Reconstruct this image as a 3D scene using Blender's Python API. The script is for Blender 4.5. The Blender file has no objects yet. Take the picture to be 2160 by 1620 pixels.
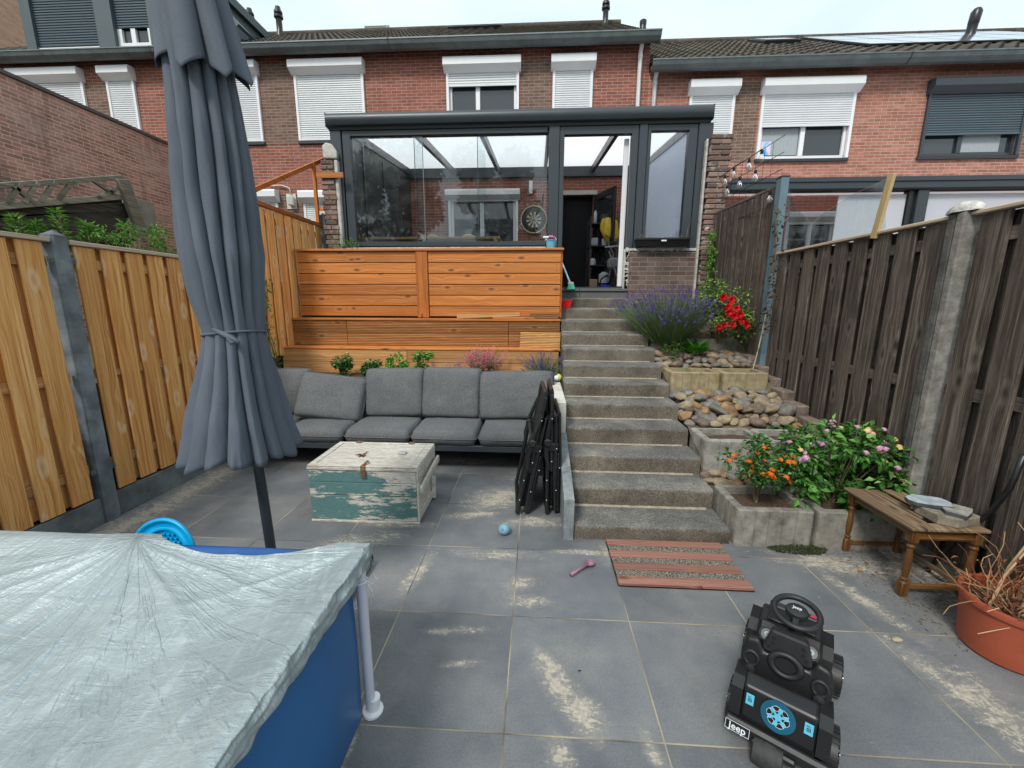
import bpy, math, random
from mathutils import Vector, Matrix, noise
S = bpy.context.scene
COL = S.collection
PI = math.pi
rr = random.Random(7)

# ---------------------------------------------------------------- camera (solved from the 60 cm paving grid)
FPX, PITCH, YAW, ROLL, CAMH = 866.95, 0.193591, -0.0572731, 0.0034235, 1.6046
GX, GY, TILE = -0.09935, 1.87386, 0.6
_cp, _sp, _cy, _sy = math.cos(PITCH), math.sin(PITCH), math.cos(YAW), math.sin(YAW)
_f = Vector((_sy*_cp, _cy*_cp, -_sp)); _r = Vector((_cy, -_sy, 0)); _u = _r.cross(_f)
_cr, _sr = math.cos(ROLL), math.sin(ROLL)
RT = _cr*_r + _sr*_u; UP = -_sr*_r + _cr*_u
cam = bpy.data.cameras.new('camera'); camo = bpy.data.objects.new('camera', cam); COL.objects.link(camo)
cam.sensor_width = 36; cam.sensor_fit = 'HORIZONTAL'; cam.lens = 36*FPX/2160
cam.clip_start = 0.02; cam.clip_end = 600
camo.matrix_world = Matrix(((RT.x, UP.x, -_f.x, 0), (RT.y, UP.y, -_f.y, 0), (RT.z, UP.z, -_f.z, CAMH), (0, 0, 0, 1)))
S.camera = camo

# ---------------------------------------------------------------- light: bright overcast sky, soft sun from behind the camera
SUN_EL, SUN_AZ = math.radians(48), math.radians(205)      # azimuth clockwise from +Y
w = bpy.data.worlds.new('World'); S.world = w; w.use_nodes = True
wt = w.node_tree; wt.nodes.clear()
def WN(t, **k):
    n = wt.nodes.new(t)
    for a, b in k.items(): setattr(n, a, b)
    return n
sky = WN('ShaderNodeTexSky', sky_type='NISHITA', sun_disc=False, sun_elevation=SUN_EL, sun_rotation=SUN_AZ, air_density=1.0, dust_density=2.0, ozone_density=1.0)
tc = WN('ShaderNodeTexCoord'); mp = WN('ShaderNodeMapping'); mp.inputs['Scale'].default_value = (1.2, 1.2, 3.0)
nz = WN('ShaderNodeTexNoise'); nz.inputs['Scale'].default_value = 1.6; nz.inputs['Detail'].default_value = 5; nz.inputs['Roughness'].default_value = .5
rp = WN('ShaderNodeValToRGB'); rp.color_ramp.elements[0].position = .3; rp.color_ramp.elements[0].color = (5.6, 7.2, 7.9, 1)
rp.color_ramp.elements[1].position = .68; rp.color_ramp.elements[1].color = (8.6, 9.2, 9.4, 1)
mx = WN('ShaderNodeMix', data_type='RGBA'); mx.inputs['Factor'].default_value = .86
bg = WN('ShaderNodeBackground'); bg.inputs['Strength'].default_value = 0.1
wo = WN('ShaderNodeOutputWorld')
L = wt.links.new
L(tc.outputs['Generated'], mp.inputs['Vector']); L(mp.outputs[0], nz.inputs['Vector']); L(nz.outputs['Fac'], rp.inputs['Fac'])
L(sky.outputs[0], mx.inputs['A']); L(rp.outputs[0], mx.inputs['B']); L(mx.outputs['Result'], bg.inputs['Color']); L(bg.outputs[0], wo.inputs['Surface'])
sun = bpy.data.lights.new('sun', 'SUN'); sun.energy = 1.9; sun.angle = math.radians(12); sun.color = (1, .96, .9)
so = bpy.data.objects.new('sun', sun); COL.objects.link(so)
sd = Vector((math.sin(SUN_AZ)*math.cos(SUN_EL), math.cos(SUN_AZ)*math.cos(SUN_EL), math.sin(SUN_EL)))
so.rotation_euler = sd.to_track_quat('Z', 'Y').to_euler(); so.location = sd*30
S.view_settings.view_transform = 'Standard'; S.view_settings.look = 'None'
S.view_settings.exposure = 0.47; S.view_settings.gamma = 1
S.cycles.max_bounces = 8; S.cycles.transparent_max_bounces = 16; S.cycles.caustics_reflective = False; S.cycles.caustics_refractive = False

# ---------------------------------------------------------------- measured points: a photo pixel (2160x1620) met with a world plane
def _ray(u, v): return RT*((u-1080)/FPX) + UP*(-(v-810)/FPX) + _f
def Yp(u, v, d): q = _ray(u, v); return Vector((0, 0, CAMH)) + q*(d/q.y)
def Xp(u, v, d): q = _ray(u, v); return Vector((0, 0, CAMH)) + q*(d/q.x)
def Zp(u, v, d): q = _ray(u, v); return Vector((0, 0, CAMH)) + q*((d-CAMH)/q.z)

# ---------------------------------------------------------------- materials
def srgb(h):
    h = h.lstrip('#'); o = []
    for i in (0, 2, 4):
        c = int(h[i:i+2], 16)/255
        o.append(c/12.92 if c <= .04045 else ((c+.055)/1.055)**2.4)
    return (*o, 1)
class T:
    def __init__(s, name):
        s.m = bpy.data.materials.new(name); s.m.use_nodes = True; s.t = s.m.node_tree; s.t.nodes.clear()
        s.out = s.n('ShaderNodeOutputMaterial')
    def n(s, typ, ins=None, **kw):
        nd = s.t.nodes.new(typ)
        for k, v in kw.items(): setattr(nd, k, v)
        for k, v in (ins or {}).items():
            sk = nd.inputs[k]
            if isinstance(v, bpy.types.NodeSocket): s.t.links.new(v, sk)
            else: sk.default_value = v
        return nd
    def math(s, op, a, b=0.0, c=None, clamp=False):
        i = {0: a, 1: b}
        if c is not None: i[2] = c
        return s.n('ShaderNodeMath', i, operation=op, use_clamp=clamp).outputs[0]
    def mix(s, f, a, b, blend='MIX'):
        return s.n('ShaderNodeMix', {'Factor': f, 'A': a, 'B': b}, data_type='RGBA', blend_type=blend).outputs['Result']
    def ramp(s, f, pts, interp='LINEAR'):
        nd = s.n('ShaderNodeValToRGB', {'Fac': f}); cr = nd.color_ramp; cr.interpolation = interp
        while len(cr.elements) < len(pts): cr.elements.new(.5)
        for e, (p, c) in zip(cr.elements, pts): e.position = p; e.color = c if len(c) == 4 else (*c, 1)
        return nd.outputs[0]
    def step(s, f, lo, hi):
        return s.n('ShaderNodeMapRange', {'Value': f, 'From Min': lo, 'From Max': hi}).outputs[0]
    def pos(s):
        return s.n('ShaderNodeTexCoord').outputs['Object']
    def gpos(s):
        return s.n('ShaderNodeNewGeometry').outputs['Position']
    def xyz(s, v):
        o = s.n('ShaderNodeSeparateXYZ', {0: v}).outputs; return o[0], o[1], o[2]
    def vec(s, x, y, z): return s.n('ShaderNodeCombineXYZ', {0: x, 1: y, 2: z}).outputs[0]
    def noise(s, v, scale, detail=3, rough=.5, dist=0):
        return s.n('ShaderNodeTexNoise', {'Vector': v, 'Scale': scale, 'Detail': detail, 'Roughness': rough, 'Distortion': dist}).outputs['Fac']
    def rnd(s): return s.n('ShaderNodeAttribute', attribute_name='rnd').outputs['Fac']
    def bump(s, h, strength=.5, dist=.01):
        return s.n('ShaderNodeBump', {'Height': h, 'Strength': strength, 'Distance': dist}).outputs[0]
    def done(s, color, rough=.6, metal=0, normal=None, spec=.5, **extra):
        ins = {'Base Color': color, 'Roughness': rough, 'Metallic': metal, 'Specular IOR Level': spec}
        ins.update(extra)
        if normal is not None: ins['Normal'] = normal
        p = s.n('ShaderNodeBsdfPrincipled', ins)
        s.t.links.new(p.outputs[0], s.out.inputs[0]); return s.m

def plain(name, c, rough=.5, metal=0, var=.12, scale=12, bump=0, spec=.5, bscale=60, dirt=None):
    t = T(name); p = t.gpos(); c = srgb(c) if isinstance(c, str) else (*c[:3], 1)
    n1 = t.noise(p, scale, 4, .6)
    lo = tuple(x*(1-var) for x in c[:3])+(1,); hi = tuple(min(1, x*(1+var)) for x in c[:3])+(1,)
    col = t.ramp(n1, [(.3, lo), (.7, hi)])
    if dirt:
        n2 = t.noise(p, scale*.35, 6, .7); col = t.mix(t.step(n2, .5, .72), col, srgb(dirt))
    nm = t.bump(t.noise(p, bscale, 3), bump, .004) if bump else None
    r = t.math('ADD', t.math('MULTIPLY', n1, .16), rough-.08)
    return t.done(col, r, metal, nm, spec)

def wood(name, axis, dark, mid, light, knot, rough=.6, kscale=1.0, bump=.35, wear=None, kdark=True, ridges=None):
    """planks: grain runs along axis, each plank shifted by its own random value"""
    t = T(name); x, y, z = t.xyz(t.gpos()); r = t.rnd()
    al, ac = {'Z': (z, t.math('ADD', x, y)), 'X': (x, t.math('ADD', y, z)), 'Y': (y, t.math('ADD', x, z))}[axis]
    al2 = t.math('ADD', al, t.math('MULTIPLY', r, 37.3)); ac2 = t.math('ADD', ac, t.math('MULTIPLY', r, 11.7))
    kv = t.n('ShaderNodeTexVoronoi', {'Vector': t.vec(t.math('MULTIPLY', ac2, 5.5*kscale), t.math('MULTIPLY', al2, 2.3*kscale), 0), 'Scale': 1.0}, voronoi_dimensions='2D').outputs['Distance']
    near = t.step(kv, .42, .0)
    warp = t.math('MULTIPLY', t.math('MULTIPLY', near, near), .035)
    g = t.noise(t.vec(t.math('MULTIPLY', t.math('ADD', ac2, warp), 48), t.math('MULTIPLY', al2, .8), r), 1, 5, .66, .2)
    g2 = t.noise(t.vec(t.math('MULTIPLY', ac2, 190), t.math('MULTIPLY', al2, 4), r), 1, 4, .7)
    gg = t.math('ADD', t.math('MULTIPLY', g, .6), t.math('MULTIPLY', g2, .4))
    col = t.ramp(gg, [(.36, srgb(dark)), (.5, srgb(mid)), (.63, srgb(light))])
    big = t.noise(t.vec(t.math('MULTIPLY', ac2, 3), t.math('MULTIPLY', al2, .9), r), 1, 3)
    col = t.mix(t.math('MULTIPLY', t.step(big, .4, .7), .45), col, srgb(mid))
    v = t.math('ADD', t.math('MULTIPLY', t.n('ShaderNodeTexWhiteNoise', {'W': t.math('MULTIPLY', r, 91.7)}, noise_dimensions='1D').outputs['Value'], .42), .79)
    col = t.mix(1.0, col, t.vec(v, v, v), 'MULTIPLY')
    kn = t.step(kv, .15, .03)
    kgate = t.math('GREATER_THAN', t.noise(t.vec(t.math('MULTIPLY', ac2, 2.1), t.math('MULTIPLY', al2, 1.1), 3.3), 1, 0), .47)
    ring = t.math('MULTIPLY', t.math('MULTIPLY', t.step(kv, .21, .1), kgate), .5)
    col = t.mix(ring, col, srgb(light) if kdark else srgb(knot))
    col = t.mix(t.math('MULTIPLY', t.math('MULTIPLY', kn, kgate), .85 if kdark else .5), col, srgb(knot) if kdark else srgb(dark))
    if wear:
        wn = t.noise(t.vec(t.math('MULTIPLY', ac, 9), t.math('MULTIPLY', al, 2.2), 1), 1, 6, .7)
        col = t.mix(t.math('MULTIPLY', t.step(wn, .5, .72), .7), col, srgb(wear))
    h = gg
    if ridges:
        h2 = t.math('SINE', t.math('MULTIPLY', z, ridges)); h2 = t.step(h2, -.5, .2)
        col = t.mix(t.math('SUBTRACT', 1, h2), col, t.mix(.65, col, (0.03, .012, .005, 1))); h = t.math('ADD', gg, t.math('MULTIPLY', h2, 1.5))
    return t.done(col, rough, 0, t.bump(h, bump, .004), .35)

def brick(name, c1, c2, mortar, bw=.22, rh=.0625, ms=.011, patch=None, patchamt=.5, vary=1.0, bump=.6, stain=None, cap=False):
    t = T(name); x, y, z = t.xyz(t.gpos())
    wob = t.math('MULTIPLY', t.math('SUBTRACT', t.noise(t.gpos(), 3.0, 2), .5), .006)
    v = t.vec(t.math('ADD', x, y), t.math('ADD', z, wob), 0)
    b = t.n('ShaderNodeTexBrick', {'Vector': v, 'Color1': srgb(c1), 'Color2': srgb(c2), 'Mortar': srgb(mortar), 'Scale': 1.0, 'Mortar Size': ms*.5, 'Mortar Smooth': .25, 'Bias': 0, 'Brick Width': bw, 'Row Height': rh}, offset=.5, squash=1)
    col = b.outputs['Color']; fac = b.outputs['Fac']
    # each brick its own shade: hash of the brick cell
    row = t.math('FLOOR', t.math('DIVIDE', t.math('ADD', z, wob), rh))
    sh = t.math('MULTIPLY', t.math('MODULO', t.math('ABSOLUTE', row), 2), .5)
    cell = t.math('FLOOR', t.math('ADD', t.math('DIVIDE', t.math('ADD', x, y), bw), sh))
    wn = t.n('ShaderNodeTexWhiteNoise', {'Vector': t.vec(cell, row, 1.5)}, noise_dimensions='3D').outputs['Value']
    k = t.math('ADD', t.math('MULTIPLY', wn, .5*vary), 1-.27*vary)
    inv = t.math('SUBTRACT', 1, fac)
    shade = t.mix(inv, (1, 1, 1, 1), t.vec(k, k, k))
    col = t.mix(1.0, col, shade, 'MULTIPLY')
    if patch:
        pn = t.step(t.noise(t.vec(t.math('ADD', x, y), t.math('MULTIPLY', z, 1.4), 0), .9, 4, .65), .46, .66)
        col = t.mix(t.math('MULTIPLY', pn, patchamt), col, srgb(patch))
    if stain:
        sn = t.noise(t.vec(t.math('MULTIPLY', t.math('ADD', x, y), 2.2), t.math('MULTIPLY', z, .5), 4), 1, 5, .65)
        col = t.mix(t.math('MULTIPLY', t.step(sn, .52, .7), .75), col, srgb(stain))
    fine = t.noise(t.gpos(), 70, 4, .7)
    col = t.mix(.35, col, t.mix(1, col, t.ramp(fine, [(.3, (.55, .55, .55)), (.7, (1.3, 1.3, 1.3))]), 'MULTIPLY'))
    h = t.math('ADD', t.math('MULTIPLY', inv, 1.0), t.math('MULTIPLY', fine, .25))
    return t.done(col, .85, 0, t.bump(h, bump, .008), .25)

def leafmat(name, cs, rough=.5, trans=.25):
    t = T(name); r = t.rnd(); n = len(cs)
    col = t.ramp(r, [(i/max(1, n-1), srgb(c)) for i, c in enumerate(cs)])
    nn = t.noise(t.gpos(), 40, 2); col = t.mix(.3, col, t.mix(1, col, t.ramp(nn, [(.3, (.6, .6, .6)), (.7, (1.3, 1.3, 1.3))]), 'MULTIPLY'))
    p = t.n('ShaderNodeBsdfPrincipled', {'Base Color': col, 'Roughness': rough, 'Specular IOR Level': .35})
    tl = t.n('ShaderNodeBsdfTranslucent', {'Color': col})
    m = t.n('ShaderNodeMixShader', {0: trans, 1: p.outputs[0], 2: tl.outputs[0]})
    t.t.links.new(m.outputs[0], t.out.inputs[0]); return t.m

def glassmat(name, tint=(1, 1, 1), ior=1.5, dirt=.04):
    t = T(name)
    tr = t.n('ShaderNodeBsdfTransparent', {'Color': (*tint, 1)}); gl = t.n('ShaderNodeBsdfGlossy', {'Color': (1, 1, 1, 1), 'Roughness': .01})
    fr = t.n('ShaderNodeFresnel', {'IOR': ior}).outputs[0]
    df = t.n('ShaderNodeBsdfDiffuse', {'Color': (.8, .85, .85, 1)})
    m1 = t.n('ShaderNodeMixShader', {0: fr, 1: tr.outputs[0], 2: gl.outputs[0]})
    dn = t.math('MULTIPLY', t.step(t.noise(t.gpos(), 4, 6, .7), .45, .8), dirt*2)
    m2 = t.n('ShaderNodeMixShader', {0: dn, 1: m1.outputs[0], 2: df.outputs[0]})
    t.t.links.new(m2.outputs[0], t.out.inputs[0]); return t.m

def frosted(name, c=(.93, .94, .97), thru=.7):
    t = T(name)
    tl = t.n('ShaderNodeBsdfTranslucent', {'Color': (*c, 1)}); df = t.n('ShaderNodeBsdfPrincipled', {'Base Color': (*[x*.9 for x in c], 1), 'Roughness': .35})
    m = t.n('ShaderNodeMixShader', {0: thru, 1: df.outputs[0], 2: tl.outputs[0]})
    t.t.links.new(m.outputs[0], t.out.inputs[0]); return t.m

# ---------------------------------------------------------------- mesh builder
class MB:
    def __init__(s): s.v = []; s.f = []; s.r = []; s.mi = []; s.cur = 0.5; s.m = 0
    def add(s, vs, fs, r=None, m=None):
        b = len(s.v); s.v += [tuple(a) for a in vs]; r = s.cur if r is None else r; m = s.m if m is None else m
        for f in fs: s.f.append(tuple(i+b for i in f)); s.r.append(r); s.mi.append(m)
        return s
    def box(s, a, b, r=None, M=None, ch=0, m=None):
        (x0, y0, z0), (x1, y1, z1) = a, b
        x0, x1 = min(x0, x1), max(x0, x1); y0, y1 = min(y0, y1), max(y0, y1); z0, z1 = min(z0, z1), max(z0, z1)
        if ch:
            c = min(ch, (x1-x0)/2.2, (y1-y0)/2.2, (z1-z0)/2.2); vs = []; idx = {}
            for sx in (0, 1):
                for sy in (0, 1):
                    for sz in (0, 1):
                        X = x1 if sx else x0; Y = y1 if sy else y0; Z = z1 if sz else z0
                        dx = -c if sx else c; dy = -c if sy else c; dz = -c if sz else c
                        for k, p in enumerate(((X, Y+dy, Z+dz), (X+dx, Y, Z+dz), (X+dx, Y+dy, Z))): idx[sx, sy, sz, k] = len(vs); vs.append(p)
            fs = []
            def q(*k): fs.append(tuple(idx[i] for i in k))
            for sd_ in (0, 1):
                A = [(0, 0), (1, 0), (1, 1), (0, 1)]
                fx = [idx[sd_, a_, b_, 0] for a_, b_ in A]; fy = [idx[a_, sd_, b_, 1] for a_, b_ in A]; fz = [idx[a_, b_, sd_, 2] for a_, b_ in A]
                fs += [fx if sd_ else fx[::-1], fy[::-1] if sd_ else fy, fz if sd_ else fz[::-1]]
            for a_ in (0, 1):
                for b_ in (0, 1):
                    e = [idx[0, a_, b_, 1], idx[1, a_, b_, 1], idx[1, a_, b_, 2], idx[0, a_, b_, 2]]; fs.append(e if (a_ == b_) == False else e[::-1])
                    e = [idx[a_, 0, b_, 0], idx[a_, 1, b_, 0], idx[a_, 1, b_, 2], idx[a_, 0, b_, 2]]; fs.append(e if (a_ == b_) else e[::-1])
                    e = [idx[a_, b_, 0, 0], idx[a_, b_, 1, 0], idx[a_, b_, 1, 1], idx[a_, b_, 0, 1]]; fs.append(e if (a_ != b_) else e[::-1])
                    for c_ in (0, 1):
                        t3 = [idx[a_, b_, c_, 0], idx[a_, b_, c_, 1], idx[a_, b_, c_, 2]]; fs.append(t3 if (a_+b_+c_) % 2 else t3[::-1])
        else:
            vs = [(x0, y0, z0), (x1, y0, z0), (x1, y1, z0), (x0, y1, z0), (x0, y0, z1), (x1, y0, z1), (x1, y1, z1), (x0, y1, z1)]
            fs = [(0, 3, 2, 1), (4, 5, 6, 7), (0, 1, 5, 4), (1, 2, 6, 5), (2, 3, 7, 6), (3, 0, 4, 7)]
        if M is not None: vs = [M @ Vector(v) for v in vs]
        return s.add(vs, fs, r, m)
    def bar(s, p, q, wd, th, r=None, up=(0, 0, 1), ch=0, m=None):
        """box beam from p to q; wd across (perpendicular to up), th along up"""
        p, q = Vector(p), Vector(q); d = q-p; Ln = d.length; d.normalize(); u = Vector(up)
        sdv = d.cross(u)
        if sdv.length < 1e-4: sdv = d.cross(Vector((1, 0, 0)))
        sdv.normalize(); u = sdv.cross(d)
        M = Matrix(((sdv.x, d.x, u.x, p.x), (sdv.y, d.y, u.y, p.y), (sdv.z, d.z, u.z, p.z), (0, 0, 0, 1)))
        return s.box((-wd/2, 0, -th/2), (wd/2, Ln, th/2), r, M, ch, m)
    def tube(s, pts, rad, n=8, r=None, cap=True, m=None):
        pts = [Vector(p) for p in pts]; k = len(pts); rad = rad if isinstance(rad, (list, tuple)) else [rad]*k
        vs = []; ref = None
        for i, p in enumerate(pts):
            d = (pts[min(i+1, k-1)]-pts[max(i-1, 0)]).normalized()
            if ref is None: ref = Vector((0, 0, 1)) if abs(d.z) < .9 else Vector((1, 0, 0))
            a = d.cross(ref).normalized(); b = a.cross(d); ref = b
            for j in range(n): an = 2*PI*j/n; vs.append(p+a*(math.cos(an)*rad[i])+b*(math.sin(an)*rad[i]))
        fs = [(i*n+j, i*n+(j+1) % n, (i+1)*n+(j+1) % n, (i+1)*n+j) for i in range(k-1) for j in range(n)]
        if cap: fs += [tuple(range(n))[::-1], tuple((k-1)*n+j for j in range(n))]
        return s.add(vs, fs, r, m)
    def lathe(s, prof, c, n=20, r=None, M=None, m=None, capb=True, capt=True):
        vs = []
        for rad, z in prof:
            for j in range(n): an = 2*PI*j/n; vs.append(Vector((rad*math.cos(an), rad*math.sin(an), z)))
        if M is not None: vs = [M @ v for v in vs]
        c = Vector(c); vs = [v+c for v in vs]; k = len(prof)
        fs = [(i*n+j, i*n+(j+1) % n, (i+1)*n+(j+1) % n, (i+1)*n+j) for i in range(k-1) for j in range(n)]
        if capb: fs.append(tuple(range(n))[::-1])
        if capt: fs.append(tuple((k-1)*n+j for j in range(n)))
        return s.add(vs, fs, r, m)
    def torus(s, c, R, rad, M=None, n=28, k=8, a0=0, a1=2*PI, r=None, m=None):
        vs = []; full = abs(a1-a0-2*PI) < 1e-6; cnt = n if full else n+1
        for i in range(cnt):
            a = a0+(a1-a0)*i/n
            for j in range(k):
                b = 2*PI*j/k; vs.append(Vector(((R+rad*math.cos(b))*math.cos(a), (R+rad*math.cos(b))*math.sin(a), rad*math.sin(b))))
        if M is not None: vs = [M @ v for v in vs]
        c = Vector(c); vs = [v+c for v in vs]
        fs = [(i*k+j, ((i+1) % cnt)*k+j, ((i+1) % cnt)*k+(j+1) % k, i*k+(j+1) % k) for i in range(n) for j in range(k)]
        return s.add(vs, fs, r, m)
    def prism(s, poly, fn, t0, t1, r=None, m=None):
        """polygon (list of 2-D) extruded; fn(a,b,t) -> 3-D"""
        n = len(poly); vs = [fn(a, b, t0) for a, b in poly]+[fn(a, b, t1) for a, b in poly]
        fs = [tuple(range(n)), tuple(range(n, 2*n))[::-1]]+[(i, i+n, (i+1) % n+n, (i+1) % n) for i in range(n)]
        return s.add(vs, fs, r, m)
    def leaf(s, p, d, nrm, ln, wd, r=None, fold=.25, m=None):
        p = Vector(p); d = Vector(d).normalized(); nrm = Vector(nrm); sd2 = d.cross(nrm)
        if sd2.length < 1e-4: sd2 = d.orthogonal()
        sd2.normalize(); up = sd2.cross(d)
        a = p+d*ln*.45+sd2*wd*.5+up*wd*fold; b = p+d*ln*.45-sd2*wd*.5+up*wd*fold; tip = p+d*ln-up*ln*.12
        return s.add([p, a, tip, b], [(0, 1, 2), (0, 2, 3)], r, m)
    def grid(s, nu, nv, fn, r=None, wrapu=False, m=None, rf=None):
        vs = [fn(i/(nu if wrapu else nu-1), j/(nv-1)) for j in range(nv) for i in range(nu)]
        b = len(s.v); s.v += [tuple(a) for a in vs]
        for j in range(nv-1):
            for i in range(nu if wrapu else nu-1):
                i2 = (i+1) % nu; s.f.append((b+j*nu+i, b+j*nu+i2, b+(j+1)*nu+i2, b+(j+1)*nu+i)); s.r.append(s.cur if r is None else r); s.mi.append(s.m if m is None else m)
        return s
    def split(s, name, mat, parent=None, **k):
        """one object per connected piece"""
        par = list(range(len(s.v)))
        def find(a):
            while par[a] != a: par[a] = par[par[a]]; a = par[a]
            return a
        for f in s.f:
            r0 = find(f[0])
            for i in f[1:]: par[find(i)] = r0
        gr = {}
        for i, f in enumerate(s.f): gr.setdefault(find(f[0]), []).append(i)
        out = []
        for fs in gr.values():
            m = MB(); mp_ = {}
            for i in fs:
                for v in s.f[i]:
                    if v not in mp_: mp_[v] = len(m.v); m.v.append(s.v[v])
                m.f.append(tuple(mp_[v] for v in s.f[i])); m.r.append(s.r[i]); m.mi.append(s.mi[i])
            out.append(m.build(name, mat, parent, **k))
        return out[0]
    def build(s, name, mat, parent=None, smooth=False, local=False, solid=0, fixn=False, sub=0, weld=False):
        me = bpy.data.meshes.new(name); o = bpy.data.objects.new(name, me); COL.objects.link(o)
        off = Vector((0, 0, 0))
        if parent is not None:
            o.parent = parent
            if not local:
                q = parent
                while q: off += q.location; q = q.parent
        elif not local and s.v:
            n = len(s.v); off = Vector((sum(v[0] for v in s.v)/n, sum(v[1] for v in s.v)/n, min(v[2] for v in s.v))); o.location = off
        me.from_pydata([(v[0]-off.x, v[1]-off.y, v[2]-off.z) for v in s.v], [], s.f)
        mats = mat if isinstance(mat, (list, tuple)) else [mat]
        for mm in mats: me.materials.append(mm)
        at = me.attributes.new('rnd', 'FLOAT', 'FACE'); at.data.foreach_set('value', s.r)
        me.polygons.foreach_set('material_index', s.mi)
        if smooth: me.polygons.foreach_set('use_smooth', [True]*len(s.f))
        me.update()
        if weld or fixn:
            import bmesh
            bm = bmesh.new(); bm.from_mesh(me)
            if weld: bmesh.ops.remove_doubles(bm, verts=bm.verts, dist=1e-5)
            if fixn: bmesh.ops.recalc_face_normals(bm, faces=bm.faces)
            bm.to_mesh(me); bm.free()
        if solid:
            md = o.modifiers.new('solid', 'SOLIDIFY'); md.thickness = solid; md.offset = 0
        if sub:
            md = o.modifiers.new('sub', 'SUBSURF'); md.levels = sub; md.render_levels = sub
        if smooth == 'auto':
            try: me.set_sharp_from_angle(angle=math.radians(38))
            except Exception: pass
        return o

def tag(o, label=None, cat=None, group=None, kind=None):
    if label: o['label'] = label
    if cat: o['category'] = cat
    if group: o['group'] = group
    if kind: o['kind'] = kind
    return o
def thing(name, label, cat, loc=(0, 0, 0), group=None, rz=0):
    o = bpy.data.objects.new(name, None); COL.objects.link(o); o.location = loc; o.rotation_euler = (0, 0, rz); o.empty_display_size = .1
    return tag(o, label, cat, group)
def struct(name, mb, mat, **k):
    return tag(mb.build(name, mat, **k), kind='structure')
def dup(o, parent=None, loc=None, rz=None, label=None):
    c = o.copy(); COL.objects.link(c); c.parent = parent
    if loc is not None: c.location = loc
    if rz is not None: c.rotation_euler = (0, 0, rz)
    if label: c['label'] = label
    for ch in list(o.children): dup(ch, c)
    return c
def rv(a, b): return rr.uniform(a, b)
def rdir():
    while True:
        v = Vector((rv(-1, 1), rv(-1, 1), rv(-1, 1)))
        if .05 < v.length < 1: return v.normalized()

M_GREY = plain('anthracite_metal', (.036, .046, .055), .38, 0, .06, 3, spec=.5)
M_WHITE = plain('white_plastic', (.78, .79, .8), .35, 0, .03, 5)
M_SHUT = plain('white_slats', (.7, .72, .73), .4, 0, .04, 3)
M_SHUTG = plain('grey_slats', (.07, .1, .12), .4, 0, .06, 3)
M_BLACK = plain('black_plastic', (.012, .012, .013), .35, 0, .2, 20)
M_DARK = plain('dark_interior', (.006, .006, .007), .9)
M_SEAL = plain('cement_render', (.5, .49, .45), .85, 0, .25, 14, .6, dirt='#8a8578')
M_CONC = plain('weathered_concrete', (.27, .255, .22), .9, 0, .35, 18, .8, dirt='#6b655a')
M_ZINC = plain('zinc_gutter', (.13, .155, .16), .5, .3, .2, 5)
M_BRICKA = brick('red_brick', '#9d6152', '#8a5344', '#aa9e94', patch='#905a4c', vary=.7)
M_BRICKB = brick('brown_brick', '#7d6456', '#6e564a', '#9a8f86', vary=.8)
M_BRICKC = brick('light_red_brick', '#b07868', '#9e6857', '#b5a99d', patch='#9c6452', vary=.7)
M_BRICKD = brick('old_garden_brick', '#74625b', '#65524b', '#8f8a82', vary=1.0, bump=1.0, stain='#56504a')
M_BRICKW = brick('side_wall_brick', '#b98a7a', '#a57565', '#cfc4b8', patch='#c2aa9c', patchamt=.55, stain='#5e544c')
M_BRICKP = brick('pale_brick', '#c09a80', '#b58c72', '#b9a793', vary=.5)
# ================================================================ SETTING
# big ground sheet, well below the garden
g = MB(); g.add([(-150, -150, -.12), (150, -150, -.12), (150, 150, -.12), (-150, 150, -.12)], [(0, 1, 2, 3)])
struct('ground', g, plain('soil_ground', (.09, .075, .05), .95, 0, .3, 2, .6))

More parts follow.
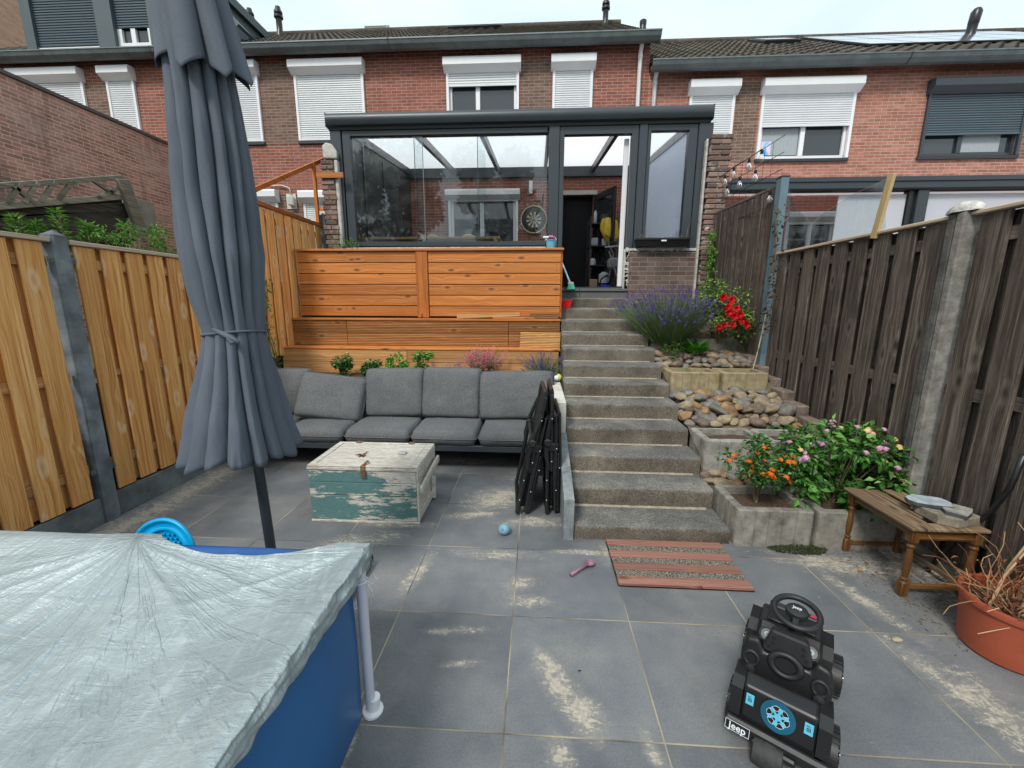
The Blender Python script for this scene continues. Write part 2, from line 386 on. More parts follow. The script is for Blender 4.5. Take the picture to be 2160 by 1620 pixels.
# patio paving
def patio_mat():
    t = T('slate_paving'); p = t.gpos(); x, y, z = t.xyz(p)
    fx = t.math('ABSOLUTE', t.math('SUBTRACT', t.math('FRACT', t.math('DIVIDE', t.math('SUBTRACT', x, GX-30*TILE), TILE)), .5))
    fy = t.math('ABSOLUTE', t.math('SUBTRACT', t.math('FRACT', t.math('DIVIDE', t.math('SUBTRACT', y, GY-30*TILE), TILE)), .5))
    e = t.math('MAXIMUM', fx, fy)
    jn = t.noise(p, 18, 3); jw = t.math('ADD', .4938, t.math('MULTIPLY', jn, .004))
    joint = t.step(e, .4935, .4965)
    cx = t.math('FLOOR', t.math('DIVIDE', t.math('SUBTRACT', x, GX-30*TILE), TILE)); cy = t.math('FLOOR', t.math('DIVIDE', t.math('SUBTRACT', y, GY-30*TILE), TILE))
    tv = t.n('ShaderNodeTexWhiteNoise', {'Vector': t.vec(cx, cy, 0)}, noise_dimensions='3D').outputs['Value']
    n1 = t.noise(t.vec(t.math('ADD', x, t.math('MULTIPLY', tv, 9)), y, tv), 2.6, 6, .6)
    base = t.ramp(n1, [(.25, (.1, .109, .12)), (.5, (.14, .149, .16)), (.78, (.2, .202, .202))])
    k = t.math('ADD', .9, t.math('MULTIPLY', tv, .2)); base = t.mix(1, base, t.vec(k, k, k), 'MULTIPLY')
    fine = t.noise(p, 130, 2); base = t.mix(.35, base, t.mix(1, base, t.ramp(fine, [(.35, (.7, .7, .7)), (.65, (1.3, 1.3, 1.3))]), 'MULTIPLY'))
    # warm dust towards the fence and under the sofa, where feet carry the sand
    dust = t.step(t.noise(p, 1.7, 7, .72), .47, .75)
    sandc = t.ramp(t.noise(p, 60, 3), [(.3, (.34, .3, .235)), (.7, (.56, .51, .42))])
    base = t.mix(t.math('MULTIPLY', dust, .22), base, sandc)
    # spilled sand: ragged patches
    def spot(cx, cy, rx, ry, ang):
        dx = t.math('SUBTRACT', x, cx); dy = t.math('SUBTRACT', y, cy); c, s_ = math.cos(ang), math.sin(ang)
        a = t.math('DIVIDE', t.math('ADD', t.math('MULTIPLY', dx, c), t.math('MULTIPLY', dy, s_)), rx)
        b = t.math('DIVIDE', t.math('SUBTRACT', t.math('MULTIPLY', dy, c), t.math('MULTIPLY', dx, s_)), ry)
        return t.math('SUBTRACT', 1, t.math('SQRT', t.math('ADD', t.math('MULTIPLY', a, a), t.math('MULTIPLY', b, b))))
    spots = []
    for (u, v), rx, ry, an in (((1180, 1450), .05, .15, .55), ((1225, 1500), .06, .11, .6), ((1160, 1400), .03, .1, .7), ((760, 1140), .3, .09, .35), ((830, 1105), .26, .05, 0), ((1120, 1268), .11, .045, 0), ((1100, 1232), .1, .06, .5),
                               ((1050, 1170), .25, .05, 0), ((1290, 1165), .12, .08, 1.2), ((1262, 1128), .12, .04, 0), ((1130, 1100), .25, .07, .1), ((1050, 1050), .3, .2, .6), ((1150, 1010), .3, .2, 0), ((960, 970), .6, .12, 0), ((700, 975), .5, .08, 0), ((470, 995), .2, .06, .1),
                               ((1000, 1085), .22, .05, .2), ((1820, 1265), .05, .3, .25), ((950, 1330), .14, .025, .1), ((880, 1210), .05, .18, -.2), ((1760, 1190), .35, .1, -.2), ((2100, 1500), .12, .25, .2), ((2010, 1450), .06, .3, .25), ((1180, 1590), .05, .08, .3), ((1380, 1590), .03, .08, .3), ((970, 1400), .08, .02, .2), ((740, 1560), .02, .25, .0), ((1240, 1165), .22, .03, 0)):
        q = Zp(u, v, 0); s0 = spot(q.x, q.y, rx*1.35, ry*1.35, an); spots.append(t.math('ADD', s0, .2) if len(spots) < 3 else s0)
    m = spots[0]
    for s_ in spots[1:]: m = t.math('MAXIMUM', m, s_)
    # along the left fence
    fl = t.math('SUBTRACT', 1, t.math('DIVIDE', t.math('ABSOLUTE', t.math('SUBTRACT', x, -2.98)), .2)); m = t.math('MAXIMUM', m, fl)
    fr = t.math('SUBTRACT', 1, t.math('DIVIDE', t.math('ABSOLUTE', t.math('SUBTRACT', x, 2.5)), .2)); m = t.math('MAXIMUM', m, fr)
    # wispy residue curls across the tiles
    wv = t.noise(t.n('ShaderNodeMapping', {'Vector': p, 'Rotation': (0, 0, .5), 'Scale': (1, 2.6, 1)}).outputs[0], 8, 9, .8, 1.0)
    wv2 = t.noise(t.n('ShaderNodeMapping', {'Vector': p, 'Rotation': (0, 0, -.5), 'Scale': (1.6, 1, 1)}).outputs[0], 30, 6, .8, .4)
    m2 = t.math('ADD', t.math('MULTIPLY', m, .29), t.math('ADD', t.math('MULTIPLY', t.math('SUBTRACT', wv, .5), 1.25), t.math('MULTIPLY', t.math('SUBTRACT', wv2, .5), .75)))
    sand = t.math('MULTIPLY', t.step(m2, .15, .23), .85)
    halo = t.math('MULTIPLY', t.step(t.math('ADD', t.math('MULTIPLY', m, .5), t.math('SUBTRACT', wv, .55)), -.05, .3), .3); sand = t.math('MAXIMUM', sand, halo)
    speck = t.math('MULTIPLY', t.step(t.noise(t.n('ShaderNodeMapping', {'Vector': p, 'Rotation': (0, 0, .3), 'Scale': (1, 1.6, 1)}).outputs[0], 13, 9, .8, 1.2), .63, .71), .65)
    sand = t.math('MAXIMUM', sand, speck)
    col = t.mix(sand, base, sandc)
    jc = t.mix(t.step(t.noise(p, 2.3, 3), .35, .6), (.06, .055, .05, 1), (.4, .34, .23, 1))
    col = t.mix(joint, col, jc)
    h = t.math('ADD', t.math('MULTIPLY', fine, .15), t.math('SUBTRACT', t.math('MULTIPLY', sand, .6), t.math('MULTIPLY', joint, .9)))
    rough = t.math('ADD', .5, t.math('MULTIPLY', t.math('MAXIMUM', sand, n1), .4))
    return t.done(col, rough, 0, t.bump(h, .5, .003), .4)
g = MB(); g.box((-3.16, -1.5, -.06), (2.62, 4.6, 0)); struct('patio_paving', g, patio_mat())

M_SOIL = plain('bark_soil', (.075, .045, .028), .95, 0, .55, 60, 1.0, bscale=120)
M_SOILG = plain('dry_soil', (.13, .1, .07), .95, 0, .35, 9, 1.0, bscale=80)
# raised neighbouring land and the upper terrace
g = MB(); g.box((-12, 1.5, -.1), (-3.32, 12, 1.0)); struct('neighbour_soil', g, plain('neighbour_earth', (.09, .08, .045), .95, 0, .35, 4, .8))
g = MB(); g.box((2.66, 4.75, -.1), (14, 12, 1.55)); struct('terrain', g, plain('neighbour_terrain', (.16, .14, .11), .95, 0, .3, 4, .5))
g = MB(); g.box((-3.16, 5.45, -.05), (.27, 6.08, 1.8)); g.box((-3.16, 5.3, -.05), (.27, 5.45, 1.3)); struct('terrace', g, M_SOILG)
M_IND = plain('indoor_tiles', (.1, .1, .105), .35, 0, .1, 4)
g = MB(); g.box((-2.95, 6.22, 1.5), (2.3, 9.85, 1.845)); struct('conservatory_floor', g, M_IND)

# sloping bed right of the steps
BEDPROF = [(2.6, .12), (2.98, .2), (3.22, .26), (3.3, .4), (3.6, .52), (4.15, .68), (4.2, .8), (4.5, .9), (4.95, 1.02), (5.0, 1.1), (5.5, 1.3), (6.0, 1.55), (6.14, 1.6)]
def bedz(y):
    for (a, b), (c, d) in zip(BEDPROF, BEDPROF[1:]):
        if y <= c: return b+(d-b)*max(0, (y-a))/(c-a)
    return BEDPROF[-1][1]
g = MB()
g.grid(24, 70, lambda u, v: (1.36+u*1.12, 2.64+v*3.5, bedz(2.64+v*3.5)+.03*(noise.noise(Vector((u*6, v*20, 0))))))
struct('planting_bed', g, M_SOILG, smooth=True)
g = MB(); g.add([(1.36, 2.64, -.05), (1.36, 6.14, -.05), (1.36, 6.14, 1.55), (1.36, 4.15, .6), (1.36, 2.64, .1)], [(0, 1, 2, 3, 4)])

# flower bed behind the sofa
g = MB(); g.box((-3.16, 4.52, 0), (.28, 5.02, .74)); struct('flower_bed', g, M_SOIL)

# ================================================================ STAIRS
def step_mat():
    t = T('step_concrete'); p = t.gpos(); x, y, z = t.xyz(p)
    n1 = t.noise(p, 3.2, 7, .65); n2 = t.noise(p, 90, 3)
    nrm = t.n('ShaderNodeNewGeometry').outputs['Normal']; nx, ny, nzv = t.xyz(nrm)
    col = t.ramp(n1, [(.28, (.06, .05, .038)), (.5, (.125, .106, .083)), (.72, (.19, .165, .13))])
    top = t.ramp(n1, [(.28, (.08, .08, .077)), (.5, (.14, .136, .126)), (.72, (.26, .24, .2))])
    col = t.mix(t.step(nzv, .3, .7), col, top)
    col = t.mix(.6, col, t.mix(1, col, t.ramp(n2, [(.35, (.45, .45, .45)), (.6, (1.3, 1.3, 1.3)), (.75, (1.8, 1.8, 1.7))]), 'MULTIPLY'))
    wsp = t.step(t.n('ShaderNodeTexVoronoi', {'Vector': p, 'Scale': 42.0}).outputs['Distance'], .12, .06)
    gate = t.step(t.noise(p, 9, 2), .5, .56)
    col = t.mix(t.math('MULTIPLY', t.math('MULTIPLY', wsp, gate), .75), col, (.5, .47, .4, 1))
    return t.done(col, .88, 0, t.bump(t.math('ADD', n2, n1), .5, .005), .25)
M_STEP = step_mat()
M_SANDJ = plain('sand_joint', (.33, .285, .21), .95, 0, .3, 40, .5)
STEPZ = [.105, .252, .392, .54, .685, .825, .965, 1.112, 1.255, 1.4, 1.54, 1.68]
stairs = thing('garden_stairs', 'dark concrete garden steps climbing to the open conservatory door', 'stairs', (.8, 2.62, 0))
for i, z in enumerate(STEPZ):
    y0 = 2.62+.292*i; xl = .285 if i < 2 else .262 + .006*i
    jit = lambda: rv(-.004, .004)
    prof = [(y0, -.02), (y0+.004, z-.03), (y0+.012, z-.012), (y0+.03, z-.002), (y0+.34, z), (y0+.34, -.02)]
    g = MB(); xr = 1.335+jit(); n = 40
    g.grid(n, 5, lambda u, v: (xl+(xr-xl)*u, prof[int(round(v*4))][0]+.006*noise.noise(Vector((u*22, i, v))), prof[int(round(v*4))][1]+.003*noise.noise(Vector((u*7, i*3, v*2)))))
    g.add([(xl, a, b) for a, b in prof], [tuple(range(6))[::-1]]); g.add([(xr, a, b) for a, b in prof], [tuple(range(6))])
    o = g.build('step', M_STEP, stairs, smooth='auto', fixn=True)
    # sand washed into the back corner of the tread
    g = MB(); yb = y0+.292
    g.prism([(yb-.014-.006, z+.0005), (yb, z+.0005), (yb+.004, z+.008)], lambda a, b, t_: (t_, a, b), xl+.02, xr-.05); g.build('sand_line', M_SANDJ, o, fixn=True)
lt = MB()
yl = 2.62+.292*12
lt.box((.33, yl-.01, 1.5), (.62, yl+.05, 1.775), ch=.003); lt.box((.626, yl-.01, 1.5), (1.30, yl+.05, 1.775), ch=.003)
lt.box((.33, yl-.03, 1.78), (.62, 6.21, 1.818), ch=.004); lt.box((.626, yl-.03, 1.78), (1.30, 6.21, 1.818), ch=.004)
lt.build('landing_tile', plain('landing_grey', (.115, .115, .11), .7, 0, .15, 8, .2), stairs)

# wall beside the steps
wl = thing('retaining_wall', 'pale rendered low wall between sofa and steps', 'wall', (.23, 3.5, 0))
g = MB(); g.box((.15, 3.46, 0), (.272, 5.0, .775), ch=.008); g.build('rendered_block', plain('pale_render', (.62, .6, .55), .85, 0, .12, 9, .4, dirt='#b8ab96'), wl)
g = MB(); g.box((-3.16, 4.42, 0), (.148, 4.52, .73), ch=.006); g.build('rear_wall', M_CONC, wl)
g = MB(); g.add([(.208, 2.6, 0), (.278, 2.6, 0), (.278, 3.455, 0), (.208, 3.455, 0), (.208, 2.6, .3), (.278, 2.6, .3), (.278, 3.455, .5), (.208, 3.455, .5)], [(0, 3, 2, 1), (4, 5, 6, 7), (0, 1, 5, 4), (1, 2, 6, 5), (2, 3, 7, 6), (3, 0, 4, 7)])
tag(g.build('edging_slab', plain('blue_stone', (.19, .21, .22), .6, 0, .4, 14, .6, dirt='#9aa09c')), 'blue grey stone edging slab at the foot of the steps', 'slab')

# ================================================================ WOODS
W_GOLD = wood('golden_pine', 'Z', '#a9662f', '#dc9f5b', '#f4c88a', '#f6e0b8', kdark=False, rough=.6)
W_GOLDY = wood('golden_pine_rail', 'Y', '#8a5a30', '#b5854e', '#c9a070', '#6b4320', rough=.65)
W_CAP = wood('pale_cap', 'Y', '#8d7c68', '#b3a28c', '#cfc0aa', '#7a6651', rough=.8)
W_ORG = wood('orange_stained', 'X', '#94542a', '#bd7539', '#d3935a', '#5b2a10', rough=.5, bump=.2)
W_ORGZ = wood('orange_stained_up', 'Z', '#8e4a1c', '#bd6d2e', '#d08644', '#5b2a10', rough=.5, bump=.2)
W_ORGY = wood('orange_stained_deep', 'Y', '#7e3d16', '#b0602a', '#c87b3f', '#5b2a10', rough=.5, bump=.2)
W_DECK = wood('ribbed_deck', 'X', '#7d4a22', '#a9713e', '#c9975f', '#53300f', rough=.6, bump=.8, ridges=2*PI/.021)
W_FASC = wood('pale_fascia', 'X', '#94653a', '#b98755', '#d0a473', '#7a5129', rough=.65)
W_GREY = wood('weathered_board', 'Z', '#221c18', '#483f38', '#80766c', '#1a120d', rough=.85, wear='#6a6159', bump=.7)
W_GREYY = wood('weathered_rail', 'Y', '#3a332d', '#635a52', '#8a8279', '#231a14', rough=.85, bump=.6)
W_OLD = wood('driftwood', 'Y', '#4b463e', '#7a7466', '#9c9686', '#2d2822', rough=.9, bump=.7)

# ================================================================ LEFT FENCES
def fence_boards(x, y0, y1, z0, z1, mat, parent, n, sgn=1, wfront=.14, name='panel', zf=None, mat_rail=None, skew=0, xend=None):
    """boards alternately in front of and behind the rails; sgn=+1 : garden on the +X side"""
    g = MB(); pit = (y1-y0)/n; xe = x if xend is None else xend
    for k in range(n):
        yc = y0+pit*(k+.5); xx = x+(xe-x)*(yc-y0)/(y1-y0)
        zb = z0 if zf is None else zf(yc)
        for sd_, off in ((1, .0), (-1, pit/2)):
            if sd_ < 0 and k == n-1: continue
            c = yc+off; wv = wfront if sd_ > 0 else pit*.7; tw = rv(-.004, .004)
            zt = z1-rv(0, .006)
            xa = xx+sgn*(.012 if sd_ > 0 else -.028); xb = xx+sgn*(.03 if sd_ > 0 else -.012)
            g.box((min(xa, xb), c-wv/2, zb+rv(0, .008)), (max(xa, xb), c+wv/2, zt), rv(0, 1), ch=.004)
    o = g.build(name, mat, parent)
    g = MB()
    for zz in (z0+.22, (z0+z1)/2, z1-.12):
        g.bar((x, y0, zz), (xe, y1, zz), .022, .07, rv(0, 1))
    g.split('rail', mat_rail, parent)
    return o
def capstrip(x, y0, y1, z, mat, parent, xe=None, wd=.075, th=.03):
    g = MB(); g.bar((x, y0, z), (x if xe is None else xe, y1, z), wd, th, rv(0, 1), ch=.004); return g.build('top_rail', mat, parent)

M_POST = plain('dark_concrete_post', (.15, .175, .19), .7, 0, .5, 5, .5, dirt='#3c4448')
M_KICK = plain('blue_concrete_board', (.11, .125, .13), .8, 0, .45, 6, .4, dirt='#7e837f')
lf = thing('timber_fence', 'golden larch board fence with concrete post left of the parasol', 'fence', (-3.2, 2.7, 0))
fence_boards(-3.2, 2.74, 4.56, .2, 1.985, W_GOLD, lf, 10, mat_rail=W_GOLDY)
fence_boards(-3.2, .78, 2.6, .2, 1.985, W_GOLD, lf, 10, mat_rail=W_GOLDY)
capstrip(-3.19, 2.73, 4.56, 2.0, W_CAP, lf); capstrip(-3.19, .78, 2.62, 2.0, W_CAP, lf)
def concrete_post(x, y, h, parent, mat, wd=.1, cap=True, tilt=0):
    g = MB(); prof = [(-.5, -.5), (.5, -.5), (.5, .5), (-.5, .5)]; c = .012
    def ring(z, s_): return [(x-s_/2+c, y-s_/2, z), (x+s_/2-c, y-s_/2, z), (x+s_/2, y-s_/2+c, z), (x+s_/2, y+s_/2-c, z), (x+s_/2-c, y+s_/2, z), (x-s_/2+c, y+s_/2, z), (x-s_/2, y+s_/2-c, z), (x-s_/2, y-s_/2+c, z)]
    vs = ring(-.02, wd)+ring(h-.035, wd); fs = [(i, (i+1) % 8, 8+(i+1) % 8, 8+i) for i in range(8)]
    vs.append((x, y, h)); fs += [(8+i, 8+(i+1) % 8, 16) for i in range(8)]
    g.add(vs, fs); return g.build('post', mat, parent)
concrete_post(-3.19, 2.67, 2.07, lf, M_POST); concrete_post(-3.19, 4.62, 2.07, lf, M_POST)
g = MB(); g.box((-3.2, .78, -.02), (-3.17, 2.62, .19), ch=.003); g.box((-3.2, 2.72, -.02), (-3.17, 4.57, .19), ch=.003); g.build('kickboard', M_KICK, lf)
g = MB()
for z in (.38, 1.86):
    for s_ in (-1, 1): g.box((-3.165, 2.67+s_*.05, z), (-3.158, 2.67+s_*.085, z+.035)); g.tube([(-3.16, 2.67+s_*.07, z+.017), (-3.148, 2.67+s_*.07, z+.017)], .006, 6)
g.split('bracket', M_ZINC, lf)

lu = thing('timber_fence', 'upper golden board fence beside the orange timber deck', 'fence', (-3.2, 4.75, .9))
fence_boards(-3.2, 4.72, 6.2, .95, 2.69, W_GOLD, lu, 8, mat_rail=W_ORGY)
g = MB(); g.bar((-3.18, 4.68, 2.715), (-3.18, 6.2, 2.715), .05, .045, .3); g.build('top_rail', W_ORGY, lu)
hr = thing('handrail', 'thin orange timber handrail rising to the brick pillar', 'handrail', (-3.2, 4.87, 2.73))
a = Xp(545, 403, -3.2); b = Xp(681, 337, -3.2)
g = MB(); g.bar(a+Vector((0, -.3, -.12)), b, .035, .05, .2); g.build('rail', W_ORGY, hr)
c = Xp(661, 345, -3.19)
g = MB(); g.box((c.x-.02, c.y-.02, 2.735), (c.x+.02, c.y+.02, c.z), .6); g.build('upright', W_ORGZ, hr)
g = MB(); g.bar((-3.19, 6.2, 2.95), (-3.0, 6.12, 2.9), .035, .04, .4); g.build('brace', W_ORG, hr)
concrete_post(-3.16, 6.26, 2.9, lu, M_POST)
# ================================================================ DECK STEPS
dk = thing('timber_deck', 'orange stained timber terrace wall with two ribbed deck ledges', 'deck', (-1.4, 5.2, .8))
g = MB(); pz = (2.255-1.435)/6
for i in range(6):
    for (x0, x1) in ((-3.12, -1.55), (-1.39, .30)):
        g.box((x0, 5.385, 1.432+pz*i+.0045), (x1, 5.405-rv(0, .003), 1.432+pz*(i+1)-.0045), rv(0, 1), ch=.003)
g.build('plank_wall', W_ORG, dk)
MB().box((-3.11, 5.407, 1.43), (.295, 5.412, 2.25)).build('backing', plain('gap_shade', (.02, .01, .005), .9), dk)  # dark sheet behind the planks, puts the shade of their gaps into colour
g = MB()
for i in range(6):
    for x in (-3.06, -1.6, -1.34, .25):
        for dz in (.035, .1): g.lathe([(.005, 0), (.004, .002), (.0005, .002)], (x, 5.3845, 1.432+pz*i+dz), 8, M=Matrix.Rotation(PI/2, 4, 'X'))
g.build('screws', plain('screw_steel', (.12, .1, .08), .5, .6), dk)
g = MB(); g.box((-1.545, 5.365, 1.42), (-1.395, 5.41, 2.255), .3, ch=.003); g.build('upright', W_ORGZ, dk)
g = MB(); g.box((.302, 5.39, 1.42), (.325, 6.1, 2.25), .8, ch=.003); g.build('side_board', W_ORGY, dk)
g = MB(); g.box((-3.14, 5.35, 2.257), (.335, 5.47, 2.285), .15, ch=.004); g.build('cap_board', W_ORG, dk)
g = MB(); g.box((-3.2, 5.22, 1.385), (.31, 5.384, 1.412), .2, ch=.004); g.box((-3.2, 4.99, 1.035), (.30, 5.245, 1.06), .7, ch=.004); g.build('ledge', W_ORG, dk)
g = MB()
for i, (za, zb) in enumerate(((1.062, 1.222), (1.226, 1.384))):
    for (x0, x1) in ((-3.2, -2.45), (-2.445, -.35), (-.345, .3)): g.box((x0, 5.235, za), (x1, 5.26, zb), rv(0, 1), ch=.002)
g.build('ribbed_riser', W_DECK, dk)
g = MB()
for (x0, x1) in ((-3.2, -1.6), (-1.596, .28)):
    g.box((x0, 5.0, .88), (x1, 5.03, 1.034), rv(0, 1), ch=.003); g.box((x0, 5.002, .72), (x1, 5.032, .876), rv(0, 1), ch=.003)
g.build('fascia', W_FASC, dk)
g = MB(); g.bar((-.15, 5.12, 1.13), (.31, 5.16, 1.15), .03, .145, .4, up=(0, -.25, 1), ch=.002)
M = Matrix.Translation((-.2, 5.1, 1.062)) @ Matrix.Rotation(-.12, 4, 'Z') @ Matrix.Rotation(-.35, 4, 'X')
o = MB().box((0, 0, 0), (.5, .028, .2), .4, M, .002).build('deck_offcut', wood('offcut_ribbed', 'X', '#8a5a2c', '#b98649', '#d9a868', '#5c3513', rough=.65, bump=.8, ridges=2*PI/.02))
tag(o, 'ribbed deck board offcut propped on the lower ledge near the steps', 'timber')
for (a, b, hgt, rz_, lb, m) in (((965, 671), (1097, 662), .05, 0, 'pale raw plank offcut lying on the upper deck ledge', W_FASC), ((1040, 674), (1128, 672), .022, 0, 'thin flat batten lying on the upper deck ledge', W_ORG), ((1118, 668), (1178, 670), .07, 0, 'broken weathered board end stacked at right of the upper ledge', W_DECK)):
    p0 = Yp(*a, 5.29); p1 = Yp(*b, 5.29); p0.z = 1.414+hgt/2; p1.z = max(1.414+hgt/2, p0.z)
    if 'pale raw' in lb: p1.z += .03
    tag(MB().bar(p0, p1, .09, hgt, rv(0, 1), ch=.002).build('timber_offcut', m), lb, 'timber')
# ================================================================ RIGHT FENCES
rf = thing('weathered_fence', 'tall grey weathered board fence with concrete post on the right', 'fence', (2.5, 2.7, 0))
fence_boards(2.5, 2.74, 4.56, .1, 2.1, W_GREY, rf, 9, sgn=-1, wfront=.15, mat_rail=W_GREYY)
fence_boards(2.5, .78, 2.6, .1, 2.1, W_GREY, rf, 9, sgn=-1, wfront=.152, mat_rail=W_GREYY)
capstrip(2.49, 2.73, 4.6, 2.115, W_CAP, rf, wd=.08, th=.022); capstrip(2.49, .78, 2.62, 2.115, W_CAP, rf, wd=.08, th=.022)
g = MB()
for sx in (0, 1):
    g.box((2.42+.0, 2.668-sx*.052, -.02), (2.53, 2.72-sx*.052, 2.13), ch=.008, m=sx)
g.build('post', [plain('dark_half_post', (.09, .09, .08), .9, 0, .5, 9, .9, dirt='#57564d'), plain('pale_concrete_post', (.22, .21, .185), .9, 0, .4, 14, .9, dirt='#5d5a52')], rf)  # far half of the post darker than the near half
g = MB(); g.box((2.49, .78, -.02), (2.52, 4.56, .1)); g.build('kickboard', M_CONC, rf)
cs = MB()
for i in range(40):
    pass
cs.grid(16, 9, lambda u, v: (2.47+(.062+.012*math.sin(9*u*PI))*math.sin(v*PI*.5+.02)*math.cos(2*PI*u), 2.67+.1*math.sin(v*PI*.5+.02)*math.sin(2*PI*u), 2.13+.06*math.cos(v*PI*.5)), wrapu=True)
tag(cs.build('cap_stone', plain('pale_cap_stone', (.5, .49, .45), .9, 0, .4, 25, 1.0, dirt='#77766e'), smooth=True), 'rounded pale lichen covered stone on the fence post', 'stone')
# upper fence
ru = thing('weathered_fence', 'upper dark weathered fence below the string lights', 'fence', (2.45, 5.4, .9))
fence_boards(2.5, 4.72, 6.4, 1.0, 2.79, W_GREY, ru, 12, sgn=-1, wfront=.12, mat_rail=W_GREYY, xend=2.4)
capstrip(2.5, 4.7, 6.4, 2.81, W_GREYY, ru, xe=2.4, wd=.05, th=.03)
bp = thing('steel_post', 'blue grey steel post between lower and upper right fences', 'post', (2.47, 4.65, .8))
M_BPOST = plain('blue_steel', (.14, .21, .25), .5, .2, .15, 6)
g = MB(); g.box((2.445, 4.6, .8), (2.52, 4.61, 2.86)); g.box((2.445, 4.612, .8), (2.455, 4.69, 2.86)); g.box((2.51, 4.612, .8), (2.52, 4.69, 2.86)); g.build('post_profile', M_BPOST, bp)
g = MB(); g.box((2.44, 4.595, 2.862), (2.525, 4.695, 2.875)); g.build('cap', M_GREY, bp)
# stepped kerb blocks at the fence foot
M_RBLK = plain('brown_kerb_block', (.2, .155, .125), .9, 0, .35, 20, .9, dirt='#4b4038')
kb = thing('stepped_kerb', 'stepped brown concrete kerb blocks along the right fence foot', 'kerb', (2.43, 4, 0))
for i in range(8):
    y0 = 3.02+.235*i; z = .45+.083*i+.01
    MB().box((2.36, y0, z-.35), (2.468, y0+.232, z), ch=.01).build('kerb_block', M_RBLK, kb)
# broken clear sheet on top of the fence
M_GLASS = glassmat('clear_glass', (.93, .96, .96), 1.5, .03)
M_PLEX = glassmat('scratched_acrylic', (.88, .92, .92), 1.12, .1)
poly = [Xp(u, v, 2.5) for u, v in ((1663, 398), (1680, 440), (1712, 470), (1740, 448), (1800, 410), (1868, 378), (1868, 482), (1845, 492), (1700, 522), (1655, 528))]
poly = [(p.y, max(p.z, 2.13)) for p in poly]
g = MB(); g.prism(poly, lambda a, b, t_: (t_, a, b), 2.497, 2.502)
tag(g.build('acrylic_sheet', M_PLEX, fixn=True), 'broken clear acrylic windbreak sheet on top of the right fence', 'screen')
a = Xp(1852, 497, 2.485); b = Xp(1885, 368, 2.485)
tag(MB().bar((2.46, a.y, a.z-.02), (2.46, b.y-.02, b.z), .055, .022, .5, up=(1, 0, 0), ch=.002).build('timber_batten', wood('raw_batten', 'Z', '#a98c5c', '#c9b07e', '#dcc79a', '#7d6339')), 'raw pale upright batten fixed to the right fence top', 'timber')
# ================================================================ HOUSES
WY = 9.8
M_PANE = T('window_pane'); M_PANE = M_PANE.done((.03, .035, .04, 1), .04, 0, None, .9)
M_CURT = plain('net_curtain', (.34, .37, .39), .8, 0, .08, 30)
def rect(u0, v0, u1, v1, Y):
    a = Yp(u0, v0, Y); b = Yp(u1, v1, Y); return a.x, b.x, b.z, a.z
def wallgrid(mb, x0, x1, z0, z1, y, holes, dep=.16):
    xs = sorted({x0, x1, *[h for q in holes for h in q[:2]]}); zs = sorted({z0, z1, *[h for q in holes for h in q[2:]]})
    inside = lambda x, z: any(q[0] < x < q[1] and q[2] < z < q[3] for q in holes)
    for a, b in zip(xs, xs[1:]):
        for c, d in zip(zs, zs[1:]):
            if not inside((a+b)/2, (c+d)/2): mb.add([(a, y, c), (b, y, c), (b, y, d), (a, y, d)], [(0, 1, 2, 3)])
    for a, b, c, d in holes:
        mb.add([(a, y, c), (b, y, c), (b, y+dep, c), (a, y+dep, c)], [(0, 1, 2, 3)]); mb.add([(a, y, d), (b, y, d), (b, y+dep, d), (a, y+dep, d)], [(0, 1, 2, 3)])
        mb.add([(a, y, c), (a, y, d), (a, y+dep, d), (a, y+dep, c)], [(0, 1, 2, 3)]); mb.add([(b, y, c), (b, y, d), (b, y+dep, d), (b, y+dep, c)], [(0, 1, 2, 3)])
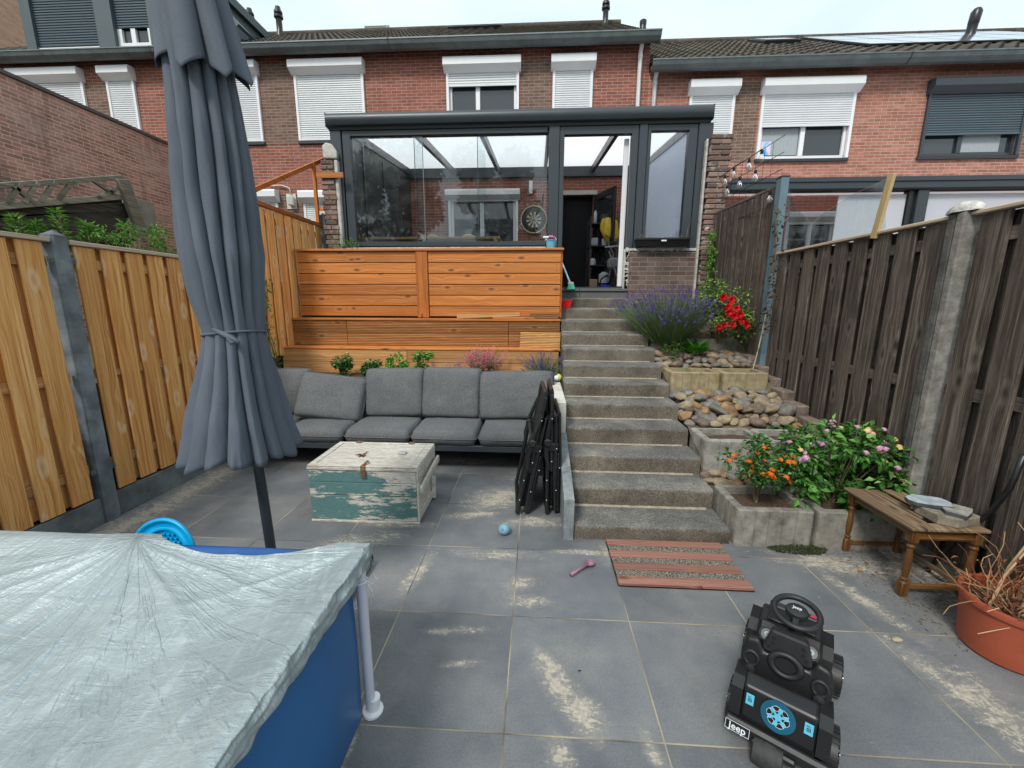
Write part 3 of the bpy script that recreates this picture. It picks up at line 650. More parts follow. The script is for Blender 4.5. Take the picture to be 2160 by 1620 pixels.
def make_window(parent, x0, x1, z0, z1, y, fm, sm, closed=1.0, split=None, boxh=.27, over=.04, sash='both', open_dark=False):
    """roller-shuttered window: frame > shutter box, curtain of slats, panes"""
    g = MB(); fw = .06; yi = y+.07
    rl = [(x0, x0+.055), (x1-.055, x1)]
    for a, b in rl: g.box((a, y-.05, z0), (b, y+.012, z1-boxh+.02), ch=.004)
    g.box((x0+.056, y+.03, z0+.012), (x1-.056, yi+.03, z0+.07)); g.box((x0+.056, y+.03, z1-boxh-.02), (x1-.056, yi+.03, z1-.05))
    g.box((x0+.05, yi-.04, z0+.071), (x0+.11, yi+.03, z1-boxh-.02)); g.box((x1-.11, yi-.04, z0+.071), (x1-.05, yi+.03, z1-boxh-.02))
    mids = [x0+(x1-x0)*s_ for s_ in (split or [])]
    for m_ in mids: g.box((m_-.045, yi-.045, z0+.071), (m_+.045, yi+.03, z1-boxh-.02))
    o = g.build('window', fm, parent)
    g = MB(); d = .19
    pr = [(y+.02, z1), (y-d+.02, z1-.015), (y-d, z1-.05), (y-d, z1-boxh*.62), (y-.055, z1-boxh), (y+.02, z1-boxh)]
    g.prism(pr, lambda a, b, t_: (t_, a, b), x0-over, x1+over); g.build('shutter_box', fm, o, fixn=True)
    zt = z1-boxh; zb = zt-(zt-z0-.01)*closed; pitch = .042; n = max(1, int((zt-zb)/pitch)); pitch = (zt-zb)/n
    g = MB(); pts = []
    for k in range(n):
        z = zt-k*pitch
        pts += [(y-.022, z), (y-.032, z-pitch*.25), (y-.034, z-pitch*.6), (y-.024, z-pitch*.9), (y-.012, z-pitch*.93)]
    pts.append((y-.022, zb))
    g.grid(2, len(pts), lambda u, v: (x0+.05+(x1-x0-.1)*u, *pts[int(round(v*(len(pts)-1)))])); g.box((x0+.052, y-.04, zb-.0), (x1-.052, y-.012, zb+.045)); g.build('shutter', sm, o)
    g = MB(); cells = [x0+.08]+mids+[x1-.08]
    for a, b in zip(cells, cells[1:]):
        MB().add([(a, yi, z0+.05), (b, yi, z0+.05), (b, yi, z1-boxh), (a, yi, z1-boxh)], [(0, 1, 2, 3)]).build('pane', M_PANE, o)
    MB().box((x0-.02, y-.05, z0-.06), (x1+.02, y+.03, z0-.002), ch=.004).build('sill', plain('dark_sill', (.03, .03, .032), .6) if 'dark_sill' not in bpy.data.materials else bpy.data.materials['dark_sill'], o)
    return o

def tile_mat():
    t = T('roof_tiles'); p = t.gpos(); n = t.noise(p, 1.3, 6, .65); n2 = t.noise(p, 14, 4, .7)
    c = t.ramp(n, [(.3, (.05, .043, .036)), (.55, (.085, .073, .06)), (.75, (.13, .115, .095))]); c = t.mix(.6, c, t.mix(1, c, t.ramp(n2, [(.3, (.5, .5, .5)), (.7, (1.5, 1.5, 1.4))]), 'MULTIPLY'))
    return t.done(c, .9, 0, t.bump(n2, .5, .01), .2)
M_TILE = tile_mat()
def roof(parent, x0, x1, ye, ze, yr, zr):
    L_ = math.hypot(yr-ye, zr-ze); nrow = int(L_/.34); sy, sz = (yr-ye)/L_, (zr-ze)/L_; nx = int((x1-x0)/.3)*8+1
    g = MB()
    rows = []
    for k in range(nrow):
        rows += [(k, 0, .0), (k, .01, .035), (k, 1.0, .0)]
    def fn(u, v):
        k, f, h = rows[min(len(rows)-1, int(round(v*(len(rows)-1))))]
        s_ = (k+f)*L_/nrow; x = x0+(x1-x0)*u; ph = (x/.3) % 1; wv = .045*(math.sin(ph*2*PI) if ph < .5 else .35*math.sin(ph*2*PI)); hh = h+wv
        return (x, ye+sy*s_-sz*hh, ze+sz*s_+sy*hh)
    g.grid(nx, len(rows), fn)
    o = g.build('roof', M_TILE, parent, smooth='auto')
    g = MB(); k = int((x1-x0)/.42)
    for i in range(k):
        xa = x0+(x1-x0)*i/k; xb = x0+(x1-x0)*(i+1.08)/k
        g.tube([(xa, yr, zr+.02), (xb, yr, zr+.035)], [.115, .1], 10, rv(0, 1))
    g.build('ridge_tiles', M_TILE, o, smooth='auto')
    # far slope closes the roof
    g = MB(); g.add([(x0, yr, zr-.02), (x1, yr, zr-.02), (x1, 2*yr-ye, ze-.1), (x0, 2*yr-ye, ze-.1)], [(0, 1, 2, 3)]); g.build('rear_slope', M_TILE, o)
    return o
def gutter(parent, x0, x1, y, z, mat, h=.15, d=.16):
    g = MB(); pr = [(y+d*.45, z-h), (y-.0, z-h*.92), (y-d*.45, z-h*.55), (y-d*.6, z-.02), (y-d*.6-.012, z-.01), (y-d*.6-.01, z+.012), (y-d*.6+.014, z+.01), (y-d*.55, z-.03), (y+.0, z-h*.8), (y+d*.45, z-.05)]
    g.prism(pr, lambda a, b, t_: (t_, a, b), x0, x1)
    x = x0+.5
    while x < x1:
        g.prism([(a-.004 if i in (2, 3) else a, b-.006 if i < 2 else b) for i, (a, b) in enumerate(pr[:4])]+[(y+d*.45, z-.1)], lambda a, b, t_: (t_, a, b), x, x+.02); x += .95
    return g.build('gutter', mat, parent, fixn=True)
def vent(parent, x, y, z, h, r=.07, cowl=True, mat=None, lean=0):
    g = MB(); pr = [(r*1.5, -.1), (r*1.3, .02), (r, .08), (r, h*.55), (r*1.05, h*.56)]
    if cowl: pr += [(r*1.5, h*.6), (r*1.5, h*.68), (r*1.1, h*.72), (r*1.4, h*.76), (r*1.35, h*.84), (r*1.0, h*.88), (r*.8, h), (.01, h+.01)]
    else: pr += [(r*1.1, h*.9), (r*.7, h), (.01, h+.01)]
    g.lathe(pr, (x, y, z), 12, M=Matrix.Rotation(lean, 4, 'Y')); return g.build('vent_pipe', mat or M_BLACK, parent, smooth='auto')

eC = Yp(1300, 90, WY); zEC = eC.z                      # eaves of the left row
eD = Yp(1500, 143, WY); zED = eD.z                      # eaves of the right row
YR = WY+4.6
zRC = Yp(1300, 48, YR).z-.06; zRD = Yp(1500, 86, YR).z-.06; GTC = Yp(1300, 63, WY-.42).z-zEC; GTD = Yp(1500, 120, WY-.42).z-zED
XA0, XA1, XB1, XC1, XD1, XE1 = -14, -8.22, -3.1, Yp(1366, 200, WY).x, 7.15, 14
def win_px(parent, u0, v0, u1, v1, fm, sm, **k):
    x0, x1, z0, z1 = rect(u0, v0, u1, v1, WY-.08); return (x0+.04, x1-.04, z0, z1)
UP_ = []  # (house, rect)
wC1 = win_px(None, 935, 123, 1098, 291, 0, 0); wC2 = win_px(None, 1163, 117, 1251, 288, 0, 0)
wB1 = win_px(None, 610, 128, 776, 293, 0, 0); wB2 = win_px(None, 474, 130, 557, 293, 0, 0)
wA1 = win_px(None, 210, 141, 300, 291, 0, 0); wA2 = (wA1[0]-.55-1.6, wA1[0]-.55, wA1[2], wA1[3])
wD1 = win_px(None, 1455, 170, 1550, 281, 0, 0); wD2 = win_px(None, 1610, 167, 1795, 331, 0, 0)
wE1 = win_px(None, 1966, 166, 2155, 329, 0, 0)
# bottoms made equal in each row
zb = wB1[2]; zbD = wD2[2]
def fix(w, z0, z1): return (w[0], w[1], z0, z1)
wC1, wC2, wB2, wA1, wA2 = [fix(w_, zb, w_[3]) for w_ in (wC1, wC2, wB2, wA1, wA2)]; wD1 = fix(wD1, zbD+.42, wD1[3]); wE1 = fix(wE1, zbD, wE1[3])
# ground floor openings
gC = fix(win_px(None, 940, 402, 1096, 500, 0, 0), 2.75, Yp(940, 402, WY).z)
dC = (Yp(1186, 500, WY).x, Yp(1249, 500, WY).x, 1.85, Yp(1200, 412, WY).z)
gB1 = fix(win_px(None, 530, 402, 591, 470, 0, 0), 2.0, Yp(560, 402, WY).z); gB2 = fix(win_px(None, 632, 404, 700, 470, 0, 0), 2.0, Yp(650, 404, WY).z)
gD = fix(win_px(None, 1660, 448, 1762, 560, 0, 0), 2.3, Yp(1700, 448, WY).z)

def house(label, x0, x1, ze, zr, brickm, wins, panels, holes_extra=(), gm=None, roofx=(0, 0)):
    h = thing('brick_house', label, 'house', ((x0+x1)/2, WY, 0))
    g = MB(); holes = [(w_[0]+.05, w_[1]-.05, w_[2], w_[3]-.1) for w_ in wins]+list(holes_extra)
    wallgrid(g, x0, x1, -.1, ze, WY, holes)
    g.add([(x0, WY+.2, -.1), (x1, WY+.2, -.1), (x1, WY+.2, ze), (x0, WY+.2, ze)], [(0, 1, 2, 3)], m=1)
    g.add([(x1, WY, -.1), (x1, YR, -.1), (x1, YR, zr-.1), (x1, WY, ze)], [(0, 1, 2, 3)]); g.add([(x0, WY, -.1), (x0, YR, -.1), (x0, YR, zr-.1), (x0, WY, ze)], [(0, 1, 2, 3)])
    g.build('wall', [brickm, M_DARK], h)
    for (a, b, c, d) in panels:
        MB().add([(a, WY-.006, c), (b, WY-.006, c), (b, WY-.006, d), (a, WY-.006, d), (a, WY, c), (b, WY, c), (b, WY, d), (a, WY, d)], [(0, 1, 2, 3), (0, 3, 7, 4), (1, 5, 6, 2), (3, 2, 6, 7), (0, 4, 5, 1)]).build('brick_panel', M_BRICKB, h)
    ro = roof(h, x0+roofx[0], x1+roofx[1], WY-.28, ze+(GTC if ze == zEC else GTD)-.03, YR, zr)
    MB().box((x0, WY-.3, ze-.05), (x1, WY-.001, ze+.0)).build('soffit', M_BLACK, h)
    gutter(h, x0+roofx[0]-.02, x1+roofx[1]+.02, WY-.3, ze+(GTC if ze == zEC else GTD), M_ZINC)
    return h, ro
hA, rA = house('brick house at far left with grey roof dormer', XA0, XA1, zEC, zRC, M_BRICKA, [wA1, wA2], [(wA2[1]+.04, wA1[0]-.04, wA1[2]-.05, wA1[3]-.3)])
hB, rB = house('brick house behind the parasol with two closed white roller shutters upstairs', XA1, XB1, zEC, zRC, M_BRICKA, [wB1, wB2, gB1, gB2], [(wB2[1]+.04, wB1[0]-.04, wB1[2]-.05, wB1[3]-.02), (gB1[1]+.05, gB2[0]-.05, 1.9, gB2[3]-.05)])
hC, rC = house('brick house behind the glass conservatory with white drainpipe at its right end', XB1, XC1, zEC, zRC, M_BRICKA, [wC1, wC2, gC], [(wC1[1]+.04, wC2[0]-.04, wC1[2]-.05, wC1[3]-.02)], [dC], roofx=(0, .1))
hD, rD = house('lighter brick house right of the conservatory with half open white shutter', XC1, XD1, zED, zRD, M_BRICKC, [wD1, wD2, gD], [(wD1[1]+.04, wD2[0]-.04, wD2[2]-.05, wD2[3]-.02)])
hE, rE = house('brick house at far right with dark grey shutter and solar panels', XD1, XE1, zED, zRD, M_BRICKC, [wE1], [(wE1[1]+.04, wE1[1]+1.0, wE1[2]-.05, wE1[3]-.02)])
make_window(hA, *wA1, WY, M_WHITE, M_SHUT, 1); make_window(hA, *wA2, WY, M_WHITE, M_SHUT, 1)
make_window(hB, *wB1, WY, M_WHITE, M_SHUT, 1); make_window(hB, *wB2, WY, M_WHITE, M_SHUT, 1)
make_window(hB, *gB1, WY, M_WHITE, M_SHUT, 1); make_window(hB, *gB2, WY, M_WHITE, M_SHUT, 1)
make_window(hC, *wC1, WY, M_WHITE, M_SHUT, .2, [.43]); make_window(hC, *wC2, WY, M_WHITE, M_SHUT, 1)
make_window(hC, *gC, WY, M_WHITE, M_SHUT, .02, [.48], boxh=.22)
make_window(hD, *wD1, WY, M_WHITE, M_SHUT, 1); make_window(hD, *wD2, WY, M_WHITE, M_SHUT, .5, [.5]); make_window(hD, *gD, WY, M_WHITE, M_SHUT, .05, [.5], boxh=.2)
make_window(hE, *wE1, WY, M_GREY, M_SHUTG, .66, [.42])
# net curtains behind the upper panes of house C and D and E
for par, (a, b, c, d) in ((hC, (wC1[0]+.12, wC1[1]-.12, wC1[2]+.1, wC1[3]-.95)), (hD, (wD2[0]+.12, (wD2[0]+wD2[1])/2-.06, wD2[2]+.1, wD2[2]+.62)), (hE, (wE1[0]+.8, wE1[1]-.3, wE1[2]+.1, wE1[2]+.48))):
    g = MB(); g.grid(40, 2, lambda u, v: (a+(b-a)*u, WY+.066+.002*math.sin(u*60), c+(d-c)*v)); g.build('curtain', M_CURT, par)
# child's picture taped in the window of house D
x_, _, z_, _ = rect(1600, 330, 1622, 306, WY)
t = T('picture_colours'); M_PIC = t.done(t.ramp(t.noise(t.gpos(), 9, 2), [(.35, (.05, .35, .75)), (.5, (.35, .6, .85)), (.6, (.85, .6, .65))]), .5)
MB().box((wD2[0]+.13, WY+.055, wD2[2]+.1), (wD2[0]+.33, WY+.06, wD2[2]+.37)).build('window_picture', M_PIC, hD)
# downpipes
for (u, par, zt) in ((1347, hC, zEC-.02), (1381, hD, zED-.02)):
    x = Yp(u, 190, WY-.08).x; g = MB(); g.tube([(x+.0, WY-.28, zt+.02), (x, WY-.2, zt-.06), (x, WY-.07, zt-.2), (x, WY-.07, 3.2)], .042, 12)
    for z in (zt-.3, zt-1.5, zt-2.6): g.tube([(x, WY-.07, z), (x, WY-.07, z+.05)], .05, 12)
    g.build('drainpipe', M_WHITE if u == 1347 else plain('pale_pipe', (.6, .61, .62), .4), par, smooth='auto')
# roof furniture
def on_roof(u, v, right=False):
    ze, zr = (zED, zRD) if right else (zEC, zRC); ye = WY-.28; ze += (GTD if right else GTC)-.03
    q = _ray(u, v); nrm = Vector((0, -(zr-ze), YR-ye)).normalized(); p0 = Vector((0, ye, ze)); t_ = (p0-Vector((0, 0, CAMH))).dot(nrm)/q.dot(nrm)
    return Vector((0, 0, CAMH))+q*t_
slopeC = math.atan2(zRC-zEC-.1, YR-WY+.28); slopeD = math.atan2(zRD-zED-.1, YR-WY+.28)
def atridge(u, v, zr): p = Yp(u, v, YR-.5); return p
for u, vt in ((530, 18), (590, 14)):
    p = Yp(u, 62, YR-.6); vent(hB, p.x, p.y, p.z-.15, Yp(u, vt, YR-.6).z-p.z+.15, .085)
p = Yp(1277, 44, YR-.4); vent(hC, p.x, p.y, p.z-.15, Yp(1277, 0, YR-.4).z-p.z+.2, .08)
p = Yp(1356, 58, YR-2.2); vent(hC, p.x, p.y, p.z-.1, Yp(1356, 42, YR-2.2).z-p.z+.1, .08, False)
p = Yp(2045, 68, YR-1.2); vent(hE, p.x, p.y, p.z-.25, Yp(2057, 18, YR-1.2).z-p.z+.25, .11, False, lean=.12)
def roofbox(par, name, u0, u1, v, right, depth, th, mat, sub=None, z=0):
    a = on_roof(u0, v, right); b = on_roof(u1, v, right); sl = slopeD if right else slopeC
    M = Matrix.Translation((a.x, a.y, a.z)) @ Matrix.Rotation(sl, 4, 'X'); wd = b.x-a.x
    o = MB().box((0, 0, z+.02), (wd, depth, z+th), None, M, .01).build(name, mat, par)
    if sub: MB().box((.07, .07, z+th+.002), (wd-.07, depth-.07, z+th+.012), None, M).build('pane', sub, o)
    return o
roofbox(hC, 'skylight', 945, 1050, 66, False, .8, .12, M_BLACK, M_PANE)
roofbox(hB, 'roof_hatch', 770, 805, 65, False, .5, .14, plain('pale_hatch', (.5, .52, .5), .5))
roofbox(hD, 'skylight', 1610, 1705, 98, True, 1.15, .13, M_BLACK, M_PANE)
M_SOLAR = T('solar_cells'); M_SOLAR = M_SOLAR.done((.66, .72, .79, 1), .12, .9, None, 1.0)  # pale metallic base stands in for the white sky reflection on the cells
for i in range(5):
    a = on_roof(1830, 104, True)
    for j in range(2):
        M = Matrix.Translation((a.x+i*1.05, a.y, a.z-.05)) @ Matrix.Rotation(slopeD+.02, 4, 'X')
        o = MB().box((0, j*1.7+.0, .1), (1.03, j*1.7+1.66, .14), None, M, .006).build('solar_panel', M_BLACK, hE)
        MB().box((.02, j*1.7+.02, .141), (1.01, j*1.7+1.64, .146), None, M).build('cells', M_SOLAR, o)
# dormer of house A
a = Yp(60, 88, WY-.05); b = Yp(405, 78, WY-.05); zt = zEC+1.75
M_DORM = plain('dormer_cladding', (.07, .095, .105), .5, 0, .08, 2)
dm = MB(); zb0 = zEC+.17
xs = [a.x, Yp(75, 60, WY-.05).x, Yp(210, 60, WY-.05).x, Yp(245, 60, WY-.05).x, b.x-.9, b.x-.6]
dm.box((xs[0], WY-.1, zb0), (xs[1], WY+.1, zt)); dm.box((xs[2], WY-.12, zb0), (xs[3], WY+.1, zt)); dm.box((xs[4], WY-.1, zb0), (b.x, WY+.1, zt)); dm.box((xs[0], WY+.1, zb0), (b.x, WY+2.6, zt)); dm.box((xs[0]-.1, WY-.3, zt), (b.x+.1, WY+2.8, zt+.2))
d_o = dm.build('dormer', M_DORM, hA)
def slats(x0, x1, z0, z1, y, mat, nm, par, pitch=.05):
    n = int((z1-z0)/pitch); pts = []
    for k in range(n):
        z = z1-k*pitch; pts += [(y, z), (y-.014, z-pitch*.3), (y-.014, z-pitch*.7), (y, z-pitch*.95)]
    g = MB(); g.grid(2, len(pts), lambda u, v: (x0+(x1-x0)*u, *pts[int(round(v*(len(pts)-1)))])); return g.build(nm, mat, par)
slats(xs[1], xs[2], zb0+.06, zt, WY-.03, M_SHUTG, 'shutter', d_o); slats(xs[3], xs[4], zb0+.38, zt, WY-.03, M_SHUTG, 'shutter', d_o)
MB().box((xs[3], WY-.04, zb0+.01), (xs[4], WY+.05, zb0+.1)).build('sill', M_WHITE, d_o); MB().box((xs[1], WY-.06, zb0+.01), (xs[2], WY+.05, zb0+.05)).build('sill', M_WHITE, d_o)
g = MB()
for x in (xs[3], (xs[3]*.55+xs[4]*.45)-.05, xs[4]-.1): g.box((x, WY-.035, zb0+.102), (x+.1, WY+.05, zb0+.375))
fo = g.split('window_frame', M_WHITE, d_o); MB().box((xs[3]+.1, WY+.02, zb0+.102), (xs[4]-.1, WY+.03, zb0+.375)).build('pane', M_PANE, fo)
g = MB(); g.add([(b.x+.002, WY, zb0-.1), (b.x+.5, WY+.9, zb0+.45), (b.x+.002, WY+.9, zb0+2.2), (b.x+.002, WY, zt)], [(0, 1, 2, 3)])
MB().bar(Yp(466, 14, WY+.5), Yp(518, 68, WY+.5), .5, .07).build('verge_board', M_DORM, d_o)
# taller pale brick gable behind at far left
bg_ = thing('brick_house', 'pale brick gable at the top left corner behind the dormer', 'house', (-20, 11, 0))
g = MB(); g.box((-30, 7.5, 3), (-16.4, 14.2, 13)); g.build('wall', M_BRICKP, bg_)
MB().box((-30.2, 7.3, 13), (-16.2, 14.4, 13.15)).build('roof_edge', M_WHITE, bg_)

# side wall of the left neighbour
sw = thing('brick_wall', 'long stained brick side wall of the extension at upper left', 'wall', (-8.3, 5, 0))
zt = Xp(200, 240, -8.2).z
g = MB(); g.box((-8.5, -1, .9), (-8.2, WY, zt)); g.build('wall', M_BRICKW, sw)
MB().box((-8.53, -1, zt), (-8.16, WY-.02, zt+.06), ch=.005).build('coping', plain('dark_coping', (.1, .09, .08), .8, 0, .3, 6), sw)

# wall lamp on house B
lp = Yp(612, 422, WY-.1); wlmp = thing('wall_lamp', 'cream wall lantern with a pipe on the lower brick wall', 'lamp', lp)
g = MB(); g.box((lp.x-.13, WY-.03, lp.z-.18), (lp.x+.1, WY-.008, lp.z+.15), ch=.005); g.build('backplate', plain('cream_paint', (.62, .6, .52), .6), wlmp)
g = MB(); g.box((lp.x-.05, WY-.14, lp.z-.12), (lp.x+.09, WY-.035, lp.z+.08), ch=.02); g.build('lantern_glass', frosted('lantern_glass', (.8, .8, .75), .4), wlmp)
g = MB(); g.tube([(lp.x-.5, WY-.03, lp.z+.33), (lp.x-.2, WY-.05, lp.z+.33), (lp.x-.02, WY-.06, lp.z+.27), (lp.x+.02, WY-.08, lp.z+.12)], .014, 8); g.build('conduit', plain('cream_pipe', (.62, .6, .52), .6), wlmp, smooth=True)

# ================================================================ CONSERVATORY
CY = 6.2
cv = thing('conservatory', 'dark grey aluminium glass conservatory on the upper terrace', 'conservatory', (-.3, CY, 1.8))
cx = lambda u, v=400: Yp(u, v, CY).x
cz = lambda u, v: Yp(u, v, CY).z
zB, zT = cz(1000, 272), cz(1000, 243)
XL, XR = cx(700, 262), cx(1492, 255)
g = MB(); pr = [(CY+.14, zB), (CY-.05, zB), (CY-.06, zB+.03), (CY-.11, zB+.045), (CY-.135, zB+.09), (CY-.14, zB+.14), (CY-.11, zB+.19), (CY-.05, zB+.215), (CY+.1, zB+.215), (CY+.14, zB+.2)]
g.prism(pr, lambda a, b, t_: (t_, a, b), XL-.03, XR+.03); g.build('gutter_beam', M_GREY, cv, smooth='auto', fixn=True)
for xa in (XL-.042, XR+.031): MB().box((xa, CY-.12, zB+.02), (xa+.011, CY+.14, zB+.2), ch=.004).build('end_cap', M_GREY, cv)
XS0 = cx(1156); XS1 = cx(1178); zsill = cz(950, 516)
def cpost(x0, x1, z0, y0=CY-.05, y1=CY+.09, nm='post'):
    return MB().box((x0, y0, z0), (x1, y1, zB-.001), ch=.006).build(nm, M_GREY, cv)
cpost(cx(700, 300), cx(722, 300), 1.85); cpost(cx(724, 300), cx(741, 300), zsill-.05, CY-.035)
cpost(XS0, XS1, 1.85); cpost(cx(1341), cx(1358), 1.85); cpost(cx(1462), cx(1491), 1.85)
# sliding glass panes on the left
GL0, GL1 = cx(745), cx(1153); gz0, gz1 = zsill+.04, cz(950, 285)
g = MB(); g.box((GL0-.02, CY-.03, gz1), (GL1, CY+.08, zB-.002), ch=.004); g.box((GL0-.02, CY-.03, zsill-.02), (GL1, CY+.08, gz0), ch=.004); g.split('sliding_track', M_GREY, cv)
cuts = [GL0, cx(891), cx(1018), GL1]; k = 0
for i, (a, b) in enumerate(((GL0, cx(894)), (cx(876), cx(1024)), (cx(1007), GL1))):
    y = CY+.0+.022*i
    o = MB().box((a, y, gz0), (b, y+.008, gz1)).build('glass_pane', M_GLASS, cv)
    g = MB()
    if i: g.box((a-.004, y-.001, gz0), (a+.004, y+.009, gz1))
    if i == 0: g.box((b-.004, y-.001, gz0), (b+.004, y+.009, gz1))
    if g.v: g.build('edge_seal', plain('seal_%d' % i, (.2, .22, .22), .3), o)
MB().tube([(GL1-.05, CY-.02, 3.1), (GL1-.05, CY-.06, 3.1), (GL1-.05, CY-.06, 2.95), (GL1-.05, CY-.02, 2.95)], .007, 6).build('pull_handle', M_BLACK, cv)
# door frame, sliding door edge
D0, D1 = cx(1188), cx(1326); dz0 = 1.845; dz1 = cz(1255, 284)
g = MB(); g.box((XS1+.003, CY-.03, dz0), (D0, CY+.07, zB-.002), ch=.004); g.box((D1, CY-.03, dz0), (cx(1340), CY+.07, zB-.002), ch=.004); g.box((D0, CY-.028, dz1), (D1, CY+.07, zB-.002)); g.box((D0-.0, CY-.03, dz0-.028), (D1, CY+.08, dz0-.002)); g.build('door_frame', M_GREY, cv)
dx = cx(1316, 290)
g = MB(); g.box((D1-.075, CY+.075, dz0+.01), (D1-.01, CY+.12, dz1-.03), ch=.003); g.build('door_leaf', M_WHITE, cv)
# right fixed window
R0, R1 = cx(1366), cx(1443); rz0 = cz(1400, 505)
g = MB(); g.box((cx(1359), CY-.03, zsill-.05), (R0, CY+.07, zB-.002), ch=.004); g.box((R1, CY-.03, zsill-.05), (cx(1461), CY+.07, zB-.002), ch=.004); g.box((R0, CY-.028, gz1), (R1, CY+.07, zB-.002)); g.box((R0, CY-.028, zsill-.05), (R1, CY+.07, rz0)); g.split('window_frame', M_GREY, cv)
MB().box((R0, CY+.02, rz0), (R1, CY+.028, gz1)).build('glass_pane', M_GLASS, cv)
# roof: frosted sheets on rafters
zw = Yp(890, 372, WY-.1).z+.08; y0, y1 = CY+.1, WY-.03; zf = zB+.17
rows = [cx(741), cx(860), cx(1000), cx(1090), cx(1180), cx(1300), cx(1400), cx(1491)]
xr = [XL+.02, XL+.95, XL+1.9, XL+2.85, XL+3.8, XL+4.5, XR-.02]
# solved from the photo: rafters meet the wall beam at these columns
xr = [XL+.03, Yp(880, 372, WY).x-.0, Yp(975, 372, WY).x, Yp(1140, 372, WY).x, Yp(1252, 372, WY).x, XR-.03]
xr = [XL+.03, XL+1.02, XL+2.03, XL+3.05, XL+4.08, XR-.03]
for a in xr: MB().bar((a, y0, zf-.04), (a, y1, zw+.02), .065, .11, ch=.004).build('rafter', M_GREY, cv)
for a, b in zip(xr, xr[1:]):
    MB().add([(a+.03, y0, zf+.03), (b-.03, y0, zf+.03), (b-.03, y1, zw+.09), (a+.03, y1, zw+.09), (a+.03, y0, zf+.045), (b-.03, y0, zf+.045), (b-.03, y1, zw+.105), (a+.03, y1, zw+.105)], [(0, 3, 2, 1), (4, 5, 6, 7), (0, 1, 5, 4), (2, 3, 7, 6)]).build('roof_sheet', bpy.data.materials.get('frosted_roof') or frosted('frosted_roof', (.97, .975, .99), .85), cv)
MB().box((XL, WY-.09, zw-.12), (XR, WY-.012, zw+.12), ch=.006).build('wall_beam', M_GREY, cv)
# side walls
g = MB(); g.add([(XL+.0, y0, 2.0), (XL+.0, y1, 2.0), (XL+.0, y1, zw), (XL+.0, y0, zf), (XL+.04, y0, 2.0), (XL+.04, y1, 2.0), (XL+.04, y1, zw), (XL+.04, y0, zf)], [(0, 1, 2, 3), (4, 7, 6, 5), (0, 3, 7, 4), (1, 5, 6, 2)]); sp = g.build('side_panel', plain('dark_side_panel', (.03, .036, .038), .5, 0, .05, 3), cv, fixn=True)
g = MB()
for y in (7.1, 8.0, 8.9): g.box((XL+.041, y, 2.0), (XL+.06, y+.06, zf))
g.build('side_rib', M_GREY, sp)
g = MB(); g.add([(XR-.04, y0, 2.0), (XR-.04, y1, 2.0), (XR-.04, y1, zw), (XR-.04, y0, zf), (XR-.02, y0, 2.0), (XR-.02, y1, 2.0), (XR-.02, y1, zw), (XR-.02, y0, zf)], [(0, 1, 2, 3), (4, 7, 6, 5), (0, 3, 7, 4), (1, 5, 6, 2)]); g.build('frosted_side', frosted('frosted_side', (.8, .82, .93), .6), cv, fixn=True)
# white emissive-free ceiling fixtures seen at the wall
MB().box((-.2, WY-.1, 3.98), (-.12, WY-.012, 4.25), ch=.01).build('white_fixture', M_WHITE, cv)
# masonry of the conservatory
mw = thing('brick_parapet', 'low weathered brick wall below the right conservatory window', 'wall', (1.75, CY, 1.6))
g = MB(); g.box((1.27, CY-.06, 1.45), (2.24, CY+.05, 2.36)); g.build('brickwork', M_BRICKD, mw)
g = MB(); g.grid(2, 24, lambda u, v: (1.262-.0+u*.0+.0, CY-.062+u*.1, 1.55+v*.8)); 
e = MB(); e.box((1.235, CY-.045, 1.7), (1.268, CY+.06, 2.37), ch=.008)
for i in range(60):
    z = rv(1.7, 2.36); s_ = rv(.008, .028); e.box((1.25, CY-.068, z-s_), (1.262+rv(.01, .05), CY-.058, z+s_), ch=.004)
e.build('render_edge', M_SEAL, mw)
e = MB(); e.grid(50, 4, lambda u, v: (1.25+u*1.0, CY-.07+v*.14, 2.372+.016*noise.noise(Vector((u*30, v*3, 0))))); e.grid(50, 3, lambda u, v: (1.25+u*1.0, CY-.07, 2.372-v*(.035+.03*noise.noise(Vector((u*26, 5, 0)))))); e.build('mortar_bed', M_SEAL, mw)
m2 = thing('brick_parapet', 'crumbling white mortar topped brick ledge behind the orange plank wall', 'wall', (-1.4, CY, 2.2))
MB().box((-2.95, CY-.08, 1.8), (.12, CY+.06, zsill-.07)).build('brickwork', M_BRICKD, m2)
e = MB(); e.grid(160, 4, lambda u, v: (-2.8+u*2.92, CY-.09+v*.12, zsill-.045+.018*noise.noise(Vector((u*60, v*3, 0))))); e.grid(160, 3, lambda u, v: (-2.8+u*2.92, CY-.09, zsill-.045-v*(.035+.03*noise.noise(Vector((u*70, 5, 0)))))); e.build('mortar_bed', M_SEAL, m2)
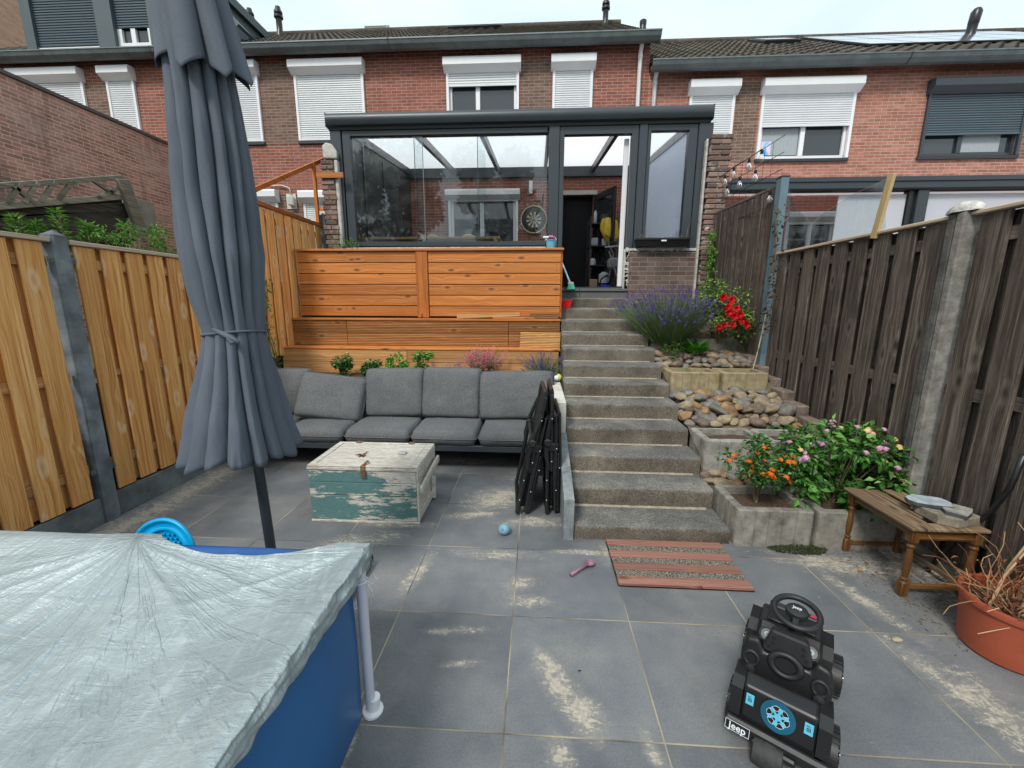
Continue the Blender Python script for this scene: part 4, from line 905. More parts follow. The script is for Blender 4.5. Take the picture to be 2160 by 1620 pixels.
# ragged brick piers
def pier(label, x0, x1, z0, z1, render_side):
    p = thing('brick_pier', label, 'pillar', ((x0+x1)/2, CY, z0)); g = MB(); z = z0
    k = 0
    while z < z1:
        o = rv(-.018, .018); h = .056
        if k % 2: g.box((x0+o, CY-.13+rv(-.01, .01), z), ((x0+x1)/2-.004, CY+.05, z+h), rv(0, 1), ch=.008); g.box(((x0+x1)/2+.004, CY-.13+rv(-.01, .01), z), (x1+rv(-.018, .018), CY+.05, z+h), rv(0, 1), ch=.008)
        else: g.box((x0+o, CY-.13+rv(-.01, .01), z), (x1+rv(-.018, .018), CY+.05, z+h), rv(0, 1), ch=.008)
        z += h+.011; k += 1
    t_ = bpy.data.materials.get('pier_brick')
    if not t_:
        t = T('pier_brick'); col = t.ramp(t.math('ADD', t.math('MULTIPLY', t.rnd(), .6), t.math('MULTIPLY', t.noise(t.gpos(), 25, 4), .4)), [(.2, srgb('#5d4b44')), (.5, srgb('#7d655b')), (.8, srgb('#93796d'))])
        t_ = t.done(t.mix(t.math('MULTIPLY', t.step(t.noise(t.gpos(), 9, 5, .7), .55, .68), .7), col, srgb('#a8a197')), .9, 0, t.bump(t.noise(t.gpos(), 60, 4), .8, .005))
    g.build('bricks', t_, p)
    MB().box((x0+.015, CY-.11, z0), (x1-.015, CY+.04, z1-.02)).build('mortar', M_SEAL, p)
    MB().box((x0+.02 if render_side > 0 else x1, CY-.12, z0), (x0-.0 if render_side > 0 else x1+.05, CY+.06, z1), ch=.01).build('render_edge', M_SEAL, p) if render_side < 0 else MB().box((x0-.05, CY-.12, z0), (x0-.022, CY+.06, z1-.05), ch=.01).build('render_edge', M_SEAL, p)
    return p
XP0, XP1 = Yp(683, 420, CY-.1).x, Yp(708, 420, CY-.1).x
p1 = pier('ragged brick pier with pale render edge left of the conservatory', XP0, XP1+.02, 1.9, Yp(700, 338, CY-.1).z, -1)
XQ0, XQ1 = Yp(1489, 400, CY-.1).x, Yp(1533, 400, CY-.1).x
p2 = pier('broken old brick pier right of the conservatory beside the string lights', XQ0, XQ1, 1.6, Yp(1505, 284, CY-.1).z, 1)
a = Yp(698, 337, CY-.08)
g = MB(); g.prism([(a.x-.1, a.z+.005), (a.x+.09, a.z+.0), (a.x+.1, a.z+.09), (a.x+.03, a.z+.19), (a.x-.06, a.z+.21), (a.x-.11, a.z+.17)], lambda x, z, t_: (x+.02*math.sin(t_*20), t_, z), CY-.13, CY+.04); cs_ = g.build('cap_stone', M_SEAL, fixn=True); bv = cs_.modifiers.new('b', 'BEVEL'); bv.width = .015; bv.segments = 2; tag(cs_, 'broken pale stone lump on top of the left brick pier', 'stone')
g = MB(); g.box((XP0-.05, CY-.17, 3.32), (XP1+.16, CY-.135, 3.39), M=Matrix.Translation((0, 0, 0))); tag(g.build('timber_offcut', W_ORG), 'short orange timber bar across the left brick pier', 'timber')

# ---- things in the conservatory
def ell(c, r, M=None, n=14, k=8, mb=None):
    g = mb or MB(); c = Vector(c)
    g.grid(n, k, lambda u, v: c+((M or Matrix()) @ Vector((r[0]*math.sin(v*PI*.998+.001)*math.cos(2*PI*u), r[1]*math.sin(v*PI*.998+.001)*math.sin(2*PI*u), r[2]*math.cos(v*PI*.998+.001)))), wrapu=True); return g
d = Yp(1126, 463, WY-.1); R_ = .27
db = thing('dartboard', 'round dartboard in a pale ring on the wall behind the glass', 'dartboard', (d.x, WY-.02, d.z))
MX = Matrix.Rotation(PI/2, 4, 'X')
MB().lathe([(R_, 0), (R_, .04), (R_-.03, .05)], (d.x, WY-.02, d.z), 40, M=MX).build('surround', M_BLACK, db, smooth='auto')
MB().torus((d.x, WY-.09, d.z), R_+.015, .014, M=MX, n=48).build('ring', plain('pale_ring', (.62, .5, .34), .5), db, smooth=True)  # plain ring in one even pale colour
g = MB()
for i in range(20):
    for (ra, rb, mm) in ((.02, .1, i % 2), (.1, .113, 2+i % 2), (.113, .165, i % 2), (.165, .178, 2+i % 2)):
        a0, a1 = 2*PI*i/20, 2*PI*(i+1)/20
        g.add([(d.x+ra*math.cos(a0), WY-.076, d.z+ra*math.sin(a0)), (d.x+rb*math.cos(a0), WY-.076, d.z+rb*math.sin(a0)), (d.x+rb*math.cos(a1), WY-.076, d.z+rb*math.sin(a1)), (d.x+ra*math.cos(a1), WY-.076, d.z+ra*math.sin(a1))], [(0, 1, 2, 3)], m=mm)
g.build('face', [plain('dart_cream', (.6, .55, .42), .8), plain('dart_black', (.02, .02, .02), .8), plain('dart_red', (.35, .03, .03), .8), plain('dart_green', (.03, .2, .06), .8)], db)
# two wooden chairs and table inside
M_PINE = wood('light_pine', 'X', '#c79a5a', '#dcb677', '#e8c98f', '#9a6b35', rough=.5)
def wchair(x, y, label):
    c = thing('wooden_chair', label, 'chair', (x, y, 1.845), 'wooden chairs inside the conservatory')
    g = MB(); g.torus((x, y, 2.55), .24, .022, M=Matrix.Rotation(PI/2, 4, 'X') @ Matrix.Scale(1.35, 4, (0, 1, 0)), a0=0, a1=PI, n=20); g.box((x-.26, y-.02, 2.5), (x+.26, y+.02, 2.55)); g.build('backrest', M_PINE, c, smooth='auto')
    for k in range(4): MB().tube([(x-.15+.1*k, y, 2.3), (x-.15+.1*k, y, 2.84)], .01, 6).build('spindle', M_PINE, c)
    MB().box((x-.22, y-.42, 2.27), (x+.22, y+.02, 2.31), ch=.01).build('seat', M_PINE, c)
    for sx in (-.19, .19):
        for sy in (-.38, -.02): MB().box((x+sx-.02, y+sy-.02, 1.845), (x+sx+.02, y+sy+.02, 2.27)).build('leg', M_PINE, c)
p = Yp(912, 499, 8.2); wchair(p.x, 8.2, 'pale bow backed wooden chair behind glass, left one'); p = Yp(988, 499, 8.2); wchair(p.x, 8.2, 'pale bow backed wooden chair behind glass, right one')
g = MB(); a = Yp(760, 500, 6.6); b = Yp(1054, 507, 6.6); g.box((a.x, 6.6, a.z-.035), (b.x, 7.2, a.z), ch=.004)
tb = thing('wooden_table', 'long pale table edge just behind the conservatory glass', 'table', ((a.x+b.x)/2, 6.9, 1.845)); g.build('tabletop', M_PINE, tb)
for x in (a.x+.06, b.x-.06):
    for y in (6.62, 7.12): MB().box((x-.03, y-.03, 1.845), (x+.03, y+.03, a.z-.036)).build('leg', M_PINE, tb)
# inner door (black, standing open) + dark doorway
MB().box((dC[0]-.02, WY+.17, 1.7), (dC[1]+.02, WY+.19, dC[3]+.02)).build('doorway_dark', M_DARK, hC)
g = MB(); g.box((dC[0]-.03, WY-.04, dC[3]), (dC[1]+.07, WY+.03, dC[3]+.09), ch=.004); g.build('door_lintel', plain('cream_frame', (.45, .44, .38), .6), hC)
ph = Matrix.Translation((dC[1]+.03, WY-.03, 1.86)) @ Matrix.Rotation(math.radians(-68), 4, 'Z')
g = MB(); hh = dC[3]-1.88
for (x0, x1, z0, z1) in ((0, .1, 0, hh), (.72, .82, 0, hh), (.101, .719, 0, .15), (.101, .719, hh-.12, hh)): g.box((x0, -.03, z0), (x1, .03, z1), M=ph, ch=.004)
do = g.build('open_door', M_BLACK, hC); MB().box((.1, -.006, .15), (.72, .006, hh-.12), M=ph).build('pane', M_PANE, do)
MB().tube([ph @ Vector((.75, -.03, 1.0)), ph @ Vector((.75, -.08, 1.0)), ph @ Vector((.66, -.08, 1.0))], .012, 8).build('handle', plain('steel', (.6, .6, .6), .3, 1), do)
# shelf rack
rx0, rx1 = Yp(1243, 500, 9.4).x, Yp(1302, 500, 9.4).x
rk = thing('storage_rack', 'black storage rack full of clutter beside the inner door', 'rack', ((rx0+rx1)/2, 9.4, 1.845))
for x in (rx0, rx1): 
    for y in (9.2, 9.65): MB().box((x-.015, y-.015, 1.845), (x+.015, y+.015, 3.4)).build('post', M_BLACK, rk)
for z in (2.0, 2.4, 2.8, 3.25): MB().box((rx0, 9.2, z), (rx1, 9.66, z+.02)).build('shelf', M_BLACK, rk)
def small(kind, label, cat, c, s_, col, rad=False, group='clutter on the storage rack'):
    m = plain('paint_%s_%d' % (kind, len(bpy.data.materials)), col, .5)
    if rad: g = MB().lathe([(s_[0]*.42, 0), (s_[0]*.5, s_[2]*.05), (s_[0]*.5, s_[2]*.8), (s_[0]*.3, s_[2]*.92), (s_[0]*.3, s_[2])], (c[0], c[1], c[2]), 14)
    else: g = MB().box((c[0]-s_[0]/2, c[1]-s_[1]/2, c[2]), (c[0]+s_[0]/2, c[1]+s_[1]/2, c[2]+s_[2]), ch=.01)
    tag(g.build(kind, m, smooth='auto'), label, cat, group)
small('storage_tub', 'white plastic tub on the third rack shelf', 'tub', (rx0+.08, 9.3, 2.42), (.13, .13, .14), (.6, .6, .58), True)
small('storage_box', 'tan cardboard box at the foot of the rack', 'box', (rx0+.1, 9.25, 1.86), (.16, .16, .26), (.4, .28, .15))
small('paint_bucket', 'white bucket on a blue lid at the rack foot', 'bucket', (rx0+.33, 9.2, 2.03), (.24, .24, .24), (.55, .57, .58), True)
small('blue_tub', 'blue tub with white rim at the rack foot', 'tub', (rx0+.33, 9.1, 1.86), (.3, .3, .15), (.02, .08, .5), True)
small('storage_box', 'small grey box on the second rack shelf', 'box', (rx0+.1, 9.3, 2.82), (.14, .12, .16), (.35, .35, .35))
small('storage_box', 'small white box beside the grey box on the rack', 'box', (rx0+.33, 9.3, 2.82), (.14, .12, .15), (.7, .7, .7))
small('spray_can', 'grey bottle on top of the storage rack', 'bottle', (rx0+.1, 9.3, 3.27), (.07, .07, .26), (.45, .45, .45), True)
small('tool_case', 'dark round tool case on top of the storage rack', 'case', (rx0+.33, 9.35, 3.27), (.3, .2, .2), (.03, .035, .04), True)
bgp = Yp(1283, 488, 9.15)
def bagf(u, v):
    a = 2*PI*u; r_ = .17+.05*math.sin(3*a+v*2)+.04*noise.noise(Vector((math.cos(a)*2, math.sin(a)*2, v*4))); wv = math.sin(PI*min(1, .12+v*.95))**.5
    return (bgp.x+r_*wv*math.cos(a)*1.0+.06*v, bgp.y+.5*r_*wv*math.sin(a), bgp.z+.26-.55*v)
g = MB(); g.grid(24, 14, bagf, wrapu=True); bgo = g.build('yellow_bag', plain('yellow_plastic', (.62, .43, .03), .35, 0, .15, 9), smooth=True); tag(bgo, 'crumpled bright yellow shopping bag hanging on the rack', 'bag')
g = MB(); g.torus((bgp.x+.02, bgp.y-.13, bgp.z-.05), .09, .007, M=Matrix.Rotation(PI/2, 4, 'X'), a0=PI*1.1, a1=PI*1.9, n=12); g.build('printed_smile', M_BLACK, bgo)
# white machine / bike like clutter lower right
kb_ = thing('pushchair', 'folded black pushchair with grey seat behind the door frame', 'pushchair', (bgp.x+.05, 8.9, 1.845))
MB().torus((bgp.x+.0, 8.9, 2.02), .16, .018, M=Matrix.Rotation(PI/2, 4, 'X')).build('wheel', M_BLACK, kb_); MB().torus((bgp.x+.2, 8.7, 2.0), .14, .018, M=Matrix.Rotation(PI/2, 4, 'X')).build('wheel', M_BLACK, kb_)
g = MB(); g.tube([(bgp.x, 8.9, 2.05), (bgp.x+.08, 8.85, 2.6), (bgp.x-.05, 8.8, 2.8)], .015, 6); g.tube([(bgp.x+.2, 8.7, 2.0), (bgp.x-.02, 8.8, 2.65)], .015, 6); g.tube([(bgp.x-.12, 8.75, 2.72), (bgp.x+.15, 8.75, 2.74)], .018, 6); g.build('frame', plain('grey_tube', (.3, .3, .3), .4), kb_)
g = MB(); g.box((bgp.x-.04, 8.72, 2.3), (bgp.x+.18, 8.9, 2.52), ch=.04); g.build('seat', plain('grey_seat', (.22, .22, .22), .8), kb_)
# black window-box planter on the parapet
wx0, wx1 = Yp(1340, 510, CY-.12).x, Yp(1452, 510, CY-.12).x; z0 = 2.385
pl = thing('window_planter', 'long black plastic planter trough on the brick parapet', 'planter', ((wx0+wx1)/2, CY-.12, z0))
g = MB(); A = [(wx0+.02, CY-.17), (wx1-.02, CY-.17), (wx1-.02, CY-.06), (wx0+.02, CY-.06)]; B = [(wx0, CY-.2), (wx1, CY-.2), (wx1, CY-.05), (wx0, CY-.05)]
vs = [(x, y, z0) for x, y in A]+[(x, y, z0+.1) for x, y in B]+[(x+(.012 if x < 1.7 else -.012), y+(.012 if y < CY-.1 else -.012), z0+.1) for x, y in B]+[(x, y, z0+.04) for x, y in A]
g.add(vs, [(3, 2, 1, 0)]+[(i+4*k, (i+1) % 4+4*k, (i+1) % 4+4*k+4, i+4*k+4) for k in range(3) for i in range(4)]+[(12, 13, 14, 15)]); g.box((wx0-.008, CY-.208, z0+.085), (wx1+.008, CY-.2005, z0+.108)); g.build('trough', M_BLACK, pl)
MB().box((wx0+.33, CY-.2105, z0+.06), (wx0+.4, CY-.207, z0+.078)).build('sticker', M_WHITE, pl)
g = MB()
for i in range(40):
    x = rv(wx0+.03, wx1-.03); h = rv(.05, .12) if i else .3; g.tube([(x, CY-.13, z0+.05), (x+rv(-.02, .02), CY-.13+rv(-.02, .02), z0+.05+h*.6), (x+rv(-.07, .07), CY-.14+rv(-.05, .02), z0+.05+h)], [.003, .002, .001], 4)
g.build('dry_stems', plain('straw', (.35, .28, .17), .9), pl)

# ================================================================ RIGHT NEIGHBOUR'S LEAN-TO
NY = 7.4
nc = thing('lean_to', 'dark grey glazed lean-to of the right neighbour behind the fences', 'conservatory', (6, NY, 1.5))
nz = lambda v, u=1700: Yp(u, v, NY).z
nx = lambda u, v=440: Yp(u, v, NY).x
zb1, zt1 = nz(405), nz(382)
MB().box((nx(1530), NY-.12, zb1), (12, NY+.1, zt1), ch=.02).build('gutter_beam', M_GREY, nc)
MB().box((nx(1530), NY-.14, zt1-.05), (12, NY-.121, zt1+.02), ch=.004).build('beam_lip', M_GREY, nc)
for u0, u1 in ((1923, 1946),): MB().box((nx(u0), NY-.08, 1.5), (nx(u1), NY+.08, zb1-.001), ch=.006).build('post', M_GREY, nc); MB().box((nx(u0)-.1, NY-.03, 1.5), (nx(u0)-.001, NY+.08, zb1-.001)).build('post', M_BLACK, nc)
FZ = frosted('lean_to_sheet', (.82, .82, .88), .35)
for a, b in ((nx(1766), nx(1921)-.1), (nx(1948), nx(2160)+1.5)): MB().box((a, NY+.0, 1.5), (b, NY+.02, zb1-.05)).build('frosted_panel', FZ, nc)
MB().add([(nx(1530), NY+.1, zt1-.05), (12, NY+.1, zt1-.05), (12, WY-.01, zt1+.35), (nx(1530), WY-.01, zt1+.35)], [(0, 1, 2, 3)]).build('roof_sheet', FZ, nc)

# trees behind the photographer (seen only as reflections in the glass)
M_LEAFT = leafmat('tree_leaf', ['#24401c', '#35552a', '#4b6b35'])
M_BARK = plain('bark', (.1, .075, .055), .95, 0, .3, 9, .8)
for i, (x, y, h, r_) in enumerate(((-9, -15, 10.5, 3.4), (-2.5, -17, 11.2, 2.6), (-15, -13, 9.5, 3.2))):
    tr = thing('garden_tree', ['broad tree behind the photographer, reflected in the left pane', 'tall tree behind the photographer, reflected above the inner window', 'far left tree behind the photographer'][i], 'tree', (x, y, -.1))
    g = MB(); g.tube([(x, y, -.1), (x+.1, y, h*.4), (x, y+.1, h*.75)], [.28, .2, .06], 10)
    for k in range(6):
        a = k*1.1; z = h*(.35+.07*k); g.tube([(x, y, z), (x+math.cos(a)*r_*.5, y+math.sin(a)*r_*.5, z+h*.12)], [.09, .03], 6)
    g.build('trunk', M_BARK, tr)
    g = MB(); lr = random.Random(i)
    cl = [(Vector((x, y, h*.66))+Vector((lr.uniform(-1, 1)*r_*.8, lr.uniform(-1, 1)*r_*.8, lr.uniform(-.85, 1)*h*.3)), lr.uniform(.6, 1.3)) for _ in range(26)]
    for c, s_ in cl:
        for _ in range(260):
            dd = Vector((lr.gauss(0, 1), lr.gauss(0, 1), lr.gauss(0, 1))).normalized(); g.leaf(c+dd*s_*lr.uniform(.5, 1), dd+Vector((0, 0, -.3)), Vector((lr.uniform(-1, 1), lr.uniform(-1, 1), 1)), .32, .24, lr.random())
    g.build('crown', M_LEAFT, tr)
# ================================================================ POOL + COVER
M_BLUE = plain('pool_blue', (.012, .11, .3), .4, 0, .1, 3, .15, bscale=200)
PX0, PX1, PY0, PY1, PZ = -3.02, -.645, -1.3, 1.325, .68
pool = thing('frame_pool', 'blue rectangular frame pool under a silver cover', 'pool', ((PX0+PX1)/2, 0, 0))
g = MB()
def liner(u, v):
    # outward bulging wall running along the right side then the back
    L1, L2 = PY1-PY0, PX1-PX0; s_ = u*(L1+L2); z = .02+v*(PZ-.03); bul = .0+.045*math.sin(min(1, v*1.15)*PI)**.8
    if s_ < L1: t_ = s_/L1; k = min(1, min(t_, 1-t_)*9); return (PX1+bul*k-.01, PY0+s_, z)
    t_ = (s_-L1)/L2; k = min(1, min(t_, 1-t_)*9); return (PX1-(s_-L1)-.01, PY1+bul*k*.6-.02, z)
g.grid(90, 14, liner); g.build('liner', M_BLUE, pool, smooth=True)
g = MB(); g.tube([(PX1, PY0, PZ), (PX1, PY1, PZ)], .026, 12); g.tube([(PX1, PY1, PZ), (PX0, PY1, PZ)], .026, 12); g.tube([(PX0, PY1, PZ), (PX0, PY0, PZ)], .026, 12); g.build('top_rail', plain('rail_blue', (.02, .1, .32), .4), pool, smooth=True)
M_WTUBE = plain('white_tube', (.6, .6, .68), .35, 0, .04, 6)
for (x, y) in ((PX1+.015, PY1-.0), (PX1+.015, PY0+.3), (-1.5, PY1+.02)):
    lo = MB().tube([(x-.005, y, .03), (x-.005, y-.003, PZ-.03)], .019, 12).build('leg', M_WTUBE, pool, smooth='auto')
    MB().lathe([(.04, 0), (.04, .012), (.026, .02), (.024, .07)], (x, y+.005, .0), 16, M=Matrix.Rotation(.12, 4, 'Y')).build('foot', M_WHITE, lo, smooth='auto')
pk = Yp(290, 1140, PY1)
def cover_mat():
    t = T('silver_tarp'); p = t.gpos()
    n0 = t.noise(p, 5, 5, .6); n1 = t.noise(t.n('ShaderNodeMapping', {'Vector': p, 'Rotation': (0, 0, .6), 'Scale': (1, 3.5, 1)}).outputs[0], 14, 6, .68, 1.0)
    n2 = t.noise(t.n('ShaderNodeMapping', {'Vector': p, 'Rotation': (0, 0, -.5), 'Scale': (1, 4, 1)}).outputs[0], 26, 5, .7, .6)
    def an(rot, sc, s_, o=0, det=6, ro=.62, di=.5): return t.noise(t.n('ShaderNodeMapping', {'Vector': p, 'Rotation': (0, 0, rot), 'Scale': sc, 'Location': (o, o, 0)}).outputs[0], s_, det, ro, di)
    def crease(v, w_): return t.step(t.math('ABSOLUTE', t.math('SUBTRACT', v, .5)), w_, .0)     # thin line where the noise crosses its mean
    X_, Y_, _z = t.xyz(p)
    def polar(cx_, cy_, ka, kr, det=6, o=0.0, ro=.6):          # streaks that run out from the point where the cover is tied
        dx_ = t.math('SUBTRACT', X_, cx_); dy_ = t.math('SUBTRACT', Y_, cy_); an_ = t.math('ARCTAN2', dx_, t.math('MULTIPLY', dy_, -1)); r_ = t.math('SQRT', t.math('ADD', t.math('MULTIPLY', dx_, dx_), t.math('MULTIPLY', dy_, dy_)))
        return t.n('ShaderNodeTexNoise', {'Vector': t.vec(t.math('MULTIPLY', an_, ka), t.math('MULTIPLY', r_, kr), o), 'Scale': 1.0, 'Detail': float(det), 'Roughness': ro, 'Distortion': .35}).outputs['Fac']
    a1, a2, a3 = polar(pk.x, PY1, 7, 1.6), an(.75, (1, 4, 1), 5, 3), polar(pk.x+.3, PY1+1.2, 60, 5.0, o=8.0)
    c1, c2 = crease(polar(pk.x, PY1, 5, 1.2, 4, 2.0), .025), crease(an(.9, (1, 1.6, 1), 3.2, 9, 4), .018)
    fine = an(.9, (1, 3, 1), 55, 1, 3)
    col = t.ramp(n0, [(.3, (.31, .37, .382)), (.7, (.41, .47, .48))])
    st = t.step(a3, .52, .72); col = t.mix(t.math('MULTIPLY', st, .3), col, (.66, .71, .71, 1))
    col = t.mix(t.math('MULTIPLY', t.step(a1, .45, .25), .3), col, (.27, .32, .335, 1))
    h = t.math('ADD', t.math('ADD', t.math('MULTIPLY', a1, .9), t.math('MULTIPLY', a2, .8)), t.math('ADD', t.math('MULTIPLY', a3, .5), t.math('MULTIPLY', fine, .1)))
    h = t.math('ADD', h, t.math('ADD', t.math('MULTIPLY', c1, .16), t.math('MULTIPLY', c2, .06)))
    return t.done(col, t.math('ADD', .34, t.math('MULTIPLY', n1, .15)), .3, t.bump(h, .75, .014), .6)
M_COVER = cover_mat()
def coverz(x, y):
    # signed distances inside the rim
    dx = min(PX1-x, x-PX0); dy = min(PY1-y, y-PY0); e = max(0, min(dx, dy))
    sag = .17*(1-math.exp(-e*2.6))
    z = PZ+.034-sag
    # folds fanning out from the place where the cover is tied to the rail
    for (cx_, cy_, nf, am, rng) in ((pk.x, PY1, 9, .013, .8), (PX1, PY1, 7, .009, .5)):
        a = math.atan2(cy_-y, x-cx_); r_ = math.hypot(x-cx_, y-cy_)
        z += am*math.exp(-r_/rng)*((1-abs(math.sin(a*nf+1.8*noise.noise(Vector((a*3, r_*1.2, 2))))))**2.2*1.3-.3)*min(1, r_*9)*(1-.4*math.exp(-e*4))
    z += .008*math.exp(-((x-pk.x)**2+(y-PY1)**2)/.01)
    z += .016*noise.noise(Vector((x*2.4, y*2.4, 1)))*min(1, e*5)
    rg = lambda a, b, c: 1-2*abs(noise.noise(Vector((a, b, c))))
    z += .007*rg(x*1.3+y*1.0+.6*noise.noise(Vector((x*2, y*2, 8))), y*1.5-x*1.2, 4)+.0025*rg(x*3+y*3, y*5-x*5, 7)
    z += .006*(1-min(1, abs((min(PX1-x, 9)-.16-.02*math.sin(y*5))/.03)))*(1 if e == PX1-x else 0)
    # the far edge lies inside the blue rail between tie and corner
    return z
def coverpt(u, v):
    x = PX0-.03+(PX1+.035-PX0+.03)*u; y = PY0-.02+(PY1+.035-PY0+.02)*v
    t_ = (x-pk.x)/(PX1-pk.x)
    if v > .93 and .08 < t_ < .9:
        k = (v-.93)/.07; y -= k*.075*math.sin(PI*(t_-.08)/.82)**.6
    z = coverz(min(x, PX1), min(y, PY1))
    if y > PY1+.02: z -= .0
    return (x, y, z)
g = MB(); NU, NV = 260, 240
def cfun(u, v):
    # last strips hang over the right side and far side of the rail
    uu = min(1, u/.94); p = Vector(coverpt(uu, min(1, v/.97)))
    hu = max(0, (u-.94)/.06); hv = max(0, (v-.97)/.03)
    if hu > 0:
        dr = .07+.008*math.sin(p.y*7)+.01*noise.noise(Vector((p.y*11, 0, 0)))
        p.z -= hu*dr; p.x += .006*math.sin(hu*PI)+.012*noise.noise(Vector((p.y*14, hu*3, 0)))+.006*noise.noise(Vector((p.y*30, hu*5, 2)))
    if hv > 0:
        t_ = (p.x-pk.x)/(PX1-pk.x)
        if t_ < .08 or t_ > .9: p.z -= hv*.05; p.y += .006
    return p
NU, NV = 420, 330; g.grid(NU, NV, cfun)
cvr = g.build('pool_cover', M_COVER, smooth=True, solid=.002); tag(cvr, 'wrinkled silver grey tarpaulin cover stretched over the pool', 'cover')
g = MB(); c = Vector((PX1+.03, PY1-.005, PZ-.085))
for s_ in (-1, 1): g.tube([c, c+Vector((.025*s_, .01, .02)), c+Vector((.04*s_, .012, -.005)), c+Vector((.02*s_, .01, -.02)), c], .0025, 6)
g.tube([c, c+Vector((.015, .01, -.05)), c+Vector((.02, .012, -.1))], .0022, 6); g.tube([c, c+Vector((-.012, .01, -.04)), c+Vector((-.02, .0, -.06))], .0022, 6)
g.torus(c+Vector((-.02, 0, 0)), .024, .003, n=20, k=6)
g.build('tie_cord', M_WHITE, cvr, smooth=True)

# ================================================================ PARASOL
UYP = 1.75
ub = Yp(572, 1160, UYP); ut = Yp(397, 0, UYP); ax = (ut-ub).normalized(); ub0 = ub-ax*((ub.z)/ax.z)
um = thing('garden_parasol', 'closed blue grey parasol tied round its pole beside the pool', 'parasol', (ub0.x, ub0.y, 0))
MB().tube([ub0, ub0+ax*3.2], .0225, 16).build('pole', plain('pole_grey', (.03, .036, .042), .35), um, smooth='auto')
MB().box((ub0.x-.28, ub0.y-.0, 0), (ub0.x+.28, ub0.y+.5, .07), M=Matrix.Identity(4), ch=.02).build('base_slab', M_CONC, um)
def cloth_mat():
    t = T('parasol_cloth'); p = t.gpos(); n = t.noise(p, 420, 2); n2 = t.noise(p, 3, 4)
    c = t.ramp(n2, [(.3, (.085, .1, .125)), (.7, (.12, .14, .17))]); c = t.mix(.3, c, t.mix(1, c, t.ramp(n, [(.35, (.6, .6, .6)), (.65, (1.4, 1.4, 1.4))]), 'MULTIPLY'))
    return t.done(c, .8, 0, t.bump(n, .2, .001), .3)
M_CLOTH = cloth_mat()
e1 = Vector((1, 0, 0)); e1 = (e1-ax*e1.dot(ax)).normalized(); e2 = ax.cross(e1)
def apt(v_): # point on axis for photo row v_
    p = Yp(397+.1509*v_, v_, UYP); return p
# (row, left half width px, right half width px)
PROF = [(-120, 60, 62), (0, 58, 58), (160, 58, 62), (330, 74, 70), (430, 83, 71), (540, 92, 66), (640, 86, 53), (695, 73, 47), (712, 75, 47), (760, 97, 48), (840, 132, 56), (900, 156, 65), (955, 182, 76)]
def prof(v_):
    for (a, l0, r0), (b, l1, r1) in zip(PROF, PROF[1:]):
        if v_ <= b: f = (v_-a)/(b-a); f = f*f*(3-2*f) if False else f; return l0+(l1-l0)*f, r0+(r1-r0)*f
    return PROF[-1][1:]
NPL = 13
def canopy(u, v):
    row = -120+v*1075; th = 2*PI*u; L_, R_2 = prof(row); s_ = UYP/FPX*.985
    ph = th*NPL+1.1*math.sin(th*2+row*.004)+.5*math.sin(th*3+1)+.35*noise.noise(Vector((math.cos(th)*2, math.sin(th)*2, row*.006)))*4
    below = max(0, (row-712)/243); pl = abs(math.sin(ph/2))**.62
    amp = .30 if row < 640 else (.12+.1*abs(row-700)/60 if row < 760 else .3)
    if 640 <= row < 760: amp = .14+.16*min(1, abs(row-700)/60)
    rad = (1-amp)+amp*pl
    rx = (R_2 if math.cos(th) > 0 else L_); c = abs(math.cos(th))**1.0
    rxx = (R_2+L_)/2+(R_2-L_)/2*math.cos(th)*1.0
    a = apt(row); rr_ = rad
    ry = (R_2+L_)/2*.92
    hem = below**2*(5*math.sin(ph*.5)**2+9*math.sin(th*2+1)+6*math.sin(th*5))*.002
    drop = ax*(-hem*1.0)
    twist = .25*math.sin(row*.01)*.3
    rr_ *= 1+.035*noise.noise(Vector((math.cos(th)*7, math.sin(th)*7, row*.012)))+.02*noise.noise(Vector((math.cos(th)*16, math.sin(th)*16, row*.03)))*min(1, .4+below)
    x_ = rxx*math.cos(th)*rr_*s_; y_ = ry*math.sin(th)*rr_*s_
    return a+e1*x_+e2*y_+drop
g = MB(); g.grid(330, 110, canopy, wrapu=True)
cn = g.build('canopy', M_CLOTH, um, smooth=True, solid=.003)
def flap(u, v):
    th = 2*PI*u; n = 7; ph = th*n+.9*math.sin(th*2+.6); row = -140+v*(288+20*(2/PI)*math.asin(math.sin(ph))+26*math.sin(th+2.4))
    s_ = UYP/FPX*.985; base = 50+13*v+4*v*v; amp = .1+.3*v**1.3; pl = abs(math.sin(ph/2+.5))**.8
    rad = base*(1-amp+amp*pl*1.55); off = 16*v
    a = apt(row); return a+e1*((rad*math.cos(th)+off*1.1)*s_)+e2*(rad*math.sin(th)*.95*s_)
g = MB(); g.grid(300, 40, flap, wrapu=True); g.build('wind_vent', M_CLOTH, um, smooth=True, solid=.003)
# tie strap round the waist with a small knot
g = MB()
def ring(row, k): 
    L_, R_2 = prof(row); s_ = UYP/FPX; a = apt(row); pts = []
    for i in range(41):
        th = 2*PI*i/40; rxx = (R_2+L_)/2+(R_2-L_)/2*math.cos(th); pts.append(a+e1*(rxx*k*math.cos(th)*s_)+e2*((R_2+L_)/2*.92*k*math.sin(th)*s_)+ax*(.012*math.sin(th+2.4)))
    return pts
g.tube(ring(703, 1.0), .0055, 6); kp = apt(705)+e2*(-.12)+e1*(-.055)
kp = Yp(478, 708, UYP-.13)
g.tube([kp+Vector((-.07, .02, .025)), kp, kp+Vector((.03, .0, -.015)), kp+Vector((.05, 0, -.03))], [.007, .012, .01, .006], 6); g.tube([kp, kp+Vector((.02, 0, -.03)), kp+Vector((.035, .0, -.022))], [.008, .01, .005], 6)
g.build('tie_strap', M_CLOTH, um, smooth=True)

